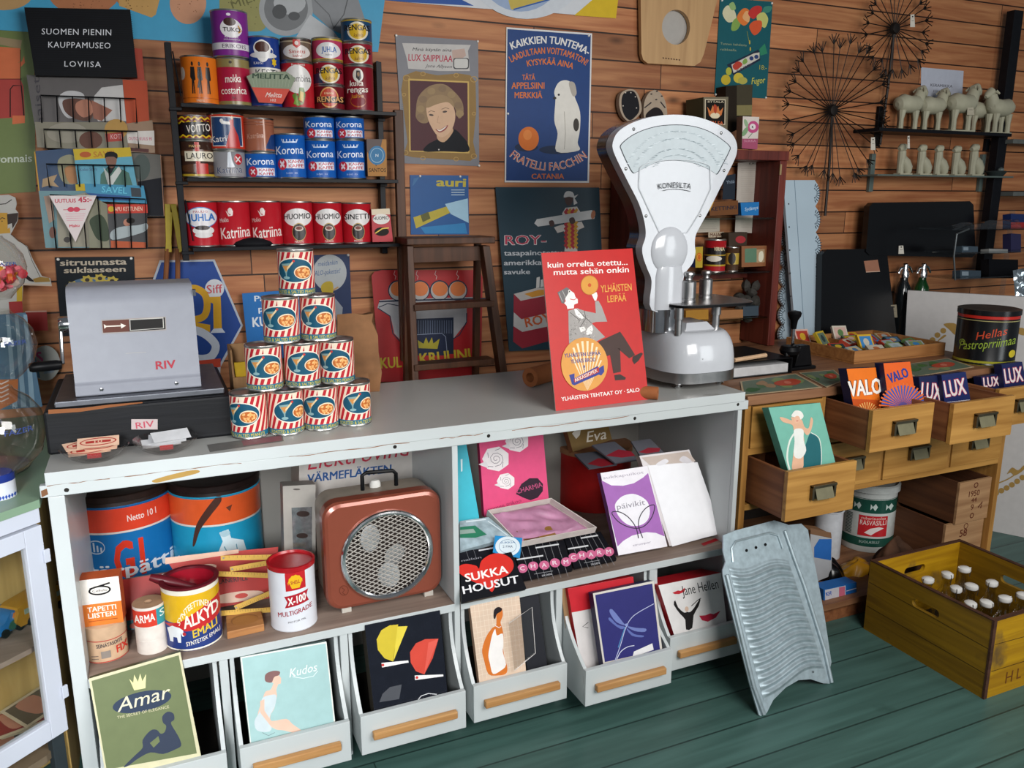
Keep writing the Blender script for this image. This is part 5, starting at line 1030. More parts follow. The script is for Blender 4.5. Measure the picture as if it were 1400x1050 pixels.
korona = lambda s: ([LN([(-.48, .13), (-.40, .20), (.44, .19), (.54, .12)], .025, '#cfdcf0')] + [LN([(-.36+.2*k, .13), (-.36+.2*k, .20)], .05, '#cfdcf0') for k in range(5)] if not s else []) + [T('Korona', (-.84, .47 if not s else .50), (.84, .44 if not s else .46), .19 if not s else .28, '#e3e8f2', bold=.02),
   R(-.4, .57 if not s else .60, 1.25, .20 if not s else .30, '#dfe0ea'), E(-.50, .68 if not s else .75, .27, .125 if not s else .21, '#c2283c', 24), LN([(-.62, .62), (-.38, .74)] if not s else [(-.62, .66), (-.38, .84)], .06, '#e9d8dc'), LN([(-.38, .62), (-.62, .74)] if not s else [(-.38, .66), (-.62, .84)], .06, '#e9d8dc'),
   T('KAHVI', (-.12, .66), (.80, .645), .075, '#b82a44', bold=.06) if not s else T('KAHVI', (-.12, .735), (.80, .725), .11, '#b82a44', bold=.06), T('KAFFE', (-.12, .755), (.80, .74), .075, '#b82a44', bold=.06) if not s else T('KAFFE', (-.12, .88), (.80, .87), .11, '#b82a44', bold=.06), T('500 G', (-.3, .9), (.4, .89), .04, '#a8bce6')]
KB = '#1a5cb0'
g = sc_('small blue tin with a red seal, underneath the copper tin', 360, 488, 642, 741, KB, korona(1), S2)
sc_('shiny copper tin standing on a small blue tin', 355, 480, 496, 641, '#9a5c44', [R(-1, .12, 2, .02, '#7a4432'), R(-1, .20, 2, .012, '#7a4432'), PG([(.35, .9), (.75, .5), (1, .45), (1, .92)], '#1f3a6e'), T('Katriina', (-.72, .62), (.30, .58), .16, '#c2907a'), R(.30, .02, .10, .95, '#c9937c')], on=g, step=.00009)
sc_('tall blue tin standing alone with nothing on top', 486, 614, 562, 743, KB, korona(0), S2)
g = sc_('tall blue tin, lower in the double stack beside the single tall blue tin', 614, 740, 588, 745, KB, korona(0), S2)
sc_('small blue tin on top of the stack beside the single tall blue tin', 610, 735, 488, 588, KB, korona(1), on=g)
g = sc_('tall blue tin, lower in the stack next to the brown box', 742, 866, 588, 746, KB, korona(0), S2)
sc_('small blue tin on top of the stack next to the brown box', 738, 860, 490, 588, KB, korona(1), on=g)
leanbox('coffee_box', 'brown box with a blue round seal at the end of the middle shelf board', 'box', K2((868, 587), (952, 588), (954, 744), (874, 744)), YS, 0, .05, '#3f2a26', '#5a3a26', [PG(K2((874, 744), (870, 640), (935, 744)), '#a5702e'), PG(K2((935, 588), (952, 588), (954, 744), (900, 744)), '#a5702e'), E(*K2((912, 656))[0], 11.5, 13, '#2f6f9a', 28), RING(*K2((912, 656))[0], 9, 10, .6, '#a8c2d0', 26), T('N', K2((906, 662))[0], K2((918, 662))[0], 4, '#d9e2e6'), T('SANTOS', K2((878, 726))[0], K2((950, 726))[0], 5.5, '#1f1614', bold=.02)])
# third board
oval = lambda w, c2: [E(.06, .37, .84, .21, '#e0dad8', 32), T(w, (-.78, .41), (.84, .39), .13, c2, bold=.05)]
bean = [E(.10, .70, .40, .20, '#241614', 26), RING(.10, .70, .42, .21, .02, '#c2a05a', 26), E(.10, .62, .26, .06, '#c9b8a8', 18), E(.10, .61, .20, .04, '#6e2a1c', 16), T('PAULIG', (-.2, .95), (.35, .94), .05, '#e6c8c0', bold=.03)]
RC = '#b31c28'
sc_('red tin with a white oval and blue word on the lowest shelf board', 108, 246, 848, 1030, RC, [E(.02, .36, .90, .23, '#dcd8da', 32), RING(.02, .36, .90, .23, .02, '#3a78b8', 32), T('JUHLA', (-.72, .44), (.80, .42), .16, '#2a6cb4', bold=.08), T('PAULIG', (-.4, .26), (.4, .25), .05, '#a8323a'), E(.1, .64, .60, .10, '#d9d6d4', 26), E(.05, .58, .42, .05, '#2a1a18', 20), E(.1, .74, .5, .06, '#d0ccca', 24)], S3)
katr = [T('Katriina', (-.80, .84), (.92, .78), .26, '#e9dcd6', bold=.02), E(-.18, .22, .14, .07, '#e2d0ca', 14), PG([(-.45, .2), (-.2, .32), (0, .2), (-.05, .32), (-.3, .34)], '#e2d0ca'), T('Mokka', (-.8, .48), (-.3, .45), .10, '#dcc4be')]
sc_('red tin with large white script next to the tin with a blue word', 248, 382, 848, 1030, RC, katr, S3)
sc_('red tin with large white script, second from the shelf end, behind the iron', 383, 515, 848, 1028, RC, katr, S3)
sc_('red tin with a white oval and dark cup, next to the white script tins', 514, 645, 850, 1022, RC, oval('HUOMIO', '#221c1e')+bean, S3)
sc_('red tin with a white oval and dark cup, in the middle of three such', 644, 768, 852, 1020, RC, oval('HUOMIO', '#221c1e')+bean, S3)
sc_('red tin with a white oval and dark cup, next to the folded coffee bag', 768, 890, 855, 1022, RC, oval('SINETTI', '#221c1e')+bean, S3)
leanbox('coffee_bag', 'small folded red coffee bag at the end of the lowest shelf board', 'bag', K2((888, 884), (965, 880), (980, 1020), (894, 1022)), YS, 2, .045, '#b02430', '#8e1c28', [PG(K2((888, 884), (965, 880), (968, 905), (890, 908)), '#d6c6ac'), E(*K2((930, 925))[0], 11.5, 7, '#dcd8d2', 24), T('HUOMIO', K2((898, 930))[0], K2((962, 926))[0], 5, '#222', bold=.04), E(*K2((932, 978))[0], 10, 6, '#1f1814', 20), LN(K2((905, 985), (935, 965), (962, 962)), 1.6, '#d9b84a')])
mb = MB(); q = atY(*K2((392, 1024))[0], 2.664); mb.lathe([(0, 0), (.052, 0), (.060, .006), (.052, .014), (.030, .022), (.012, .026), (0, .026)], col('#17171a', .45), (q.x, 2.653+.022, S3+.0004), 28, sy=.32)
tag(mb.build('flat_iron'), 'flat black iron lying in front of the red tins', 'iron')
# ================================================================ signs and prints on the boards
PW = WY-.0008
def sign(name, label, cat, pts, art, face, Y=PW, th=.003, side=None, step=.00002, pl=None, tacks=(), group=None):
    pl = pl or wallplane(Y-th); mb = MB(); f = col(face, .45, var=.04) if isinstance(face, str) else face; mb.slab(pts, pl, th, f, side=side or f); mb.art(art, pl, .0003, step)
    for q in tacks: mb.lathe([(0, .004), (.003, .0035), (.0045, 0)], col('#d9d6d0', .3), pl(*q, .0004), 10, axis=pl.n)
    o = mb.build(name); return tag(o, label, cat, group)
# biscuit poster
def biscuit(pts, c): return [PG(pts, c)]
rr = random.Random(2)
dots = lambda cx, cy, rx, ry, n, c: ([ell(cx+rx*rr.uniform(-.8, .8)*.9, cy+ry*rr.uniform(-.8, .8)*.9, .8, .8, 6) for _ in range(n)], c)
sign('biscuit_poster', 'wide light blue biscuit poster along the top of the wall', 'poster', [(-60, -70), (535, -70), (517, 71), (300, 60), (215, 55), (0, 41), (-60, 38)],
  [E(115, -18, 52, 40, '#a86a44', 30), dots(110, -10, 45, 28, 40, '#7a4a2c'), E(5, -8, 40, 22, '#b08a5a', 24), E(185, -12, 30, 26, '#a5693f', 24), PG([(160, -20), (222, -15), (213, 20), (207, 24), (163, 8)], '#b98f52'), dots(190, 4, 26, 14, 22, '#7f5a2c'), E(257, 4, 25, 29, '#c08a6a', 30), dots(257, 8, 20, 22, 16, '#8e5c3e'), PG(rrect(300, -40, 366, 43, 14), '#8e8a52'), dots(330, 15, 30, 25, 24, '#5f5c30'), T('MILK', (318, 12), (358, -2), 11, '#5f5c30'),
   E(391, 12, 37, 37, '#9a9c9e', 36), E(391, 12, 30, 30, '#6e7072', 32), PG(ell(396, 4, 22, 16, 18), '#a8aaac'), E(382, 16, 10, 10, '#46484a', 16), E(402, 22, 8, 6, '#4a4c4e', 14), PG([(420, -50), (500, -50), (490, 0), (500, 30), (470, 48), (452, 40), (428, 18)], '#7f8184'), PG([(424, 20), (455, 42), (470, 60), (440, 62), (405, 50)], '#b4b6b8'), LN([(480, -20), (470, 20), (455, 40)], 1.5, '#4e5052'), LN([(430, 0), (450, 20), (456, 38)], 1.2, '#585a5c')], '#3a93b8')
sign('figure_poster', 'olive green poster with a flat red drawn figure, at the wall end', 'poster', [(-40, 39), (46, 44), (49, 262), (-40, 268)],
  [PG([(-40, 60), (0, 64), (28, 66), (28, 84), (24, 86), (30, 84), (33, 76), (34, 86), (28, 92), (28, 108), (-40, 108)], '#c4643a'), PG([(-40, 108), (28, 108), (32, 118), (34, 160), (0, 162), (-40, 168)], '#9e342c'), PG([(-5, 50), (30, 55), (28, 66), (15, 64), (-5, 60)], '#8e7a5a'), LN([(-40, 108), (30, 108)], .8, '#1a1412'), LN([(14, 160), (14, 122), (18, 117), (29, 117), (33, 160)], 1.6, '#1a1412'), LN([(28, 68), (28, 108), (33, 160)], .9, '#1a1412'), PG([(17, 158), (34, 158), (34, 168), (17, 170)], '#c4643a'), T('wonnais', (-12, 223), (44, 221), 11, '#b9bfae', bold=.05)], '#62703a', tacks=((44, 48),))
mb = MB(); pl = wallplane(2.745); lbp = tilt_plane(110, 105, 2.735, 4); mb.slab([(33, 10), (178, 13), (188, 106), (48, 103)], lbp, .018, col('#0b0c10', .5, var=.15))
its = [LN([(36+k*.55, 14+k*3.1), (180+k*.28, 17+k*3.1)], .4, '#16181e') for k in range(28)]
its += [T('SUOMEN PIENIN', (57, 47), (152, 48.5), 8.5, '#cfcfd4', bold=.0, sp=1.1), T('KAUPPAMUSEO', (66, 65), (151, 66.5), 8.5, '#cfcfd4', bold=.0, sp=1.1), T('LOVIISA', (88, 91), (138, 92), 8, '#cfcfd4', bold=.0, sp=1.2)]
mb.art(its, lbp, .0003, .00002); tag(mb.build('letter_board', bevel=.002), 'black felt letter board with white SUOMEN PIENIN KAUPPAMUSEO LOVIISA lettering', 'sign')
leanbox('red_book', 'orange-red cover standing behind the letter board', 'book', [(170, 64), (194, 67), (198, 112), (178, 112)], 2.775, 3, .006, '#a8402c', '#c9b8a8')
# ---------------------------------------------------------------- magazine rack
K = crop(30, 90, 4.038); p, t = kk(K)
rk = thing('magazine_rack', 'black wire wall rack with four tiers of old magazines', 'rack', atY(110, 335, 2.70)); WIRE = col('#0e0e10', .4)
tiers = [((104, 163), (628, 182), 312, 110, 634, 2.735), ((120, 350), (638, 362), 452, 130, 645, 2.72), ((134, 542), (650, 552), 668, 152, 655, 2.705), ((156, 712), (680, 736), 1008, 190, 688, 2.69)]
for (a, b, yb, xl, xr, Y) in tiers:
    mb = MB(); A, B = p(a)[0], p(b)[0]; C, D = p((xl, yb), (xr, yb)); pl = wallplane(Y); mb.tube([pl(*C), pl(*A), pl(*B), pl(*D)], .0022, WIRE, 6)
    for k in range(1, 6):
        f = k/6; mb.tube([pl(A[0]+(B[0]-A[0])*f, A[1]+(B[1]-A[1])*f), pl(C[0]+(D[0]-C[0])*f, C[1]+(D[1]-C[1])*f)], .0018, WIRE, 5)
    q0, q1 = pl(*C), pl(*D); mb.tube([q0, V3((q0.x, 2.79, q0.z)), V3((q1.x, 2.79, q1.z)), q1], .0022, WIRE, 6); mb.build('tier', rk)
mb = MB(); q = [atY(*x, 2.792) for x in ((72, 150), (85, 335))]; mb.tube(q, .0025, WIRE, 6); mb.build('back_wire', rk)
def mag(label, c4, Y, art, face, th=.004): return leanbox('magazine', label, 'magazine', p(*c4), Y, 3, th, face, '#c9c2b6', art, group='magazines in the wall rack', step=.00002)
SKN = '#a8705a'
mag('grey and orange magazine with a white-hooded head lying sideways, top tier', ((25, 50), (690, 80), (705, 330), (70, 330)), 2.752, [PG(p((555, 76), (690, 82), (704, 325), (578, 325)), '#a8401c'), PG(p((400, 165), (440, 120), (556, 105), (575, 305), (420, 305), (390, 240)), '#b9b6b4'), CG(p((200, 180), (240, 142), (300, 140), (345, 165), (330, 240), (270, 290), (225, 260)), '#b3b1b2', 4), CG(p((225, 195), (280, 180), (340, 185), (385, 195), (400, 250), (370, 300), (300, 295), (240, 255)), '#5a382c', 4), CG(p((300, 205), (350, 185), (380, 200), (390, 260), (340, 285), (300, 250)), SKN, 4), PG(p((385, 190), (500, 245), (440, 305), (395, 290)), '#8e5a48'), T('naiset', p((120, 330))[0], p((95, 60))[0], 10, '#3a363c', bold=-.01)], '#55504f')
mag('tan magazine with a soft painted cover in the second tier', ((70, 310), (570, 312), (590, 470), (85, 450)), 2.732, [E(*p((250, 370))[0], 28, 14, '#8a8476', 20), E(*p((380, 410))[0], 16, 12, '#5a3628', 18), E(*p((520, 350))[0], 16, 14, '#a57f3f', 18), PG(p((460, 375), (560, 365), (560, 415), (465, 420)), '#a03a30'), T('KOTI', p((490, 405))[0], p((550, 402))[0], 7, '#c9a0a0')], '#76705f')
mag('folded brown magazine with a white title strip in the second tier', ((560, 320), (720, 300), (735, 480), (570, 475)), 2.740, [PG(p((575, 362), (730, 358), (732, 440), (577, 425)), '#c9c2bc'), t('OUTO KUUS 95', (588, 410), (718, 412), 4.5, '#b8486a', bold=.03), PG(p((580, 450), (700, 460), (700, 478), (580, 470)), '#4a201c')], '#8a6f58')
mag('dark blue magazine with a tan round shape in the third tier', ((75, 470), (285, 455), (320, 700), (95, 700)), 2.728, [CG(p((200, 520), (260, 490), (300, 520), (310, 640), (240, 650), (205, 600)), '#86846a', 4), CG(p((235, 570), (280, 550), (310, 580), (312, 640), (260, 645)), '#a5744a', 4), PG(p((115, 625), (160, 610), (195, 600), (175, 640), (205, 670), (150, 660), (110, 672)), '#a58a68'), LN(p((70, 475), (95, 690)), 1.6, '#b98a2a')], '#17375a')
mag('grey magazine with a dark landscape hanging over the rack side', ((600, 470), (765, 492), (785, 830), (640, 830)), 2.744, [PG(p((640, 640), (780, 615), (786, 828), (650, 828)), '#12141c'), E(*p((660, 560))[0], 12, 18, '#3f4a46', 18), LN(p((765, 492), (785, 828)), 1, '#a5785a')], '#57544e')
mag('magazine with a yellow title strip and a dark-haired man in a light collar', ((282, 460), (598, 450), (640, 690), (315, 700)), 2.716, [PG(p((282, 460), (598, 450), (606, 500), (292, 522)), '#b99d1c'), t('SAVEL', (395, 505), (525, 498), 8, '#a86a1c', bold=.03), E(*p((350, 490))[0], 8, 4, '#a8501c', 14), PG(p((435, 600), (470, 560), (500, 555), (550, 570), (590, 590), (620, 690), (430, 690)), '#41665a'), PG(p((450, 560), (490, 610), (535, 552), (550, 580), (505, 650), (490, 690), (470, 640)), '#b9bcb8'), PG(p((470, 560), (490, 600), (515, 555)), '#1c1c24'), CG(p((462, 500), (495, 490), (522, 505), (518, 545), (495, 565), (470, 548)), '#7a5444', 4), CG(p((458, 510), (462, 482), (495, 474), (525, 485), (526, 512), (505, 502), (470, 503)), '#171416', 4), t('Koko Stars', (320, 582), (415, 578), 4.5, '#46587a')], '#4f93a8')
mag('blue magazine lettered in pale blue at the back of the lowest tier', ((345, 650), (672, 662), (690, 760), (360, 745)), 2.708, [PG(p((295, 655), (345, 650), (350, 690), (298, 690)), '#b39a1c'), t('SAVEL', (440, 698), (580, 706), 9, '#58b0c8', bold=.02), PG(p((350, 700), (600, 720), (600, 745), (352, 735)), '#1c4a80'), PG(p((600, 672), (655, 676), (660, 725), (605, 722)), '#2a3238')], '#237a9c')
mag('pale magazine with a seated figure in the lowest tier', ((92, 690), (360, 690), (380, 1005), (130, 1005)), 2.704, [PG(p((120, 720), (165, 715), (180, 850), (150, 870)), '#a08472'), E(*p((170, 920))[0], 5, 8, '#6e4638', 14), PG(p((190, 740), (350, 700), (375, 1000), (200, 1000)), '#8a8474'), E(*p((250, 960))[0], 5, 4, '#3a3430', 12)], '#557a80')
mag('green-grey magazine behind the price pennant in the lowest tier', ((350, 700), (480, 770), (490, 1005), (372, 1005)), 2.700, [CG(p((375, 850), (430, 820), (470, 870), (480, 960), (420, 960), (385, 900)), '#2c3a24', 4)], '#726f58')
mag('magazine with an orange title bar and lying figures in the lowest tier', ((470, 765), (690, 765), (695, 1005), (485, 1005)), 2.697, [PG(p((472, 765), (692, 765), (694, 812), (475, 815)), '#b8301f'), E(*p((492, 790))[0], 4, 4, '#c9a81c', 12), t('APU KETTUNEN', (512, 802), (665, 800), 6, '#d9c0a8', bold=.02), CG(p((490, 920), (540, 890), (640, 880), (690, 870), (685, 910), (600, 940), (500, 960)), '#97a0a2', 4), E(*p((580, 865))[0], 5, 5, SKN, 14), E(*p((600, 855))[0], 6, 4, '#17120f', 14), PG(p((490, 965), (690, 975), (692, 1004), (492, 1004)), '#a8481c')], '#2b2a2c')
sign('price_pennant', 'white triangular pennant reading UUTUUS 45 hanging on the rack', 'pennant', p((150, 716), (412, 716), (296, 972)), [t('UUTUUS', (182, 756), (298, 754), 5.5, '#b83048', bold=.05), t('45:-', (310, 754), (386, 750), 7.5, '#b83048', bold=.08), LN(p((228, 795), (352, 792)), .8, '#b83048'), E(*p((270, 793))[0], 4.6, 3.5, '#c23a50', 14), E(*p((302, 793))[0], 4.6, 3.5, '#c23a50', 14), ([LN(p((238+i*3, 818+i*12), (350-i*4, 816+i*12)), .6, '')[0][0] for i in range(4)], '#d08a98'), t('Maku', (262, 892), (318, 888), 4, '#c23a50', bold=.06)], '#cfc2c0', Y=2.689, th=.001)
# ---------------------------------------------------------------- portrait print
K = crop(520, 0, 3.09); p, t = kk(K)
GD = '#a5813f'
sign('portrait_poster', 'grey soap poster with a smiling curly-haired woman in a gilt frame', 'poster', p((63, 148), (413, 172), (418, 702), (98, 690)),
  [PG(p((92, 182), (382, 190), (370, 215), (378, 300), (250, 300), (118, 290), (112, 250)), '#b9b4b0'), t('Minä käytän aina', (135, 214), (300, 218), 4.5, '#2a2628', shear=.3), t('LUX SAIPPUAA', (118, 256), (305, 262), 9.5, '#a82a42', bold=.04), t('June Allyson', (190, 284), (300, 288), 4.5, '#4a4648', shear=.4), PG(p((302, 212), (355, 205), (362, 235), (325, 262), (305, 250)), '#b59a8e'), PG(rrect(*p((308, 245))[0], *p((374, 292))[0], 3), '#3a3a3c'), PG(rrect(*p((312, 248))[0], *p((370, 288))[0], 3), '#c2bfba'),
   PG(p((98, 320), (150, 300), (240, 318), (330, 310), (380, 318), (402, 345), (405, 470), (392, 600), (405, 660), (380, 680), (260, 672), (140, 665), (98, 655), (115, 600), (100, 480), (88, 380)), '#8a6a34')] +
  [RING(*p((x, y))[0], a*.7, a*.6, .9, '#b08c4c', 16) for x, y, a in ((110, 330, 7), (395, 335, 7), (395, 660, 6), (105, 645, 6), (180, 312, 5), (320, 318, 5), (395, 480, 4), (100, 400, 4), (180, 668, 5), (320, 672, 5))] +
  [PG(p((118, 332), (374, 344), (376, 648), (122, 640)), '#c2a055'), PG(p((124, 340), (368, 350), (370, 642), (128, 636)), '#47161f'),
   CG(p((185, 640), (200, 610), (245, 585), (255, 560), (310, 545), (350, 580), (368, 605), (370, 641), (280, 639)), '#14161c', 4), CG(p((240, 585), (245, 540), (300, 540), (305, 560), (270, 600)), '#c29a78', 4),
   CG(p((150, 470), (160, 410), (205, 365), (265, 355), (310, 385), (345, 430), (350, 480), (330, 500), (312, 450), (290, 425), (200, 440), (205, 510), (175, 520), (152, 500)), '#8a6f4e', 4),
   CG(p((195, 450), (220, 430), (290, 425), (310, 455), (316, 500), (300, 550), (268, 578), (240, 572), (212, 530), (198, 490)), '#cfa888', 4), CG(p((195, 455), (205, 415), (255, 400), (300, 420), (312, 455), (285, 432), (240, 440)), '#967a56', 4),
   CG(p((232, 545), (250, 548), (285, 528), (275, 548), (250, 560)), '#8e3a38', 3), CG(p((238, 546), (252, 549), (280, 532), (268, 546), (250, 555)), '#e6dcd2', 3), E(*p((215, 486))[0], 3.2, 1.4, '#4a3a34', 10, 8), E(*p((272, 472))[0], 3.2, 1.4, '#4a3a34', 10, -8), LN(p((202, 474), (214, 468), (230, 472)), .7, '#5f4a38'), LN(p((258, 462), (275, 455), (290, 460)), .7, '#5f4a38'), LN(p((245, 490), (240, 518), (252, 520)), .7, '#b0886c'), E(*p((247, 632))[0], 1, 1, '#c9c2ba', 8)] +
  [E(*p((x, y))[0], 5.6, 4.8, ('#967b55', '#80664a')[k % 2], 14) for k, (x, y) in enumerate( ((170, 460), (180, 420), (215, 385), (262, 375), (300, 400), (330, 445), (335, 480), (170, 495)))] + [([LN(p((90, 440+k*9), (101, 441+k*9)), .5, '')[0][0] for k in range(10)], '#6e6c6a')],
  '#76757a', tacks=p((67, 150), (411, 175), (417, 700)))
# ---------------------------------------------------------------- orange-brand sign with a plain white pup
K = crop(520, 0, 3.281); p, t = kk(K, 3.281); OG, CR_ = '#cf6c26', '#dcd8d2'
def arc_t(s, a, m, b, h, c, **k):
    (x0, y0), (x1, y1), (x2, y2) = p(a, m, b); d = 2*(x0*(y1-y2)+x1*(y2-y0)+x2*(y0-y1)); q = [x*x+y*y for x, y in ((x0, y0), (x1, y1), (x2, y2))]
    ux = (q[0]*(y1-y2)+q[1]*(y2-y0)+q[2]*(y0-y1))/d; uy = (q[0]*(x2-x1)+q[1]*(x0-x2)+q[2]*(x1-x0))/d; r = math.hypot(x0-ux, y0-uy); A = math.degrees(math.atan2(y0-uy, x0-ux)); B = math.degrees(math.atan2(y2-uy, x2-ux))
    if uy < y1 and B > A: B -= 360 if B-A > 180 else 0
    if uy < y1: return TA(s, ux, uy, r, A, B, h/3.281, c, inward=True, **k)
    return TA(s, ux, uy, r, A, B, h/3.281, c, **k)
sign('enamel_sign', 'dark blue enamel sign with orange lettering, an orange and a white puppy', 'sign', p((566, 122), (950, 150), (936, 820), (558, 818)),
  [PG(p((570, 130), (944, 157), (929, 812), (564, 810)), '#173a72'), arc_t('KAIKKIEN TUNTEMA-', (590, 222), (760, 195), (930, 248), 34, CR_, bold=.06), arc_t('LAADULTAAN VOITTAMATON!', (588, 280), (756, 241), (920, 294), 30, OG, bold=.05), arc_t('KYSYKÄÄ AINA', (660, 298), (760, 290), (862, 310), 28, OG, bold=.05),
   t('TÄTÄ', (636, 358), (694, 358), 24, OG, bold=.05), t('APPELSIINI', (588, 398), (736, 398), 30, OG, bold=.05), t('MERKKIÄ', (602, 440), (726, 440), 28, OG, bold=.05), arc_t('FRATELLI FACCHIN', (578, 700), (760, 765), (930, 705), 38, '#d6d0cc', bold=.07), arc_t('FRATELLI FACCHIN', (578, 700), (760, 765), (930, 705), 37, '#c4664a', bold=.0), t('CATANIA', (678, 802), (824, 802), 24, OG, bold=.04),
   E(*p((655, 660))[0], 16, 6, '#0f2444', 20), E(*p((790, 672))[0], 24, 6, '#0f2444', 20), E(*p((665, 622))[0], 14, 16.3, '#cd6a20', 30), E(*p((660, 605))[0], 6, 7, '#d97f38', 20),
   CG(p((790, 680), (795, 600), (780, 540), (785, 450), (780, 410), (800, 370), (835, 360), (862, 380), (870, 430), (895, 500), (895, 580), (885, 640), (890, 675)), '#d9d4cb', 4), CG(p((845, 372), (870, 372), (880, 420), (862, 430)), '#a8a096', 4), E(*p((800, 425))[0], 1.6, 1.6, '#2a2424', 8), E(*p((782, 440))[0], 2.4, 2, '#2a2424', 8), LN(p((825, 500), (830, 600), (825, 670)), .8, '#a39c92'), E(*p((878, 560))[0], 4, 9, '#3a342e', 14)], '#d4d2d0', th=.004, tacks=p((572, 510), (935, 160)))
# ---------------------------------------------------------------- flashlight advert (figure left out), roy sign, coffee sign
sign('battery_sign', 'small bright blue sign with a yellow word and a yellow tube', 'sign', p((133, 785), (395, 787), (398, 1052), (137, 1052)),
  [PG(p((150, 800), (175, 795), (150, 830), (143, 835)), '#3a6a9a'), t('auri', (250, 834), (384, 838), 40, '#b9a83a', bold=.08), ([q for k in range(3) for q in LN(p((318, 852+k*11), (378, 852+k*11)), 1.2, '')[0]], '#a8bcc8'), PG(p((148, 975), (300, 925), (312, 955), (160, 1025)), '#b3a23a'), PG(p((290, 915), (392, 890), (396, 1000), (316, 960)), '#9cc0d4'), PG(p((180, 965), (215, 950), (225, 980), (190, 997)), '#5a5a2a'), PG(p((180, 1020), (380, 1000), (390, 1048), (200, 1048)), '#2a7ab0')], '#16508c', th=.003, tacks=p((178, 790), (358, 792)))
K = crop(660, 240, 3.182); p, t = kk(K, 3.182); SKD = '#4a2e28'
rl = tilt_plane(750, 480, 2.752, 3.5)
dm_ = lambda c, sel: ([p((x, y-9), (x+7, y), (x, y+9), (x-7, y)) for k, (x, y) in enumerate([(352+14*i+(7 if j % 2 else 0), 150+9*j) for j in range(19) for i in range(5)]) if sel(k) and 355 < x < 412-(0 if y < 240 else 0) and not (190 < y < 0)], c)
sign('cigarette_sign', 'dark teal cigarette sign with a headscarfed person carrying a giant cigarette', 'sign', p((55, 50), (507, 52), (535, 745), (115, 765)),
  [PG(p((310, 225), (340, 215), (430, 200), (442, 225), (418, 235), (405, 262), (412, 330), (355, 330), (362, 265), (352, 242), (325, 250)), '#d2c8c0'), PG(p((345, 165), (360, 140), (410, 135), (425, 160), (412, 190), (352, 195)), '#d2c8c0'), dm_('#b3222c', lambda k: k % 2), dm_('#c9921c', lambda k: k % 2 == 0), CG(p((357, 90), (375, 78), (393, 92), (388, 120), (374, 132), (360, 118)), SKD, 4), CG(p((352, 95), (362, 70), (390, 72), (398, 95), (375, 92)), '#d6d2ce', 3), PG(p((393, 92), (415, 82), (400, 100), (412, 120), (396, 128)), '#d6d2ce'), PG(p((235, 190), (475, 150), (490, 170), (485, 188), (240, 222), (224, 208)), '#c9c8c6'), E(*p((480, 170))[0], 3, 6, '#a86a4a', 14, 10), CG(p((288, 200), (305, 195), (312, 215), (295, 222)), SKD, 3), CG(p((376, 188), (395, 182), (402, 204), (382, 210)), SKD, 3),
   t('ROY-', (94, 302), (278, 300), 44, '#cfc8c8', bold=.08), t('ROY-', (97, 300), (275, 298), 41, '#a82c46', bold=.02), t('tasapainotettu', (92, 348), (345, 345), 23, '#b9bcc0', bold=.05), t('amerikkalainen', (92, 390), (360, 387), 23, '#b9bcc0', bold=.05), t('savuke', (92, 430), (206, 428), 22, '#b9bcc0', bold=.05),
   PG(p((135, 515), (165, 545), (360, 500), (360, 700), (172, 752), (132, 722)), '#8e1c2e'), PG(p((135, 515), (230, 490), (360, 480), (360, 505), (165, 545)), '#b8b2ae'), PG(p((180, 515), (240, 498), (360, 490), (360, 500), (215, 530)), '#c98a2a'), PG(p((135, 595), (168, 625), (360, 580), (360, 640), (172, 680), (133, 655)), '#b3b2b0'), t('ROY', (188, 660), (300, 635), 42, '#b8501f', bold=.06), ([q for k in range(4) for q in [p((232+18*k, 490-4*k), (246+18*k, 487-4*k), (248+18*k, 440-6*k+(k % 2)*16), (234+18*k, 444-6*k+(k % 2)*16))]], '#c9c6c2')], '#10303e', pl=rl, th=.004)
K = crop(500, 320, 5); p, t = kk(K, 5); NV = '#1a2238'
krl = tilt_plane(590, 505, 2.74, 6)
sign('coffee_sign', 'red enamel sign with four cups and a crown, behind the ladder', 'sign', p((40, 285), (60, 258), (110, 246), (760, 246), (785, 262), (800, 300), (790, 840), (780, 860), (760, 870), (740, 1000), (100, 1010)),
  [PG(p((80, 505), (95, 452), (150, 448), (740, 430), (750, 440), (690, 445), (690, 600), (600, 715), (600, 820), (420, 820), (250, 740), (195, 680), (170, 560)), '#9c9a9c')] +
  [q for x in (220, 372, 505, 628) for q in (E(*p((x, 385))[0], 13.6, 14, NV, 26), E(*p((x, 387))[0], 12, 12.6, '#a8a4a2', 26), E(*p((x+2, 375))[0], 10.5, 10, '#c9703c', 24))] +
  [LN(p((90, 462), (250, 455), (820, 440)), 2, NV), LN(p((90, 500), (150, 475), (225, 490)), 1.2, NV), LN(p((85, 508), (165, 560), (185, 680), (240, 740)), 1.4, NV), LN(p((690, 540), (690, 600), (640, 690), (600, 715)), 1.4, NV), PG(p((330, 580), (600, 570), (600, 820), (330, 820)), NV), ([LN(p((345+k*16, 590), (345+k*16, 680)), .9, '')[0][0] for k in range(16)], '#5a6478'), PG(p((345, 690), (520, 680), (545, 700), (555, 830), (345, 830)), '#16203c'), LN(p((345, 688), (520, 678), (546, 702), (556, 810)), .8, '#8a94a8'),
   PG(p((362, 780), (355, 725), (395, 750), (412, 705), (430, 750), (452, 705), (462, 748), (505, 715), (490, 785)), '#a5982a')] + [LN(p((x, 250), (x-8, 275), (x+6, 290), (x, 310)), .7, '#b9a8a4') for x in (200, 352, 480, 628)] +
  [t('KULTA', (102, 918), (350, 902), 76, '#b39c26', bold=.06), t('KRUUNU', (372, 893), (765, 852), 80, '#b39c26', bold=.06)], '#a01a1e', pl=krl, th=.004)
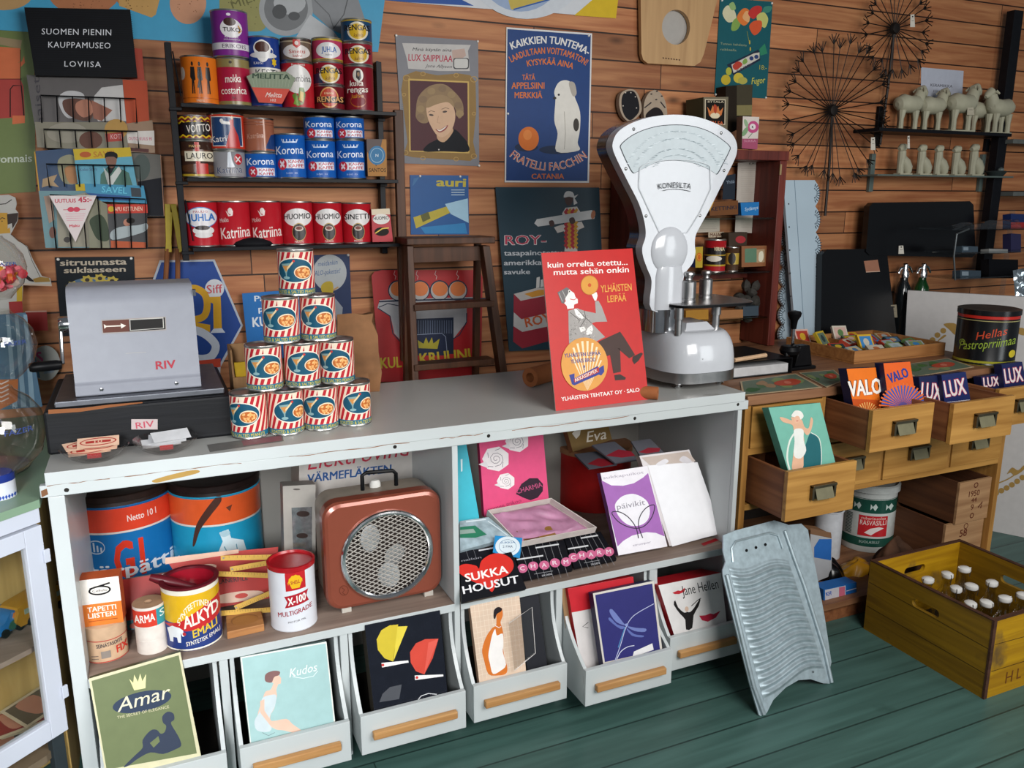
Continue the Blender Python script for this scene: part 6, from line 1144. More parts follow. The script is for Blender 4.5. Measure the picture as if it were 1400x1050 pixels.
# ladder
LAD = wood('dark_step_ladder', '#38200f', '#563420', 'z', .5, 1, worn=('#8a7462', .74, 16.0))
ld = thing('step_ladder', 'dark brown wooden step ladder behind the counter', 'ladder', (.92, 2.66, 0)); LY = 2.585
def rail(a, b, w, Y0, Y1, m=LAD):
    A, B = atY(*a, Y0), atY(*b, Y1); d = (B-A); B = A+d*((A.z)/(A.z-B.z)); mb = MB(); x = V3((w/2, 0, 0)); y = V3((0, .045, 0)); mb.hexa([B-x, B+x, B+x+y, B-x+y], [A-x, A+x, A+x+y, A-x+y], m); return mb.build('side_rail', ld, .002)
rail((561, 336), (568, 510), .022, LY, LY-.05); rail((665, 336), (688, 500), .026, LY, LY-.05)
q0, q1 = atY(555, 331, LY-.01), atY(676, 329, LY-.01)
mb = MB(); mb.box((q0.x, LY-.02, q0.z-.010), (q1.x, LY+.12, q0.z+.012), LAD); mb.build('top_step', ld, .003)
for ya, yb, Y in ((419, 423, LY-.02), (500, 505, LY-.04)):
    A, B = atY(565, yb, Y), atY(674, ya, Y); mb = MB(); mb.box((A.x, Y-.015, A.z-.004), (B.x, Y+.05, A.z+.016), LAD); mb.build('step', ld, .002)
mb = MB(); A, B = atY(563, 358, LY+.02), atY(660, 358, LY+.02); mb.box((A.x, LY+.03, A.z-.004), (B.x, LY+.045, A.z+.045), LAD); mb.build('top_brace', ld, .001)
for x in (q0.x+.02, q1.x-.03):
    mb = MB(); mb.hexa([(x, LY+.17, 0), (x+.02, LY+.17, 0), (x+.02, LY+.195, 0), (x, LY+.195, 0)], [(x, LY+.08, q0.z-.011), (x+.02, LY+.08, q0.z-.011), (x+.02, LY+.105, q0.z-.011), (x, LY+.105, q0.z-.011)], LAD); mb.build('rear_leg', ld, .001)
# ---------------------------------------------------------------- signs behind the register and cans
K = crop(0, 320, 3); p, t = kk(K, 3)
sign('hexagon_sign', 'blue six-sided enamel sign with big yellow and white letters, behind the register', 'sign', p((655, 108), (880, 104), (997, 375), (905, 545), (900, 620), (640, 620), (560, 375)),
  [PG(p((662, 116), (874, 112), (988, 375), (898, 538), (640, 610), (570, 375)), '#163c82'), E(*p((880, 224))[0], 13, 13, '#c2c4c8', 26), t('Siff', (848, 244), (914, 240), 36, '#b8404a', bold=.02), LN(p(*curve([(760, 228), (800, 222), (838, 245), (850, 290), (838, 335), (800, 350), (760, 345)], 4)), 9.5, '#c0901a'), PG(p((770, 372), (800, 362), (862, 372), (862, 402), (825, 392), (770, 396)), '#c0901a'), PG(p((858, 258), (905, 256), (910, 386), (876, 388), (874, 285), (858, 278)), '#c0901a'), PG(p((876, 388), (910, 386), (924, 404), (862, 406)), '#b9c0cc'), LN(p(*curve([(780, 392), (820, 400), (860, 425), (885, 460), (868, 500), (830, 512), (780, 505)], 4)), 11, '#b9c0cc'), PG(p((800, 520), (905, 510), (905, 545), (800, 560)), '#b8402a')], '#aab0ba', th=.004)
sign('lemon_sign', 'dark sign reading sitruunasta suklaaseen with yellow flowers, behind the register', 'sign', p((225, 95), (550, 92), (562, 400), (252, 420)), [t('sitruunasta', (246, 130), (520, 124), 26, '#a89c8a', bold=.06), t('suklaaseen', (262, 160), (516, 154), 24, '#a89c8a', bold=.06), E(*p((390, 212))[0], 35, 12, '#46607a', 26)] +
  [q for x, y in ((300, 212), (358, 188), (410, 182), (460, 192), (385, 215), (520, 210)) for q in (PG([(p((x, y))[0][0]+(10 if k % 2 else 6.5)*math.cos(k*.449), p((x, y))[0][1]+(7 if k % 2 else 5)*math.sin(k*.449)) for k in range(14)], '#a8943a'), E(*p((x, y))[0], 3.2, 2.6, '#2a1f14', 12))], '#10161c', th=.003, tacks=p((238, 104), (538, 100)))
K = crop(290, 320, 3.388); p, t = kk(K, 3.388)
sign('packet_sign', 'dark navy sign with a grey speech bubble, behind the top peanut can', 'sign', p((395, 100), (636, 92), (648, 400), (400, 410)), [E(*p((545, 180))[0], 23, 25, '#a8acae', 32), t('meidänkin', (490, 150), (580, 140), 24, '#3a5a86', bold=-.01, shear=.2), t('VALO-pakettin!', (462, 195), (592, 180), 24, '#3a5a86', bold=-.01, shear=.2), CG(p((505, 240), (530, 220), (558, 225), (560, 270), (540, 290), (512, 275)), '#b39a2a', 4), LN(p((560, 260), (585, 245)), 2.2, '#b08a5a'), PG(p((520, 290), (560, 285), (605, 340), (600, 400), (520, 400)), '#8a9098')], '#1a2c52', th=.003, tacks=p((630, 97)))
sign('lettered_sign', 'bright blue sign with white lettering, behind the peanut cans', 'sign', p((138, 275), (420, 255), (420, 560), (172, 600)), [t('Paasivaaran', (196, 312), (440, 300), 27, '#c9cfd4', bold=.04), t('pöytä', (215, 360), (340, 350), 28, '#c9cfd4', bold=.04), t('KULTA', (188, 430), (350, 418), 46, '#c9cfd4', bold=.07), PG(p((330, 500), (420, 480), (420, 560), (335, 590)), '#b3a25a')], '#1560a0', Y=2.775, th=.003)
sign('oval_sign', 'white oval sign with a pink letter at the wall end behind the crank', 'sign', ell(62, 496.5, 20, 24, 24), [T('S', (52, 497), (60, 495), 16, '#b8507a', bold=.08), T('Sininen', (60, 511), (74, 509), 5, '#7a9cc0')], '#a8a8a4', Y=2.76)
# top centre poster, chopping board, fruit poster
sign('round_poster', 'white, blue and yellow poster at the top centre of the wall', 'poster', [(525, -60), (850, -60), (842, 25), (760, 18), (650, 11), (556, 3), (525, 0)], [PG([(525, -60), (600, -60), (632, 0), (648, 8), (556, 3), (525, 0)], '#1f4c94'), E(720, -60, 88, 86, '#c2c6cc', 40), E(712, -52, 62, 68, '#8fa0bc', 36), PG([(695, 0), (720, -6), (752, -16), (755, -2), (702, 14), (698, 12)], '#b8a24a'), LN([(702, 13), (756, -2)], 2, '#2a5494'), PG([(785, 21), (812, -2), (830, -30), (850, -40), (842, 25)], '#c9a81c')], '#c6c8cc')
K = crop(820, 0, 3.281); p, t = kk(K, 3.281)
PLY = wood('birch_board', '#a8835a', '#c29c6e', 'z', .45, .8, bump=.08)
mb = MB(); pl = wallplane(2.77); o_ = p((180, -260), (540, -260), (545, -60), (527, 0), (468, 240), (452, 278), (425, 296), (215, 284), (195, 268), (187, 240)); hole = ell(*p((342, 122))[0], 19.2, 24, 30)
fr_, bk_ = [pl(*q) for q in o_+hole], [pl(*q, -.018) for q in o_+hole]; tr = tess(o_, [hole]); a, b = len(o_), len(hole)
mb.add(fr_, tr, PLY); mb.add(bk_, tr, PLY); mb.add(fr_+bk_, [(i, (i+1) % a, a+b+(i+1) % a, a+b+i) for i in range(a)]+[(a+i, a+(i+1) % b, a+b+a+(i+1) % b, a+b+a+i) for i in range(b)], PLY)
mb.art([([q for k in range(7) for q in LN(p((282+k*12, 258+k*1.5), (288+k*12, 262+k*1.5)), 1.6, '')[0]], '#4a3020')], pl); tag(mb.build('chopping_board'), 'pale wooden board with an oval window hanging at the top of the wall', 'board')
sign('board_backing', 'pale grey sheet showing through the oval hole of the wooden board', 'sheet', ell(*p((342, 122))[0], 26, 32, 28), [], '#a5a09a', Y=2.795, th=.002)
LF, FR = '#4a7a3a', '#c2482a'
sign('fruit_poster', 'teal poster of fruit above a sweet roll, beside the wooden board', 'poster', p((540, -10), (776, 8), (748, 442), (515, 428)),
  [q for q in (CG(p((550, 60), (570, 25), (600, 40), (612, 85), (575, 100)), '#c9c2a0', 4), CG(p((600, 90), (640, 75), (620, 130), (590, 135)), '#7a9a4a', 4), CG(p((740, 30), (772, 30), (760, 55), (730, 55)), '#3a7a6a', 4), CG(p((580, 20), (600, 10), (610, 40), (590, 45)), '#8aa86a', 4), CG(p((615, 80), (640, 40), (668, 45), (672, 90), (645, 115)), '#cf7030', 5), CG(p((640, 80), (655, 50), (672, 60), (668, 100)), '#d9a06a', 4), CG(p((665, 60), (690, 30), (722, 28), (725, 50), (690, 85)), '#b8302a', 4), CG(p((705, 70), (735, 55), (755, 85), (740, 125), (710, 100)), '#b9b86a', 5), CG(p((670, 120), (690, 95), (725, 95), (722, 135), (692, 158)), '#c9502a', 5), E(*p((672, 190))[0], 1, 3, '#b9a23a', 8), E(*p((675, 220))[0], 1, 3, '#b9a23a', 8), LN(p((660, 140), (670, 190)), .6, '#8a8a3a'),
   t('Tunnen kahdesta', (540, 200), (658, 208), 11, '#8f9a7a', bold=-.01), t('raikkaalla', (540, 226), (612, 230), 11, '#8f9a7a', bold=-.01), PG(p((715, 220), (740, 195), (752, 240), (720, 250)), '#2a7a5a'), PG(p((570, 290), (712, 222), (720, 270), (600, 338)), '#1a2438'), PG(p((590, 290), (690, 240), (716, 235), (716, 262), (600, 328)), '#c2bcb0'), CG(p((595, 295), (620, 275), (640, 290), (610, 315)), '#b03a2a', 3), CG(p((640, 275), (655, 262), (662, 278), (645, 290)), '#7a9a4a', 3), E(*p((680, 262))[0], 3, 3, '#2a3a6a', 10), E(*p((702, 255))[0], 3, 3, '#2a3a6a', 10), t('FAZER', (618, 325), (690, 290), 12, '#3a3a4a', bold=.02), t('18:-', (715, 312), (748, 314), 22, '#a8a04a', bold=.0), t('Fugor', (680, 378), (740, 372), 30, '#b9b24a', bold=.03, shear=.2), E(*p((565, 358))[0], 6.5, 7, '#b9a22a', 18), E(*p((622, 350))[0], 7, 7, '#c2ae3a', 18), E(*p((640, 362))[0], 6.5, 5, '#a8a04a', 18), E(*p((578, 320))[0], 4, 5.5, '#a8a83a', 14))], '#12525a', tacks=p((548, 2), (772, 15), (745, 438), (520, 424)))
# ================================================================ right end: red cabinet, lace boards, metal flowers
RW = wood('red_brown_stain', '#4e1d17', '#703026', 'z', .45, 1)
rc = thing('display_cabinet', 'red-brown open display cabinet behind the scale', 'cabinet', (1.95, 2.70, .862)); CY = 2.62
xl, xr, zt, zb = 1.655, 2.352, 1.634, .862
for x0, x1 in ((xl, xl+.035), (xr-.035, xr)):
    mb = MB(); mb.box((x0, CY, zb), (x1, 2.795, zt-.0365), RW); mb.build('side_panel', rc, .002)
mb = MB(); mb.box((xl-.004, CY-.004, zt-.036), (xr+.004, 2.797, zt), RW); mb.build('cabinet_top', rc, .002)
mb = MB(); mb.box((1.955, 2.765, zb), (1.975, 2.79, zt-.037), RW); mb.build('back_post', rc)
mb = MB(); mb.box((xl+.036, 2.770, 1.13), (xr-.036, 2.785, 1.16), RW); mb.build('back_rail', rc)
GLS = glass('green_edge_glass', (.80, .90, .86), .03, .8); SHZ = [1.379, 1.168, .982]
for z in SHZ: mb = MB(); mb.box((xl+.036, CY+.01, z-.006), (xr-.036, 2.762, z), GLS); mb.build('glass_shelf', rc)
mb = MB(); q = atY(1067, 230, CY-.001); mb.box((q.x-.004, CY-.004, q.z-.025), (q.x+.004, CY-.0005, q.z+.015), col('#b59a70', .4, metal=.6)); mb.build('hinge_plate', rc)
K = crop(900, 200, 2.917); p, t = kk(K, 2.917)
lines = lambda x0, x1, y0, y1, n, c: ([q for k in range(n) for q in LN(p((x0, y0+(y1-y0)*k/n), (x1-(k*13 % 17), y0+(y1-y0)*k/n)), .5, '')[0]], c)
sign('printed_sheet', 'tall printed paper sheet pinned inside the red cabinet', 'paper', p((318, 66), (474, 52), (458, 352), (306, 342)), [t('KAUPPA', (362, 74), (425, 70), 9, '#5a5450'), lines(330, 460, 90, 330, 30, '#9a9188')], '#b5aca2', Y=2.762, th=.001)
sign('dark_card', 'dark blue card leaning inside the red cabinet at the scale head', 'card', p((262, 118), (308, 110), (305, 212), (256, 212)), [t('Yhtiö', (272, 150), (304, 146), 14, '#8a98a8')], '#1a2430', Y=2.74, th=.002)
sign('notice_sheet', 'plain beige notice low inside the red cabinet', 'paper', p((150, 290), (245, 285), (245, 340), (150, 345)), [lines(160, 235, 300, 335, 5, '#9a9188')], '#b0a698', Y=2.762, th=.001)
leanbox('sweet_box', 'brown and yellow flat box on the top glass shelf of the red cabinet', 'box', p((205, 222), (318, 216), (318, 272), (205, 277)), 2.67, 0, .04, '#6a3f1c', '#4a2a14', [t('KETTINKI', (212, 258), (312, 250), 16, '#1a1a2a', bold=.03), PG(p((205, 222), (222, 221), (205, 260)), '#c9962a')])
leanbox('blue_box', 'bright blue packet on the top glass shelf of the red cabinet', 'package', p((328, 225), (402, 222), (400, 275), (332, 276)), 2.66, 0, .05, '#1f6fae', '#164f80', [t('Sydämys', (345, 258), (398, 250), 14, '#b9cfe0', shear=.2)])
q1, q2 = p((180, 372), (265, 484)); jar = can('red jar with a black and yellow label on the middle glass shelf', q1[0], q2[0], q1[1], q2[1], '#a51c22', [R(-1, .25, 2, .55, '#1c1614'), T('VIRNA', (-.1, .34), (.85, .34), .12, '#d9c9a0', bold=.05), E(-.05, .58, .7, .09, '#d9d0c0', 20), R(-1, .46, 2, .03, '#b9962a'), R(-1, .76, 2, .05, '#b9962a')], zs=SHZ[1], Yf=2.655, name='jar', cat='jar')
leanbox('card_sign', 'small beige card lettered in brown behind the red jar', 'card', p((200, 343), (262, 341), (262, 362), (200, 364)), 2.75, 0, .002, '#b5a58e', None, [t('MAJAK', (206, 360), (258, 358), 14, '#5a2a1a', bold=.03)])
leanbox('yellow_packet', 'yellow packet with an orange spiral at the scale head', 'package', p((148, 402), (178, 400), (176, 484), (148, 484)), 2.67, 0, .03, '#b3962a', '#1f3f8a', [E(*p((163, 442))[0], 4, 6, '#c2601c', 16), RING(*p((163, 442))[0], 3, 4.5, .8, '#d9a02a', 14)])
q1, q2 = p((265, 402), (318, 484)); can('brown jar with a yellow band and dark round seal', q1[0], q2[0], q1[1], q2[1], '#4a3424', [R(-1, .25, 2, .45, '#b5983a'), E(0, .47, .55, .24, '#2a2420', 22)], zs=SHZ[1], Yf=2.655, name='jar', cat='jar')
leanbox('dark_box', 'dark brown box with a red half-round label behind the jars', 'box', p((280, 345), (355, 342), (352, 400), (282, 400)), 2.70, 0, .04, '#3a2c20', None, [E(*p((328, 372))[0], 7, 5, '#a02a30', 16)], ext=1.4)
leanbox('picture_box', 'wooden box with a small green picture panel on the glass shelf', 'box', p((332, 398), (432, 396), (432, 478), (332, 482)), 2.665, 0, .05, '#8a5a3a', '#6a452c', [PG(p((345, 408), (392, 406), (392, 462), (345, 464)), '#5a7a62'), PG(p((392, 412), (424, 410), (424, 462), (392, 464)), '#a58a6a'), CG(p((402, 425), (415, 418), (420, 440), (412, 460), (400, 455)), '#d6cfb8', 3)])
mb = MB(); rr = random.Random(9)
for k in range(10):
    c = atY(1018+rr.uniform(-12, 18), 392+k*4.2+rr.uniform(-6, 6), 2.70+rr.uniform(-.02, .02)); mb.lathe([(0, -.02), (.014, -.015), (.026, 0), (.015, .014), (0, .02)], col('#3a3733', .8, var=.3), c, 9, axis=V3((rr.uniform(-1, 1), rr.uniform(-1, 1), rr.uniform(-1, 1))))
tag(mb.build('dried_bouquet', sharp=20), 'dark dried bunch standing between the glass shelves', 'dried flowers')
for k, (a, b, c, lab) in enumerate((((110, 655), (200, 690), '#a5762a', 'ochre paper bag on the lowest glass shelf'), ((240, 655), (338, 685), '#9a6a42', 'tan wooden block on the lowest glass shelf'), ((338, 640), (400, 675), '#3a4650', 'grey-blue packet at the end of the lowest glass shelf'))):
    leanbox('packet', lab, 'package', p(a, (b[0], a[1]-4), b, (a[0], b[1]+3)), 2.66, 0, .05, c)
# on top of the cabinet
Kc = crop(840, 100, 5.25); p, t = kk(Kc, 5.25)
leanbox('tea_box', 'grey-green box with a black and orange flame label on the red cabinet', 'box', p((640, 172), (818, 170), (812, 375), (640, 375)), 2.655, 0, .11, '#6e6450', '#3f402c', [PG(p((650, 185), (798, 188), (795, 372), (648, 360)), '#c2b49a'), PG(p((656, 192), (792, 195), (789, 366), (654, 354)), '#17120e'), t('IITTALA', (670, 212), (785, 214), 16, '#c2b49a', bold=.03), PG(p((665, 240), (690, 275), (705, 230), (722, 262), (745, 235), (755, 275), (782, 245), (768, 300), (740, 325), (705, 325), (680, 305)), '#c4703a'), E(*p((722, 305))[0], 6.5, 4, '#d9c9a8', 20), CG(p((715, 225), (735, 240), (728, 290), (712, 270)), '#a83a1c', 4), t('VALSA', (672, 365), (780, 372), 26, '#c2552a', bold=.05)], ext=.45)
leanbox('dark_tin', 'tall dark tin with an olive band on the red cabinet', 'tin', p((800, 92), (992, 82), (985, 300), (800, 375)), 2.735, 0, .06, '#241c14', None, [PG(p((878, 84), (990, 82), (988, 225), (878, 228)), '#3c3524'), PG(p((878, 230), (988, 228), (985, 305), (878, 305)), '#7a7046')], ext=.25)
leanbox('flower_box', 'small white and pink box with a flower on the cabinet edge', 'box', p((922, 310), (1040, 315), (1025, 548), (915, 540)), 2.64, 0, .035, '#cfc4bc', '#7a5a4a', [PG(p((918, 470), (1030, 470), (1025, 548), (915, 540)), '#9e4a66'), CG(p((955, 385), (975, 350), (1010, 345), (1035, 375), (1025, 415), (990, 430), (962, 415)), '#b8487a', 5), E(*p((992, 385))[0], 4.2, 4.2, '#dcd0d0', 16), t('K', (986, 395), (1000, 395), 18, '#222', bold=.08), LN(p((990, 430), (960, 465)), .8, '#5a7a5a'), E(*p((938, 420))[0], 3, 7, '#7a9a72', 12, 30), E(*p((945, 360))[0], 2.4, 6, '#8aa682', 12, -20), t('SUKKA', (930, 495), (1015, 495), 18, '#c98aa0')])
for k, (pts, sole, lab) in enumerate(((p((35, 230), (45, 150), (95, 117), (150, 125), (185, 190), (195, 270), (160, 320), (110, 350), (60, 310)), '#17161a', 'black-soled slipper hanging on the boards above the scale'), (p((212, 310), (215, 210), (250, 140), (300, 122), (345, 160), (372, 235), (368, 330), (240, 340)), '#a5927e', 'pale cross-strapped slipper hanging next to the black one'))):
    pl = wallplane(2.765); mb = MB(); mb.slab(curve(pts, 4, True), pl, .022, col('#a3917e', .7), smooth=True); cx, cy = sum(q[0] for q in pts)/len(pts), sum(q[1] for q in pts)/len(pts)
    if k == 0: mb.art([PG([(cx+(x-cx)*.8, cy+(y-cy)*.9) for x, y in curve(pts, 4, True)], sole)]+[E(*p(q)[0], .9, .9, '#b9b0a4', 8) for q in ((80, 140), (118, 140), (62, 235), (150, 170), (158, 250))], pl)
    else: mb.art([CG(p((225, 300), (260, 262), (300, 245), (340, 270), (350, 330), (240, 335)), '#1d1718', 4), LN(p((215, 250), (265, 210)), 1.6, '#2a2222'), LN(p((330, 205), (365, 250)), 1.6, '#2a2222')]+[E(*p(q)[0], 1.5, 1, '#2a2422', 8) for q in ((265, 150), (300, 190), (340, 165), (305, 130))], pl)
    tag(mb.build('slipper', bevel=.003), lab, 'slipper')
# lace-edged boards
PBL = painted('pale_blue_lace_paint', '#b2c4d0', '#6a7a86', .78, 6.0, .45)
K = crop(900, 200, 2.917); p, t = kk(K)
def lace(label, left, right, y0, y1, x_in, Y, side):
    n = 6; pts = []; H = (y1-y0)/n; edge = []
    for k in range(n):
        for i in range(7):
            f = i/6; yy = y0+H*(k+f); xx = (right[0]+(right[1]-right[0])*(k+f)/n); b = 18*math.sin(math.pi*f)**.7; edge.append((xx+(b-16)*side, yy))
    pts = [(left[0], y0), ] + edge + [(left[1], y1)]; pl = tilt_plane(*p(((left[1]+right[1])/2, y1))[0], Y, 5); mb = MB(); mb.slab(p(*pts), pl, .014, PBL)
    it = []; rr = random.Random(int(y0))
    for k in range(n):
        for i in range(9):
            a = -1.2+.3*i; c_ = p((right[0]+(right[1]-right[0])*(k+.5)/n-24*side+28*math.cos(a)*side*.9, y0+H*(k+.5)+34*math.sin(a)))[0]; it.append(ell(*c_, 2.6, .7, 8, math.degrees(a)*side)); c_ = p((right[0]+(right[1]-right[0])*(k+.5)/n-24*side+17*math.cos(a)*side, y0+H*(k+.5)+20*math.sin(a)))[0]; it.append(ell(*c_, 1.2, .6, 8, math.degrees(a)*side))
    mb.art([(it, '#3a4650'), LN(p((left[0]+45*side, y0), (left[1]+35*side, y1)), .7, '#6a7e8e')]+[E(*p((left[0]+(22+k*2)*side, y0+95+k*92))[0], .9, 1.2, '#2a2a2e', 8) for k in range(5) if side > 0], pl); tag(mb.build('lace_board'), label, 'board')
lace('pale blue board with a scalloped pierced edge leaning on the wall', (498, 548), (640, 652), 135, 760, 0, 2.70, 1)
lace('second pale blue scalloped board half hidden behind the first', (560, 580), (492, 484), 330, 790, 0, 2.755, -1)
# metal dandelions
IRON = col('#1c1512', .5, metal=.5); rr = random.Random(4)
def dandelion(label, hx, hy, sx, sy, rpx, n):
    Y = 2.765; d = thing('metal_flower', label, 'wall decoration', atY(sx, sy, Y), 0, 'metal dandelions on the wall'); c = atY(hx, hy, Y); e = atY(sx, sy, Y); R_ = (atY(hx+rpx, hy, Y)-c).length
    mb = MB(); mb.tube([c, (c+e)/2+V3((.004, 0, 0)), e], .006, IRON, 6); mb.build('stem', d)
    mb = MB(); mb.lathe([(0, -.012), (.020, -.01), (.026, 0), (.020, .012), (0, .016)], IRON, c, 16, axis=V3((0, -1, 0))); mb.build('hub', d)
    mb = MB()
    for k in range(n):
        a = 2*math.pi*k/n+rr.uniform(-.04, .04); r = R_*rr.uniform(.9, 1.06); u = V3((math.cos(a), -.10+rr.uniform(-.05, .05), math.sin(a))); w = V3((-math.sin(a), 0, math.cos(a))); tip = c+u*r
        mb.tube([c, tip], .0022, IRON, 4, smooth=False)
        for s_, L in ((-.8, .034), (-.3, .040), (.3, .040), (.8, .034)): mb.tube([c+u*(r*.90), c+u*(r*.90)+(u+w*s_)*L], .0022, IRON, 4, smooth=False)
    mb.build('seed_head', d)
dandelion('large rusty metal dandelion on the boards above the lace board', 1138, 151, 1128, 295, 70, 32); dandelion('smaller rusty metal dandelion at the top of the boards', 1223, 39, 1203, 198, 42, 24)
def ptag(label, x, y, w, h, Y, c='#cfc8bc'):
    mb = MB(); pl = wallplane(Y); mb.slab([(x, y), (x+w*.85, y-h*.03), (x+w, y+h), (x-w*.08, y+h)], pl, .0012, col(c, .6)); mb.art([E(x+w*.45, y+h*.16, 1, 1, '#222', 8), LN([(x+w*.2, y+h*.5), (x+w*.75, y+h*.5)], .5, '#5a5650')], pl); tag(mb.build('price_tag'), label, 'tag')
ptag('white price tag on the smaller metal dandelion', 1245, 20, 6, 17, 2.735); ptag('white price tag by the wall bracket under the larger dandelion', 1191, 188, 6, 17, 2.72); ptag('long cream tag dangling under the sheep shelf', 1241, 186, 3, 17, 2.655); ptag('white tag on the wide black panel', 1229, 336, 7, 11, 2.688); ptag('beige tag on the smaller black panel', 1218, 417, 9, 17, 2.67, '#8a806c'); ptag('round-cornered tag on the middle sheep', 1323, 143, 9, 14, 2.655, '#b5ac98')
# sheep shelf and dog shelf
CER = col('#a8a48e', .55, var=.12, scale=18)
def shelf2(label, a, b, Y0, m, br, th, g=None):
    A, B = atY(*a, Y0), atY(*b, Y0); s = thing('wall_shelf', label, 'shelf', ((A.x+B.x)/2, 2.74, A.z)); mb = MB(); mb.box((A.x, Y0, A.z-th), (B.x, 2.797, A.z), m); mb.build('shelf_board', s, .001)
    for px, y0, y1 in br:
        q0, q1 = atY(px, y0, 2.78), atY(px, y1, 2.78); mb = MB(); mb.box((q0.x-.012, 2.782, q1.z), (q0.x+.012, 2.798, min(q0.z, A.z-th-.0005) if y0 > a[1] else q0.z), br[0][3] if False else m); mb.build('bracket', s, .001)
    return A.z
zs1 = shelf2('black wall shelf with five pale sheep figures', (1203, 174), (1384, 180), 2.655, BLK, ((1206, 145, 200), (1353, 184, 206)), .014); zs2 = shelf2('grey glass wall shelf with a row of pale dog figures', (1200, 238), (1386, 240), 2.66, col('#5a6662', .3), ((1196, 210, 262), (1347, 211, 262)), .007)
def sheep(label, px, Y, d, k=1.0):
    x = atY(px, 172, Y).x; r = thing('sheep_figure', label, 'figurine', (x, Y, zs1+.0004), 0, 'pale sheep figures'); mb = MB(); P = lambda a, b, c=0: V3((a*d*k, c*k, b*k))
    mb.box((-.075*k, -.022*k, 0), (.075*k, .022*k, .006*k), CER)
    for a in (-.055, -.038, .036, .054):
        for c in (-.012,) if a in (-.055, .036) else (.012,): mb.tube([P(a, .004, c), P(a, .05, c), P(a*.95, .09, c)], [.012*k, .011*k, .018*k], CER, 8)
    mb.tube([P(-.078, .115), P(-.070, .118), P(-.045, .122), P(0, .118), P(.04, .122), P(.066, .118), P(.074, .112)], [.012*k, .030*k, .042*k, .040*k, .040*k, .028*k, .01*k], CER, 14)
    mb.tube([P(.045, .125), P(.062, .155), P(.070, .178)], [.034*k, .028*k, .024*k], CER, 12); mb.tube([P(.055, .185), P(.075, .188), P(.098, .172), P(.108, .164)], [.015*k, .023*k, .016*k, .008*k], CER, 10)
    for c in (-.02, .02): mb.tube([P(.066, .192, c), P(.055, .178, c*1.6)], [.007*k, .004*k], CER, 6)
    mb.build('body', r, local=True)
for lab, px, Y, d, k in (('pale sheep figure at the bracket end of the shelf, back of the flock', 1240, 2.735, 1, .92), ('pale sheep figure second from the bracket end', 1272, 2.725, 1, .90), ('pale sheep figure in front, wearing a tag', 1312, 2.69, 1, 1.0), ('pale sheep figure mostly hidden behind the tagged sheep', 1338, 2.755, 1, .88), ('pale sheep figure turned the other way at the shelf end', 1364, 2.70, -1, .95)): sheep(lab, px, Y, d, k)
def dog(label, px, k=1.0):
    x = atY(px, 236, 2.70).x; r = thing('dog_figure', label, 'figurine', (x, 2.70, zs2+.0004), 0, 'pale sitting dog figures'); mb = MB(); V = lambda a, b, c=0: V3((a*k, c*k, b*k))
    mb.box((-.034*k, -.018*k, 0), (.04*k, .018*k, .006*k), CER); mb.tube([V(-.016, .004), V(-.018, .04), V(-.014, .075), V(-.016, .10)], [.015*k, .014*k, .018*k, .017*k], CER, 10); mb.tube([V(-.010, .075), V(.008, .055), (V(.022, .03)), V(.030, .008)], [.014*k, .022*k, .024*k, .016*k], CER, 10)
    mb.tube([V(-.034, .108), V(-.02, .114), V(-.004, .114), V(.004, .110)], [.009*k, .017*k, .017*k, .006*k], CER, 10); mb.tube([V(-.004, .122), V(-.002, .10)], [.008*k, .005*k], CER, 6); mb.build('body', r, local=True)
for lab, px, k in (('pale sitting dog figure at the bracket end of the lower shelf', 1234, 1), ('pale sitting dog figure, second from the bracket end', 1261, 1), ('pale sitting dog figure in the middle of its row', 1284, 1), ('pale sitting dog figure, fourth from the bracket end', 1308, 1), ('larger pale dog figure at the far end of its row', 1332, 1.08)): dog(lab, px, k)
x = atY(1362, 236, 2.70).x; mb = MB(); mb.lathe([(0, 0), (.03, 0), (.045, .02), (.04, .024), (.028, .008), (0, .006)], col('#2c3434', .5), (x, 2.70, zs2+.0004), 18); mb.lathe([(0, .016), (.012, .02), (.014, .034), (0, .044)], col('#6a7472', .5), (x+.03, 2.70, zs2), 10); tag(mb.build('small_dish'), 'small dark dish at the end of the dog shelf', 'dish')
sign('notice_paper', 'white printed sheet on the boards above the sheep', 'paper', [(1259.5, 92), (1317.5, 97), (1315, 140), (1259, 136)], [T('KERAMIIKKA', (1272, 118), (1302, 120), 4, '#6a6a72', bold=.05), T('Eläimet', (1276, 126), (1296, 127), 3.4, '#7a7a82')], '#b3b6c2', th=.001)
# ================================================================ right end: black panels, rack, white panel, desk top
def rp(x0, y0, x1, y1, x2, y2, x3, y3, r=5): return curve([(x0+r, y0), (x1-r, y1), (x1, y1+r), (x2, y2-r), (x2-r, y2), (x3+r, y3), (x3, y3-r), (x0, y0+r)], 1, True)
GBK = col('#070709', .22, var=.1)
mb = MB(); pl = tilt_plane(1260, 349, 2.69, 2); mb.slab(rp(1189, 277, 1331, 275, 1334, 352, 1184, 349), pl, .03, GBK); tag(mb.build('black_panel', bevel=.003), 'wide black rounded panel on the wall under the dog shelf', 'panel', 'black panels')
mb = MB(); pl = tilt_plane(1170, 452, 2.66, 6); mb.slab(rp(1124, 341, 1213, 340, 1226, 468, 1122, 472, 7), pl, .03, GBK); mb.art([PG([(1181, 357), (1200, 355), (1203, 371), (1184, 372)], '#9a6a54'), LN([(1184, 372), (1203, 371)], .8, '#d0b09a')], pl); tag(mb.build('black_panel', bevel=.003), 'upright black rounded panel with a peach sticker, leaning by the lace board', 'panel', 'black panels')
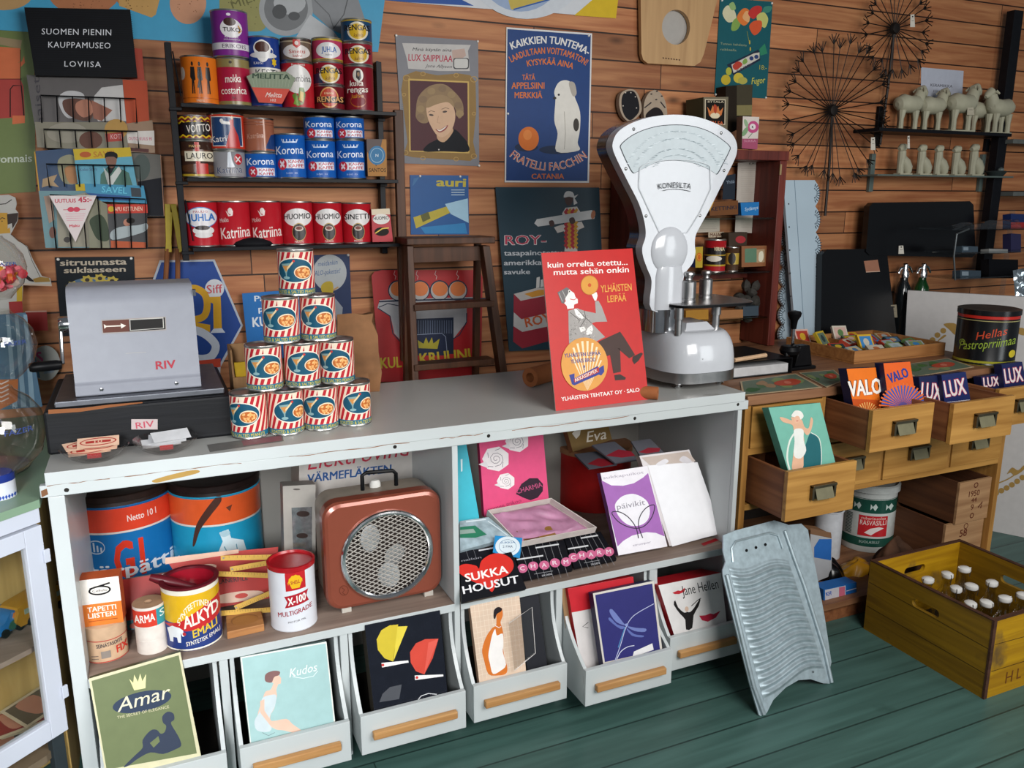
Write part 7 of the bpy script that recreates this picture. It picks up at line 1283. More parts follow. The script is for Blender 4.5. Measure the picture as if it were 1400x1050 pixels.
mb = MB(); q0, q1 = atY(1394, 14, 2.72), atY(1371, 291, 2.72); mb.box((q0.x-.03, 2.72, q1.z-.3), (q0.x+.03, 2.76, q0.z+.0), BLK); tag(mb.build('rack_post', bevel=.002), 'thick black upright post at the end of the boarded wall', 'post')
for y, lab in ((190, 'upper'), (262, 'lower')):
    A = atY(1386, y, 2.68); mb = MB(); mb.box((A.x, 2.68, A.z-.02), (A.x+.6, 2.797, A.z), col('#5f625f', .5)); tag(mb.build('shelf_plank', bevel=.002), f'grey plank end jutting past the black post, {lab} of two', 'shelf')
# acrylic stand with goods
st = thing('acrylic_stand', 'clear acrylic display stand in front of the black panels', 'stand', (3.15, 2.52, .87)); AC = glass('acrylic', (.93, .96, .97), .05, .75); KY = 2.50
for y, w in ((313, 0), (346, 4), (381, 6)):
    A, B = atY(1302+w, y, KY), atY(1425, y+3, KY); mb = MB(); mb.box((A.x, KY, A.z-.005), (B.x, KY+.165, A.z), AC); mb.build('tray', st)
A = atY(1306, 315, KY); mb = MB(); mb.tube([atY(1325, 313, KY), atY(1308, 320, KY), atY(1304, 350, KY), atY(1306, 383, KY)], .004, col('#6a6e70', .3, metal=.7), 6); mb.build('wire_frame', st); mb = MB(); q = atY(1421, 380, KY); mb.box((q.x-.01, KY+.166, 0), (q.x+.01, KY+.18, 1.40), AC); mb.build('post', st)
for k, (x, y, w, h, c, lab) in enumerate(((1315, 345, 22, 9, '#3a4650', 'grey-blue packet on the middle acrylic tray'), (1352, 346, 26, 6, '#8a8a88', 'pale crumpled packet on the middle acrylic tray'), (1313, 380, 28, 11, '#36424c', 'grey-blue packet on the lowest acrylic tray'), (1352, 380, 40, 26, '#0c0c10', 'black leather goods on the lowest acrylic tray'), (1382, 345, 14, 26, '#2c2a4a', 'dark violet bottle on the middle acrylic tray'), (1382, 312, 20, 20, '#1c2c5a', 'blue and red packet on top of the acrylic stand'))):
    leanbox('packet', lab, 'package', [(x, y-h), (x+w, y-h+1), (x+w, y), (x, y)], KY+.03+.01*k, 8, .04, c, None, [PG([(x, y-h*.4), (x+w, y-h*.4), (x+w, y), (x, y)], '#9a2a2a')] if k == 5 else [PG([(x+2, y-h*.8), (x+w*.4, y-h*.8), (x+w*.4, y-h*.3), (x+2, y-h*.3)], '#7a8690')] if k in (0, 2) else [])
mb = MB(); pl = tilt_plane(1350, 312, KY+.02, 50); mb.grid(cloth([(1300, 308), (1392, 300), (1396, 312), (1304, 314)], pl, .01, 8, .006), 14, 6, glass('thin_wrap', (.97, .96, .95), .1, .6)); tag(mb.build('plastic_bag'), 'crumpled clear plastic bag on top of the acrylic stand', 'bag')
mb = MB(); mb.grid(cloth([(1384, 370), (1402, 366), (1402, 415), (1388, 416)], tilt_plane(1390, 410, KY-.02, 15), .01, 3, .008), 10, 10, col('#9aa6ae', .15, metal=.7)); tag(mb.build('foil_bag'), 'shiny silver foil bag at the side of the acrylic stand', 'bag')
for px, lab, g in ((1234, 'soda siphon with a dark bottle, nearer the black panel', '#14181a'), (1259, 'soda siphon with a green bottle, nearer the acrylic stand', '#12401c')):
    s = thing('soda_siphon', lab, 'siphon', (atY(px, 400, 2.735).x, 2.735, .761), 0, 'soda siphons'); zt_ = atY(px, 360, 2.735).z-.761; mb = MB(); mb.lathe([(0, 0), (.034, 0), (.036, .01), (.036, zt_-.15), (.032, zt_-.11), (.018, zt_-.08), (.016, zt_-.065), (0, zt_-.065)], col(g, .1), n=20); mb.build('bottle', s, local=True)
    mb = MB(); mb.lathe([(0, zt_-.065), (.019, zt_-.065), (.020, zt_-.045), (.013, zt_-.03), (.012, zt_-.005), (.008, zt_), (0, zt_)], CHROME, n=16); mb.tube([V3((-.008, 0, zt_-.02)), V3((-.03, 0, zt_-.022)), V3((-.04, 0, zt_-.045))], .006, CHROME, 8); mb.tube([V3((.006, 0, zt_-.01)), V3((.03, 0, zt_-.02)), V3((.048, 0, zt_-.045))], [.006, .005, .004], CHROME, 8); mb.build('siphon_head', s, local=True)
mb = MB(); mb.box((3.03, 2.698, 0), (3.30, 2.797, .7605), DARKIN); tag(mb.build('low_cupboard'), 'dark narrow cupboard behind the white panel, carrying the soda siphons', 'cupboard')
# white panel with gold ornament
n_ = V3((-.866, -.5, 0)); pl = Plane((3.38, 2.257, 0), n_); WP = col('#cac6c4', .45, var=.04); pts = [(1241, 397), (1420, 407), (1420, 739), (1225, 700)]; mb = MB(); mb.slab(pts, pl, .02, WP)
for v in mb.v: v.z = max(v.z, .0006)
GO = '#a8864a'; K = crop(1080, 260, 3.281); p, t = kk(K)
it = [E(*p((x, y))[0], 4, 3.8, GO, 14) for x, y in ((640, 672), (662, 650), (688, 630))] + [CG(p((690, 600), (745, 600), (745, 650), (715, 625)), GO, 4), CG(p((985, 600), (1020, 640), (1050, 650), (1050, 620), (1010, 615)), GO, 4), CG(p((660, 680), (690, 650), (700, 655)), GO, 3), LN(p((985, 620), (1050, 650)), 1.6, GO)]
it += [E(1362+k*7.2, 674-k*3.0-(k*k*.25), 4, 3.8, GO, 14) for k in range(6)] + [LN(curve([(1366, 660), (1378, 655), (1392, 646), (1402, 640)], 4), 1.6, GO), CG([(1377, 648), (1384, 639), (1392, 643), (1400, 636), (1400, 642), (1388, 650), (1382, 646)], GO, 3)]
mb.art(it, pl, .0006); tag(mb.build('white_panel', bevel=.002), 'large white panel with painted gold scrolls standing beyond the desk', 'panel')
# ---------------------------------------------------------------- on the desk
DZ = .8605
can('round black tin with a red rim and green script on the desk end', 1306, 1380, 424, 500, '#0c0c0e', [R(-1, .04, 2, .12, '#b3261c'), R(-1, .19, 2, .012, '#a8a06a'), R(-1, .92, 2, .08, '#9a962a'), T('Hellas', (-.30, .55), (.62, .42), .15, '#c4472a', bold=.0, shear=.3), T('Pastroprriimaa', (-.80, .76), (.92, .60), .17, '#8fa63a', bold=-.005, shear=.3), RING(-.72, .62, .10, .06, .02, '#8fa63a', 14), E(.86, .78, .10, .07, '#c9b42a', 12)], zs=DZ, mesh=lambda r, H: MB().lathe([(0, 0), (r, 0), (r+.002, .003), (r, .01), (r, H-.022), (r+.003, H-.020), (r+.003, H-.002), (r-.004, H), (r-.02, H-.003), (0, H-.003)], col('#0c0c0e', .25), n=44, mats=[None]*6+[col('#3a3632', .35)]*3), name='round_tin', cat='tin')
tr = thing('wooden_tray', 'shallow wooden tray of matchboxes with compartments on the desk', 'tray', (2.58, 2.37, DZ)); TW = wood('tray_wood', '#8a5a32', '#b07c48', 'x', .5, 1); x0, x1, y0, y1, h = 2.344, 2.815, 2.19, 2.545, .048
mb = MB(); mb.box((x0, y0, DZ), (x1, y1, DZ+.006), TW); mb.build('tray_base', tr)
for a in (((x0, y0), (x1, y0+.009)), ((x0, y1-.009), (x1, y1)), ((x0, y0+.0095), (x0+.009, y1-.0095)), ((x1-.009, y0+.0095), (x1, y1-.0095))): mb = MB(); mb.box((*a[0], DZ+.0065), (*a[1], DZ+h), TW); mb.build('tray_side', tr, .001)
for x in (2.45, 2.56, 2.68): mb = MB(); mb.box((x, y0+.0095, DZ+.0065), (x+.004, y1-.0095, DZ+.032), TW); mb.build('divider', tr)
mc = ['#c9a79a', '#b59a2a', '#a83a2a', '#8a9a9a', '#b8b0a0', '#c9a02a', '#b0402c', '#5a6a5a', '#4a6a8a', '#3a7ab0', '#7a8a5a', '#a5301c', '#2a3a3a', '#5a7a4a', '#c9c0b0', '#a8623a', '#9aa6a6', '#b5a07a']
mn = ['pink', 'mustard', 'brick red', 'pale grey', 'cream', 'yellow', 'red', 'moss grey', 'slate blue', 'bright blue', 'sage', 'dark red', 'charcoal', 'leaf green', 'ivory', 'rust', 'misty grey', 'sand']
spots = [(2.39, 2.50, 1), (2.43, 2.43, 1), (2.40, 2.33, 0), (2.40, 2.25, 0), (2.50, 2.24, 0), (2.52, 2.30, 1), (2.52, 2.40, 0), (2.59, 2.45, 0), (2.60, 2.36, 0), (2.66, 2.42, 0), (2.61, 2.25, 0), (2.64, 2.31, 0), (2.72, 2.36, 0), (2.75, 2.30, 0), (2.60, 2.51, 1), (2.66, 2.515, 0), (2.72, 2.25, 0), (2.76, 2.44, 0)]; rr = random.Random(8)
for k, (x, y, up) in enumerate(spots):
    M = Matrix.Translation((x, y, DZ+.0075+(.018 if not up else .008))) @ Matrix.Rotation(rr.uniform(-.35, .35), 4, 'Z') @ Matrix.Rotation(math.radians(55 if up else 24), 4, 'X'); w, l = (.062, .066) if up else (.066, .046); mb = MB(); mb.box((-w/2, -l/2 if not up else 0, .004), (w/2, l/2 if not up else l, .018), col(mc[k], .6), M)
    mb.art([R(-w*.40, (-l*.38 if not up else l*.12), w*.8, l*.76, mc[(k*5+2) % 18]), E(0, (0 if not up else l/2), w*.2, l*.25, mc[(k*7+5) % 18], 12)], lambda u, v, o: M @ V3((u, v, .018+o))); tag(mb.build('matchbox', bevel=.0006), f'{mn[k]} matchbox '+['standing tilted in', 'lying in'][0 if up else 1]+' the wooden tray on the desk', 'matchbox', 'matchboxes in the wooden tray')
# lever stamp
ls = thing('lever_stamp', 'black cast lever stamp with a tall knob at the desk back', 'stamp', (2.08, 2.22, DZ)); x, y = 2.09, 2.215
mb = MB(); mb.box((x-.075, y-.03, DZ), (x+.07, y+.035, DZ+.012), BLACK); mb.build('base', ls, .003)
mb = MB(); mb.hexa([(x-.02, y-.02, DZ+.0125), (x+.06, y-.02, DZ+.0125), (x+.06, y+.025, DZ+.0125), (x-.02, y+.025, DZ+.0125)], [(x+.0, y-.018, DZ+.085), (x+.045, y-.018, DZ+.085), (x+.045, y+.02, DZ+.085), (x+.0, y+.02, DZ+.085)], BLACK); mb.lathe([(0, 0), (.03, 0), (.036, .015), (.03, .03), (0, .034)], BLACK, (x-.03, y, DZ+.055), 18); mb.tube([V3((x-.05, y-.015, DZ+.02)), V3((x-.055, y-.01, DZ+.06)), V3((x-.02, y-.01, DZ+.09))], .009, BLACK, 8); mb.build('frame', ls, .003)
mb = MB(); mb.lathe([(0, 0), (.006, 0), (.006, .06), (0, .06)], CHROME, (x-.02, y, DZ+.0895), 12); mb.build('rod', ls); mb = MB(); mb.lathe([(0, 0), (.009, 0), (.013, .03), (.022, .045), (.024, .055), (.02, .062), (0, .066)], BLACK, (x-.02, y, DZ+.145), 20); mb.build('knob', ls)
bd = thing('ring_binder', 'black ring binder lying open-edged on the desk by the scale', 'binder', (1.90, 2.24, DZ))
for n, z, h in (('cover', 0, .003), ('cover', .052, .003)): mb = MB(); mb.box((1.76, 2.165, DZ+z), (2.03, 2.42, DZ+z+h), BLACK); mb.build(n, bd)
mb = MB(); mb.slab([(2.165+.0, .0035), (2.42, .0035), (2.42, .0515), (2.165, .0515)], lambda y, z, o: V3((2.03+o, y, DZ+z)), .004, BLACK); mb.lathe([(0, .002), (.012, .002), (.014, 0)], STEEL, (2.0302, 2.24, DZ+.027), 16, axis=V3((1, 0, 0))); mb.build('spine', bd)
mb = MB(); mb.box((1.765, 2.175, DZ+.0035), (2.02, 2.415, DZ+.034), col('#b9b8b8', .6)); mb.build('paper_block', bd)
mb = MB(); a, b = V3((1.78, 2.17, DZ+.0635)), V3((1.94, 2.20, DZ+.0635)); mb.tube([a, b], .0075, col('#c9a684', .5), 8); tag(mb.build('wooden_stick'), 'pale wooden stick lying on the black ring binder', 'stick')
def mat_(label, c4, seed):
    z = DZ+.0004; q = [atZ(*x, z) for x in c4]; mb = MB(); b = Bil(*q); mb.slab([(0, 0), (1, 0), (1, 1), (0, 1)], lambda u, v, o: b(u, v, 0)+V3((0, 0, o+.0012)), .001, col('#b5a080', .5)); rr = random.Random(seed)
    mb.art([PG([(.03, .04), (.97, .04), (.97, .96), (.03, .96)], '#5f6f5e')]+[CG([(u+.09*math.cos(a)*rr.uniform(.6, 1.3), v+.16*math.sin(a)*rr.uniform(.6, 1.2)) for a in (0, 1, 2, 3, 4, 5)], rr.choice(['#2f5a34', '#3f6a3a', '#7a8a5a', '#4a6a4a', '#9a7a5a']), 3) for u, v in [(rr.uniform(.13, .87), rr.uniform(.22, .78)) for _ in range(9)]]+[CG([(.55, .35), (.8, .3), (.88, .5), (.75, .7), (.55, .66), (.48, .5)], '#b0442c', 4), E(.68, .5, .05, .1, '#c9705a', 12)], lambda u, v, o: b(u, v, 0)+V3((0, 0, o+.0012))); tag(mb.build('placemat'), label, 'placemat', 'fruit placemats on the desk edge')
mat_('fruit-printed placemat on the desk edge beside the counter', [(1012, 522), (1088, 511), (1124, 530), (1015, 541)], 3); mat_('fruit-printed placemat on the desk behind the orange soap boxes', [(1092, 510), (1140, 506), (1156, 520), (1130, 530)], 5); mat_('fruit-printed placemat on the desk between the tray and the black tin', [(1225, 500), (1296, 490), (1332, 502), (1250, 516)], 7)
# ---------------------------------------------------------------- soap boxes in the drawers
K = crop(1000, 480, 2.7625); p, t = kk(K, 2.7625); OR2 = '#e0701c'; NVY = '#1c2044'
def burst(cx, cy, r0, r1, c, n=15, a0=185, a1=355, lo=1e9):
    out = []
    for k in range(n):
        a = math.radians(a0+(a1-a0)*k/(n-1)); w = .035; out.append([(cx+r0*math.cos(a-w*.4), cy+r0*math.sin(a-w*.4)), (cx+r1*math.cos(a-w), cy+r1*math.sin(a-w)), (cx+r1*math.cos(a+w), cy+r1*math.sin(a+w)), (cx+r0*math.cos(a+w*.4), cy+r0*math.sin(a+w*.4))])
    return (out, c)
def soap(label, c4, Y0, front, art, th, ext, yaw=0): return leanbox('soap_box', label, 'box', p(*c4), Y0, 8, th, front, NVY, art, yaw=yaw, ext=ext, group='soap powder boxes in the desk drawers')
cc = p((512, 240))[0]; soap('orange soap box with white lettering in the desk drawer', ((435, 67), (545, 62), (566, 222), (462, 218)), 1.86, OR2, [PG(p((455, 180), (560, 185), (566, 222), (462, 218)), '#b84a14'), burst(*cc, 6, 17, '#e8c070', 15), t('VALO', (448, 172), (572, 158), 62, '#5a2a1c', bold=.10), t('VALO', (445, 172), (570, 158), 60, '#ece6de', bold=.08)], .035, .22)
cc = p((648, 212))[0]; soap('orange soap box with blue lettering and a blue sunburst', ((574, 46), (675, 40), (700, 200), (597, 217)), 1.835, '#dc5f24', [PG(p((588, 150), (692, 138), (700, 200), (597, 217)), '#5a4a86'), burst(*cc, 7, 33, '#dc6a34', 19), burst(*cc, 9, 30, '#4a58a8', 18, 190, 350), t('VALO', (598, 122), (672, 95), 38, '#2a3a86', bold=.10)], .035, .22)
LX = lambda x, y, x2, y2, h: [t('LUX', (x, y), (x2, y2), h, '#b03a56', bold=.14), t('LUX', (x+1, y), (x2-1, y2), h-1, '#ded6d2', bold=.05)]
soap('navy soap box next to the orange boxes, partly covered', ((708, 98), (796, 90), (802, 196), (715, 168)), 1.86, '#1b2348', LX(714, 180, 792, 185, 66), .03, .25)
soap('navy soap box with big white letters, beside the partly covered one', ((793, 90), (885, 78), (904, 192), (806, 203)), 1.84, '#1f2a5a', LX(808, 174, 890, 160, 64)+[LN(p((812, 194), (900, 184)), .8, '#c9c4cc')], .03, .2)
soap('navy soap box standing low in the drawer at the desk end', ((942, 97), (1015, 84), (1022, 132), (950, 142)), 1.90, '#1b2348', LX(952, 136, 1014, 130, 38), .03, .6)
soap('navy soap box standing tall in the drawer at the desk end', ((1020, 50), (1098, 40), (1114, 120), (1030, 132)), 1.88, '#1f2650', LX(1034, 122, 1104, 112, 58), .03, .35)
leanbox('stocking_box', 'mint green box with a bathing lady leaning in the pulled-out drawer', 'box', p((140, 214), (335, 195), (396, 435), (215, 455)), 1.83, 13, .03, '#6fae9c', '#4a8a76',
  [CG(p((300, 310), (330, 335), (338, 400), (330, 450), (270, 450), (275, 380), (285, 340)), '#1a5f66', 4), LN(curve(p((245, 300), (220, 340), (210, 400), (220, 450)), 4), 2.4, '#d9e0d6'), LN(curve(p((300, 308), (332, 332), (340, 400), (336, 445)), 4), 1, '#d9e0d6'), CG(p((182, 250), (200, 252), (228, 262), (225, 250), (262, 255), (275, 285), (290, 292), (296, 270), (300, 250), (308, 262), (300, 300), (285, 318), (268, 300), (275, 340), (272, 390), (268, 448), (230, 450), (232, 400), (238, 340), (235, 300), (228, 278), (195, 268)), '#d9ab8c', 3), CG(p((235, 300), (255, 292), (272, 300), (272, 335), (282, 375), (262, 405), (235, 395), (238, 340)), '#dfe0da', 3), CG(p((226, 245), (240, 225), (262, 228), (272, 245), (262, 258), (240, 250)), '#e3e0d8', 4), E(*p((248, 258))[0], 4, 5, '#dcae92', 14), LN(p((244, 264), (252, 263)), .8, '#b0302c')], ext=.12)
# ================================================================ under the desk
BZ = .0805
can('big white bucket with green bands and a red fish label under the desk', 1146, 1215, 664, 755, '#c9ccc8', [R(-1, .20, 2, .20, '#1c4a3e'), R(-1, .78, 2, .13, '#1c4a3e'), R(-1, .185, 2, .008, '#1c4a3e'), R(-.28, .44, 1.0, .31, '#b8252c'), T('cuberisuolaa', (-.2, .50), (.66, .49), .045, '#e0b9b0'), T('RASVASILLI', (-.22, .585), (.68, .57), .075, '#ead8d0', bold=-.005), PG([(-.05, .70), (.15, .63), (.45, .60), (.62, .62), (.35, .68), (.2, .73)], '#e0d4d0'), ([q for k in range(14) for q in R(-.72, .44+k*.023, .22, .010, '')[0]], '#1c3a34')] + [PG([(x-.13, .26), (x-.05, .30), (x+.04, .25), (x+.12, .30), (x+.04, .36), (x-.05, .31), (x-.13, .35)], '#c2d0ca') for x in (-.35, .22, .75)] + [T('SUOLASILLI', (-.2, .86), (.5, .85), .04, '#a8bdb4')], zs=BZ, mesh=lambda r, H: MB().lathe([(0, 0), (r*.98, 0), (r, .004), (r, H-.03), (r+.008, H-.028), (r+.008, H-.004), (r, H), (r-.01, H-.008), (0, H-.008)], col('#c4c8c4', .4), n=40), name='bucket', cat='bucket')
can('plain white enamel pail under the desk behind the washboard', 1110, 1146, 700, 766, '#c6c8cc', [], zs=BZ, mesh=lambda r, H: MB().lathe([(0, 0), (r, 0), (r, H-.006), (r+.004, H-.003), (r, H), (r-.004, H-.004), (r-.006, .02), (0, .015)], col('#c6c8cc', .25), n=30), name='pail', cat='pail')
WC = wood('pale_pine_crate', '#8a6444', '#b58e66', 'x', .6, .8); WD = wood('dark_crate_side', '#4a2c1c', '#6a4228', 'y', .6, .8)
def wbox(label, x0, x1, y0, z0, z1, art):
    mb = MB(); t_ = .010; mb.box((x0, y0, z0), (x1, y0+t_, z1), WC)
    for a in (x0, x1-t_): mb.box((a, y0+t_, z0), (a+t_, y0+.26, z1), WD)
    mb.box((x0+t_, y0+.25, z0), (x1-t_, y0+.26, z1), WD); mb.box((x0+t_, y0+t_, z0), (x1-t_, y0+.25, z0+t_), WD); mb.art(art, Frame((x0, y0, z0), (1, 0, 0), (0, 0, 1)), .0004); tag(mb.build('wooden_box'), label, 'box', 'old wooden boxes under the desk')
BR = '#5a2a1a'
wbox('lower pale wooden box under the desk, partly behind the crate', 2.655, 2.862, 1.975, BZ, .262, [TU('58', .08, .12, .04, .03, BR, bold=.04), LN([(.09, .07), (.12, .08)], .006, BR), RING(.11, .16, .012, .012, .003, BR, 14)])
wbox('upper wooden box stamped 1950, stacked on the lower box', 2.690, 2.862, 1.965, .2625, .425, [TU('1950', .055, .100, .058, .024, BR, bold=.03), RING(.088, .143, .012, .011, .004, BR, 14), TU('44', .072, .076, .03, .018, BR, bold=.04), TU('9', .074, .045, .016, .024, BR), RING(.086, .022, .011, .011, .004, BR, 14), LN([(.115, .05), (.135, .07), (.13, .045)], .006, BR)])
leanbox('film_box', 'small white and blue box on the sill under the desk', 'box', [(1126, 806), (1171, 796), (1171, 811), (1126, 822)], 1.972, 0, .05, '#1f62a8', '#1f62a8', [PG([(1128, 806.5), (1156, 800.5), (1156, 814), (1128, 820.5)], '#c6c4cc'), T('KFF', (1130, 815), (1138, 813), 5.5, '#2a5ab0', bold=.08), PG([(1147, 803), (1155, 801.5), (1155, 814), (1147, 816)], '#c2647c'), LN([(1157, 808), (1171, 804)], 1, '#c6c4cc')])
leanbox('card_box', 'open cardboard box with a blue torn label under the desk', 'box', [(1108, 727), (1137, 730), (1137, 772), (1108, 780)], 2.07, 0, .08, '#a8a8aa', '#8a6446', [PG([(1113, 748), (1120, 737), (1137, 737), (1136, 766), (1113, 762)], '#2a62a8'), PG([(1108, 722), (1136, 728), (1137, 736), (1108, 730)], '#7a5a42')], ext=.35)
def blob(name, label, cat, px, py, Y, rx, ry, rz, m, seed, amp=.2):
    rr = random.Random(seed); ph = [rr.uniform(0, 6) for _ in range(4)]; c = atY(px, py, Y); c.z = BZ; mb = MB()
    def f(u, v):
        th = v*math.pi*.5; a = u*2*math.pi; k = 1+amp*(math.sin(3*a+ph[0]+2*v)+.6*math.sin(5*a+ph[1]-4*v)+.5*math.sin(8*a+ph[2]))*.5
        return c+V3((rx*math.cos(a)*math.cos(th)*k, ry*math.sin(a)*math.cos(th)*k, .0005+rz*math.sin(th)*(1+amp*.5*math.sin(2*a+ph[3]))))
    mb.grid(f, 40, 12, m); tag(mb.build(name, sharp=60), label, cat)
blob('leather_bag', 'black shiny leather bag heaped under the desk', 'bag', 1130, 795, 2.11, .060, .06, .07, col('#0a0a0c', .25, var=.3), 2); blob('yellow_cloth', 'bright ochre plastic sheet crumpled under the desk', 'cloth', 1172, 780, 2.10, .085, .05, .040, col('#b5801a', .35, var=.3, scale=10), 5, .35); blob('brown_rag', 'brown crumpled rag behind the yellow crate', 'rag', 1222, 760, 2.03, .10, .06, .13, col('#4a3020', .8, var=.5, scale=12), 7, .3)
# ---------------------------------------------------------------- yellow crate with bottles
CRY = wood('worn_shaded_crate_side', '#6b4d10', '#9a7414', 'y', .5, .9, worn=('#46351c', .60, 6.0), bump=.3); CRX = wood('worn_yellow_crate_end', '#94690c', '#bd9012', 'x', .5, .9, worn=('#6a5028', .62, 7.0), bump=.3); RIM = wood('rusty_brown_rim', '#3a2418', '#54362a', 'x', .6, 1)  # long sides: shade mixed into the worn yellow, darker than the ends
cr = thing('bottle_crate', 'worn yellow wooden crate of swing-top bottles on the floor', 'crate', (2.385, 1.645, 0)); X0, X1, Y0, Y1, H = 2.167, 2.60, 1.422, 1.875, .252; tk = .013
def holed(fr, w, h, hole, m, name, extra=()):
    a, b = sq(0, 0, w, h), hole; q = a+b; tr = tess(a, [b]); mb = MB(); f_ = [fr(*x) for x in q]; k_ = [fr(*x, -tk) for x in q]; n = len(b)
    d = (V3(f_[tr[0][1]])-f_[tr[0][0]]).cross(f_[tr[0][2]]-f_[tr[0][0]]).dot(fr.n) > 0; T_ = [x if d else tuple(reversed(x)) for x in tr]
    mb.add(f_, T_, m); mb.add(k_, [tuple(reversed(x)) for x in T_], m); mb.add(f_+k_, [(i, 4+n+i, 4+n+(i+1) % 4, (i+1) % 4) for i in range(4)]+[(4+i, 4+(i+1) % n, 8+n+(i+1) % n, 8+n+i) for i in range(n)], m)
    for k in (1, 2): mb.art([LN([(.004, h*k/3+.004*k), (w-.004, h*k/3-.003*k)], .002, '#3a2a12')], fr, .0004)
    mb.art(extra, fr, .0006); return mb.build(name, cr)
oh = lambda cx, cy: rrect(cx-.05, cy-.014, cx+.05, cy+.014, .0138, 5)
W_, D_ = X1-X0, Y1-Y0
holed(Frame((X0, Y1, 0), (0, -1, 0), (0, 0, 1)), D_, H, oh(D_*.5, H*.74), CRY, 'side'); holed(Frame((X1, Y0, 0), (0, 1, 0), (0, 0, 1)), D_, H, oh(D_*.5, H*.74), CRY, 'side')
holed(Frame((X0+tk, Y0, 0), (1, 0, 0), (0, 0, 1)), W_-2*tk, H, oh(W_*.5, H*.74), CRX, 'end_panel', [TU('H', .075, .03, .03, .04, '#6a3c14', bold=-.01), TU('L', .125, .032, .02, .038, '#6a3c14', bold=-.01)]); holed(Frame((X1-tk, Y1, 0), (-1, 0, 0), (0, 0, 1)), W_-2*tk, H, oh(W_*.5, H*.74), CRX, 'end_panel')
mb = MB(); mb.box((X0+tk, Y0+tk, .006), (X1-tk, Y1-tk, .016), DARKIN); mb.build('crate_base', cr)
mb = MB(); e = .0008; mb.box((X0-e, Y0-e, H+.0002), (X0+tk, Y1+e, H+.004), RIM); mb.box((X1-tk, Y0-e, H+.0002), (X1+e, Y1+e, H+.004), RIM); mb.box((X0+tk, Y0-e, H+.0002), (X1-tk, Y0+tk, H+.004), RIM); mb.box((X0+tk, Y1-tk, H+.0002), (X1-tk, Y1+e, H+.004), RIM)
mb.box((X0-.0012, Y0-.0012, 0), (X0+.012, Y0-.0002, H), RIM); mb.box((X0-.0012, Y0-.0002, 0), (X0-.0002, Y0+.006, H), RIM); mb.build('edge_band', cr)
BG = glass('bottle_glass', (.90, .90, .88), .05, .35); bt = None; SC_ = [(1268.5, 789.6), (1295, 782.6), (1318.4, 775), (1307, 802), (1328, 798.6), (1356, 794), (1348.7, 821.6), (1373.9, 815.4), (1326.8, 823), (1399, 811)]
BL = ['swing-top bottle at the back corner of the crate, half hidden by the crate side', 'swing-top bottle by the handle hole in the back of the crate', 'swing-top bottle furthest back in the crate', 'swing-top bottle in the crate, second row, nearest the long side', 'swing-top bottle in the middle of the crate', 'swing-top bottle near the far side of the crate', 'swing-top bottle in the crate near the front edge, middle', 'swing-top bottle in the crate near the front edge, farther along', 'swing-top bottle peeping just above the front corner of the crate', 'swing-top bottle in the crate, far front corner']
for k, (px, py) in enumerate(SC_):
    q = atZ(px, py+4, .205); M = Matrix.Translation((min(max(q.x, X0+.05), X1-.05), min(max(q.y, Y0+.05), Y1-.05), .0165)) @ Matrix.Rotation(k*1.3, 4, 'Z')
    if bt is None:
        bt = thing('swing_top_bottle', BL[0], 'bottle', (0, 0, 0), 0, 'swing-top bottles in the crate', M)
        mb = MB(); mb.lathe([(0, .002), (.028, 0), (.032, .006), (.032, .105), (.026, .128), (.015, .145), (.013, .172), (.016, .174), (.016, .181), (.012, .183)], BG, n=20); mb.build('glass_body', bt, local=True)
        mb = MB(); mb.lathe([(0, .1835), (.017, .1835), (.019, .188), (.018, .196), (.012, .200), (0, .201)], col('#d6d4d0', .2), n=18, sx=1.15); mb.build('porcelain_cap', bt, local=True)
        mb = MB(); mb.tube([V3((-.019, 0, .165)), V3((-.022, 0, .185)), V3((-.021, 0, .197)), V3((.021, 0, .197)), V3((.022, 0, .185)), V3((.019, 0, .165))], .0013, STEEL, 5); mb.build('wire_bail', bt, local=True)
    else: dup(bt, M, BL[k])
# ---------------------------------------------------------------- zinc washboard
ZN = col('#a9b8be', .45, metal=.55, var=.16, scale=55); wb = thing('washboard', 'zinc washboard with wavy ribs leaning on the counter end', 'washboard', atZ(1090, 956, 0))
A, B = atZ(1043, 977, .001), atZ(1134, 934, .001); pl = lean(A, B, 24); K = crop(880, 700, 3.5)
out = K((380, 112), (440, 88), (625, 40), (690, 60), (700, 90), (712, 200), (760, 330), (800, 470), (850, 640), (885, 720), (905, 800), (905, 822), (860, 820), (800, 800), (740, 805), (680, 840), (620, 900), (590, 960), (570, 980), (552, 972), (510, 830), (430, 510), (380, 310), (378, 280), (392, 240), (380, 190)); mb = MB(); mb.slab(out, pl, .004, ZN)
mb.art([E(*K(q)[0], 1.9, 2.2, '#0c0c0e', 12) for q in ((492, 184), (537, 170), (582, 156))]+[E(*K((586, 248))[0], 1, 1, '#2a2e30', 8), E(*K((810, 765))[0], 1.6, 1.6, '#5a6266', 10)], pl, .0006); mb.build('plate', wb)
def rib(u, v):
    L_, R_ = (406+(574-406)*v, 262+(905-262)*v), (692+(868-692)*v, 232+(762-232)*v); y = L_[1]+(R_[1]-L_[1])*u-28*math.sin(math.pi*u)*v+26*math.sin(2*math.pi*u)*.6; x = L_[0]+(R_[0]-L_[0])*u; ph = v*17
    e = min(1, u*14, (1-u)*14, v*20, (1-v)*24); return pl(*K((x, y))[0], .0006+.0032*e*(1+math.sin(2*math.pi*ph)))
mb = MB(); mb.grid(rib, 26, 150, ZN); mb.build('ribbed_field', wb)
mb = MB(); mb.tube([pl(*q, .002) for q in K((395, 300), (445, 510), (522, 830), (572, 968))], .0075, ZN, 8); mb.build('rolled_edge', wb)
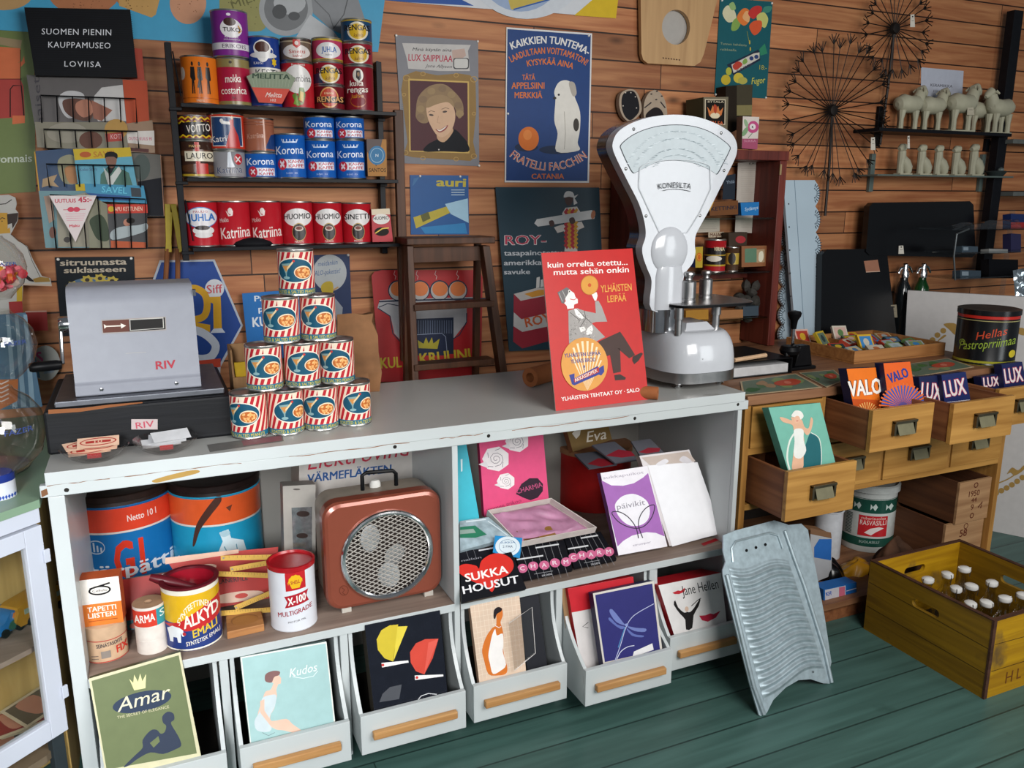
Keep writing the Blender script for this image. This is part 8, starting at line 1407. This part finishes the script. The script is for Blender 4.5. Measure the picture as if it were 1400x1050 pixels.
mb = MB(); mb.tube([pl(*q, .002) for q in K((672, 90), (715, 215), (765, 350), (812, 500), (862, 660), (896, 815))], .0065, ZN, 8); mb.build('rolled_edge', wb)
mb = MB(); mb.tube([pl(*q, .001) for q in K((425, 240), (418, 175), (440, 140), (600, 100), (640, 112), (662, 175))], .004, ZN, 6); mb.build('raised_border', wb)
mb = MB(); mb.slab(K((690, 62), (760, 55), (792, 85), (800, 130), (835, 300), (872, 500), (905, 720), (895, 760), (850, 640), (800, 470), (712, 200)), lambda x, y, o: pl(x, y, o-.0048), .003, ZN); mb.build('side_flange', wb)
# ================================================================ left end: showcase, candy jars, cook figure
GT = painted('mint_table_top', '#7f9a80', '#6a7a62', .76, 5.0, .35); c0 = V3((-.248, 1.935, 0)); d = V3((-.755, -.656, 0)); inn = V3((-.656, .755, 0)); n_ = -inn
sc2 = thing('glass_showcase', 'corner showcase with a mint green top and glazed white door', 'showcase', (-.6, 2.0, 0)); TZ = .822
def poly(pts, z0, z1, m, mb=None):
    mb = mb or MB(); mb.slab([(q.x, q.y) for q in pts], lambda x, y, o: V3((x, y, z1+o)), z1-z0, m); return mb
c1 = c0+d*1.0; poly([c0, V3((-.254, 2.74, 0)), V3((-1.5, 2.74, 0)), V3((-1.5, 1.3, 0)), c1], TZ-.018, TZ, GT).build('top', sc2, .003)
WH = painted('white_gloss_frame', '#c4c8d4', '#a09a90', .80, 8.0, .3)
def fp(s, z, o=0.0): return c0+d*s+V3((0, 0, z))+n_*o
def bar(s0, s1, z0, z1, o0, o1, m, name, par):
    mb = MB(); mb.hexa([fp(s0, z0, o0), fp(s1, z0, o0), fp(s1, z0, o1), fp(s0, z0, o1)], [fp(s0, z1, o0), fp(s1, z1, o0), fp(s1, z1, o1), fp(s0, z1, o1)], m); return mb.build(name, par, .0015)
bar(.0, .95, TZ-.052, TZ-.0185, -.02, -.004, WH, 'front_rail', sc2); bar(.0, .03, .0, TZ-.0525, -.04, -.022, col('#2a3236', .6), 'corner_post', sc2)
dr = bar(.004, .044, .268, TZ-.056, -.018, .002, WH, 'door', sc2)
for a in ((.044, .90, .268, .312), (.044, .90, TZ-.094, TZ-.056), (.86, .90, .312, TZ-.094)): bar(*a, -.018, .002, WH, 'door_rail', dr)
bar(.044, .86, .312, TZ-.094, -.010, -.007, glass('door_glass', (.96, .97, .96), .03, .8), 'pane', dr)
for z in (.35, .68): bar(-.004, .010, z, z+.03, .0022, .008, WH, 'hinge', dr)
PN = wood('yellow_pine_back', '#a8894e', '#c9aa6a', 'z', .5, .8); inner = [fp(.045, 0, -.026), V3((-.2695, 1.985, 0)), V3((-.2695, 2.17, 0)), fp(.95, 0, -.20)+V3((0, .0, 0)), fp(.95, 0, -.026)]
poly(inner, .20, .2185, col('#6a5c4a', .7)).build('floor_panel', sc2); poly(inner, .476, .488, SHELFP).build('inner_shelf', sc2)
mb = MB(); mb.box((-.2685, 1.97, .06), (-.2585, 2.17, TZ-.0185), PN); mb.build('end_panel', sc2); bar(-.155, .95, .06, TZ-.0525, -.212, -.202, PN, 'back_panel', sc2)
bar(.045, .95, .0, .06, -.10, -.06, DARKIN, 'plinth', sc2)
def so(px, py, z): q = atZ(px, py, z)-c0; return q.dot(d), min(max(q.dot(n_), -.15), -.075)
# toys and cards inside
def fr_at(s, o, z, rot=0): return Matrix.Translation(fp(s, z, o)) @ Matrix.Rotation(math.atan2(d.y, d.x)+rot, 4, 'Z')
def toy(label, s, o, body, roof, L, rot, bus=False):
    M = fr_at(s, o, .4885, rot); r = thing('toy_car', label, 'toy car', (0, 0, 0), 0, 'tin toy cars on the showcase shelf', M); w = .026; b = MB(); S = lambda x: [V3((x[0], y, x[1])) for y in (-w, w)]
    prof = [(-L, .010), (L, .010), (L, .028), (L*.55, .034), (L*.25, .05), (-L*.45, .05), (-L*.7, .034), (-L, .03)] if not bus else [(-L, .010), (L, .010), (L, .045), (L*.85, .06), (-L*.85, .06), (-L, .045)]
    b.slab(curve(prof, 2, True), lambda x, z, oo: V3((x, w+oo, z)), 2*w, col(body, .2), smooth=True); b.build('car_body', r, .004, local=True)
    b = MB(); b.slab([(-L*.42, .036), (L*.2, .036), (L*.14, .046), (-L*.36, .046)] if not bus else [(-L*.8, .034), (L*.8, .034), (L*.8, .046), (-L*.8, .046)], lambda x, z, oo: V3((x, w+.0012+oo, z)), 2*w+.0024, col(roof, .25)); b.build('window_band', r, local=True)
    for x in (-L*.6, L*.6):
        for y in (-w, w): b = MB(); b.lathe([(0, -.004), (.010, -.004), (.010, .004), (0, .004)], BLACK, (x, y, .0105), 14, axis=V3((0, 1, 0))); b.build('wheel', r, local=True)
toy('blue and orange tin toy car on the showcase shelf', *so(12, 858, .49), '#1f6aa8', '#c97a2a', .062, .2); toy('yellow tin toy bus behind the blue toy car', *so(32, 834, .49), '#a87a1c', '#8a9a8a', .07, .15, True); toy('green tin toy car on the showcase shelf, beside the blue one', *so(-4, 838, .49), '#2a5a4a', '#6a7a6a', .05, .1)
CL = ['red vintage picture card lying nearest the showcase door', 'dark picture card under the red one', 'red and cream picture card standing up at the back', 'brown picture card beneath the upright one', 'dark red picture card at the door corner', 'sepia picture card at the back of the pile']
for k, (px, py, r, t_) in enumerate(((34, 1002, .5, .25), (5, 1018, -.2, .15), (45, 980, .3, .5), (20, 985, -.5, .3), (8, 995, -.4, .2), (52, 988, .1, .3))):
    s, o = so(px, py, .225); o = min(o, -.085)
    M = fr_at(s, o, .221+.010*k, r) @ Matrix.Rotation(-t_, 4, 'X'); b = MB(); b.box((-.06, -.042, 0), (.06, .042, .0012), col('#b5a58a', .6), M); cc = ['#8a2a20', '#3a2a22', '#9a3a2a', '#6a4a34', '#7a2420', '#5a4a3a'][k]; b.art([R(-.053, -.035, .106, .07, cc), CG([(-.02, -.03), (.03, -.03), (.02, .02), (0, .03), (-.02, .015)], '#a5705a', 3)], lambda x, y, oo: M @ V3((x, y, .0012+oo))); tag(b.build('picture_card'), CL[k], 'card', 'picture cards in the showcase')
# candy jars on a stand
cs = thing('candy_stand', 'stand of three glass candy globes at the wall end', 'candy stand', (-.50, 2.12, TZ+.0004)); CG_ = glass('candy_glass', (.93, .92, .90), .03, .72); Ys = 2.10
b = MB(); x_ = atY(-40, 500, 2.2).x; b.lathe([(0, 0), (.09, 0), (.09, .01), (.012, .018), (.012, .70), (0, .70)], STEEL, (x_, 2.2, TZ+.0005), 20); b.build('pole', cs)
CND = {}
for px, py, rpx, txt in ((-12, 366, 43, 380), (-3, 472, 48, 448), (-6, 590, 62, 575)):
    c = atY(px, py, Ys); r = rpx*(c-CAM).dot(_F)/F_PX; b = MB(); b.lathe([(.03, -r*1.0), (r*.55, -r*.86), (r*.86, -r*.52), (r, -.0), (r*.93, r*.4), (r*.72, r*.72), (r*.45, r*.92), (r*.42, r*1.0)], CG_, c, 28)
    b.art([T('FAZER', (.15, .5), (.70, .5), .11, '#34467e', bold=.02)], Cyl(c-V3((0, 0, r*.45)), r*.98, r*1.1), .001, .0001, ORTHO); b.build('glass_globe', cs); CND[py] = (c, r)
    b = MB(); b.tube([c+V3((0, r*.9, 0)), V3((x_, 2.2, c.z))], .006, STEEL, 6); b.build('arm', cs)
c, r = CND[366]; b = MB(); rr = random.Random(6)
for _ in range(110):
    a, e, q = rr.uniform(0, 6.28), rr.uniform(-1.4, -.05), rr.uniform(.3, .86)*r; w = V3((math.cos(a)*math.cos(e), math.sin(a)*math.cos(e), math.sin(e)))*q; b.lathe([(0, -.008), (.010, -.004), (.011, .004), (0, .008)], col(rr.choice(['#c4485a', '#d9707a', '#d9a02a', '#b82a34', '#e0c0b0', '#c9602a']), .3), c+w, 7, axis=V3((rr.uniform(-1, 1), rr.uniform(-1, 1), rr.uniform(-1, 1))))
tag(b.build('candies'), 'red, pink and yellow wrapped sweets in the top glass globe', 'sweets', kind='stuff')
can('small white round tin with a blue patterned lid on the mint table top', -26, 21, 652, 686, '#c9ccd4', [R(-1, .0, 2, .30, '#1c2f7a'), ([q for k in range(14) for q in [[(-1+k*.15, .88), (-.93+k*.15, .80), (-.86+k*.15, .88), (-.93+k*.15, .99)]]], '#2a4aa0')], zs=TZ, mesh=lambda r, H: MB().lathe([(0, 0), (r, 0), (r, H*.72), (r*.9, H), (0, H)], col('#c9ccd4', .3), n=32, mats=[None]*2+[col('#1f2f74', .3)]*2), name='round_tin', cat='tin')
# cook figure and neighbours on the wall
K = crop(0, 250, 5.253); p, t = kk(K, 5.253); fp_ = p((-60, 110), (0, 90), (60, 85), (110, 105), (120, 150), (110, 190), (130, 215), (128, 270), (90, 345), (75, 370), (130, 420), (195, 455), (230, 540), (300, 670), (360, 685), (372, 740), (165, 735), (160, 850), (130, 1400), (-60, 1400)); AP = '#5f86a0'
sign('cook_figure', 'cut-out board of a cook in a white hat holding a tray, at the wall end', 'cut-out sign', fp_, [PG(p((-60, 215), (55, 215), (55, 330), (70, 320), (75, 360), (-60, 370)), '#b3862a'), PG(p((50, 225), (130, 215), (125, 270), (90, 330), (85, 290), (55, 300)), '#2a1a14'), LN(p((-10, 155), (40, 150), (70, 130), (85, 120)), 1.2, '#2a2420'), LN(p((0, 262), (15, 250), (38, 258)), 1.2, '#2a1a14'), E(*p((15, 275))[0], 1, .8, '#222', 8), PG(p((235, 690), (290, 675), (350, 682), (362, 710), (250, 715)), '#8a6a2a'), LN(p((80, 370), (195, 460), (230, 560), (290, 680)), .7, '#3a3430'), PG(p((170, 640), (240, 700), (245, 712), (210, 705), (165, 670)), '#241a1a'), LN(p((165, 728), (372, 735)), 2.6, '#b5a08e'), PG(p((120, 760), (162, 740), (160, 850), (62, 855), (120, 850)), '#b3921c'), PG(p((62, 855), (160, 850), (165, 930), (70, 940)), '#8e1a18'), PG(p((-60, 950), (180, 930), (290, 1400), (-60, 1400)), '#4a6a82'), ([p((30+i*45, 945), (50+i*45, 944), (70+i*50, 1400), (40+i*50, 1400)) for i in range(4)], '#7f9cae')], '#a8a49e', Y=2.74, th=.006)
sign('red_card', 'plain dark red card below the cook figure, by the crank', 'card', p((180, 925), (335, 922), (345, 1060), (200, 1065)), [LN(p((180, 925), (335, 922)), 2, '#b08a7a')], '#7e1614', Y=2.75)
sign('striped_apron_board', 'blue striped apron board with an orange striped sleeve behind the candy globes', 'cut-out sign', [(-20, 432), (35, 428), (58, 556), (-20, 562)], [([[(8+i*12, 430), (13+i*12, 430), (24+i*12, 556), (17+i*12, 557)] for i in range(3)], '#86a2b4'), PG([(-20, 520), (25, 518), (24, 548), (0, 560), (-20, 562)], '#b86a34'), ([LN([(-10, 522+k*6), (2, 525+k*6), (12, 520+k*6)], 1.8, '')[0][j] for k in range(5) for j in range(2)], '#d6c6be')], '#4a6c86', Y=2.55, th=.006)
# yellow measuring sticks / tongs hanging by the rack
tg = thing('hanging_tongs', 'yellow-strapped tool with two wooden legs hanging below the magazine rack', 'tool', atY(240, 385, 2.74))
for a, b in (((229, 279), (231, 345)), ((237, 279), (248, 345)), ((232, 290), (230, 343))):
    mb = MB(); q0, q1 = atY(*a, 2.745), atY(*b, 2.742); x = V3((.008, 0, 0)); y = V3((0, .006, 0)); mb.hexa([q1-x, q1+x, q1+x+y, q1-x+y], [q0-x, q0+x, q0+x+y, q0-x+y], col('#a8921c', .45)); mb.build('strap', tg, .001)
for a, b in (((229, 340), (226, 392)), ((243, 340), (243, 390))):
    mb = MB(); mb.tube([atY(*a, 2.748), atY(*b, 2.748)], .0075, col('#7a4a2a', .5), 8); mb.build('leg', tg)
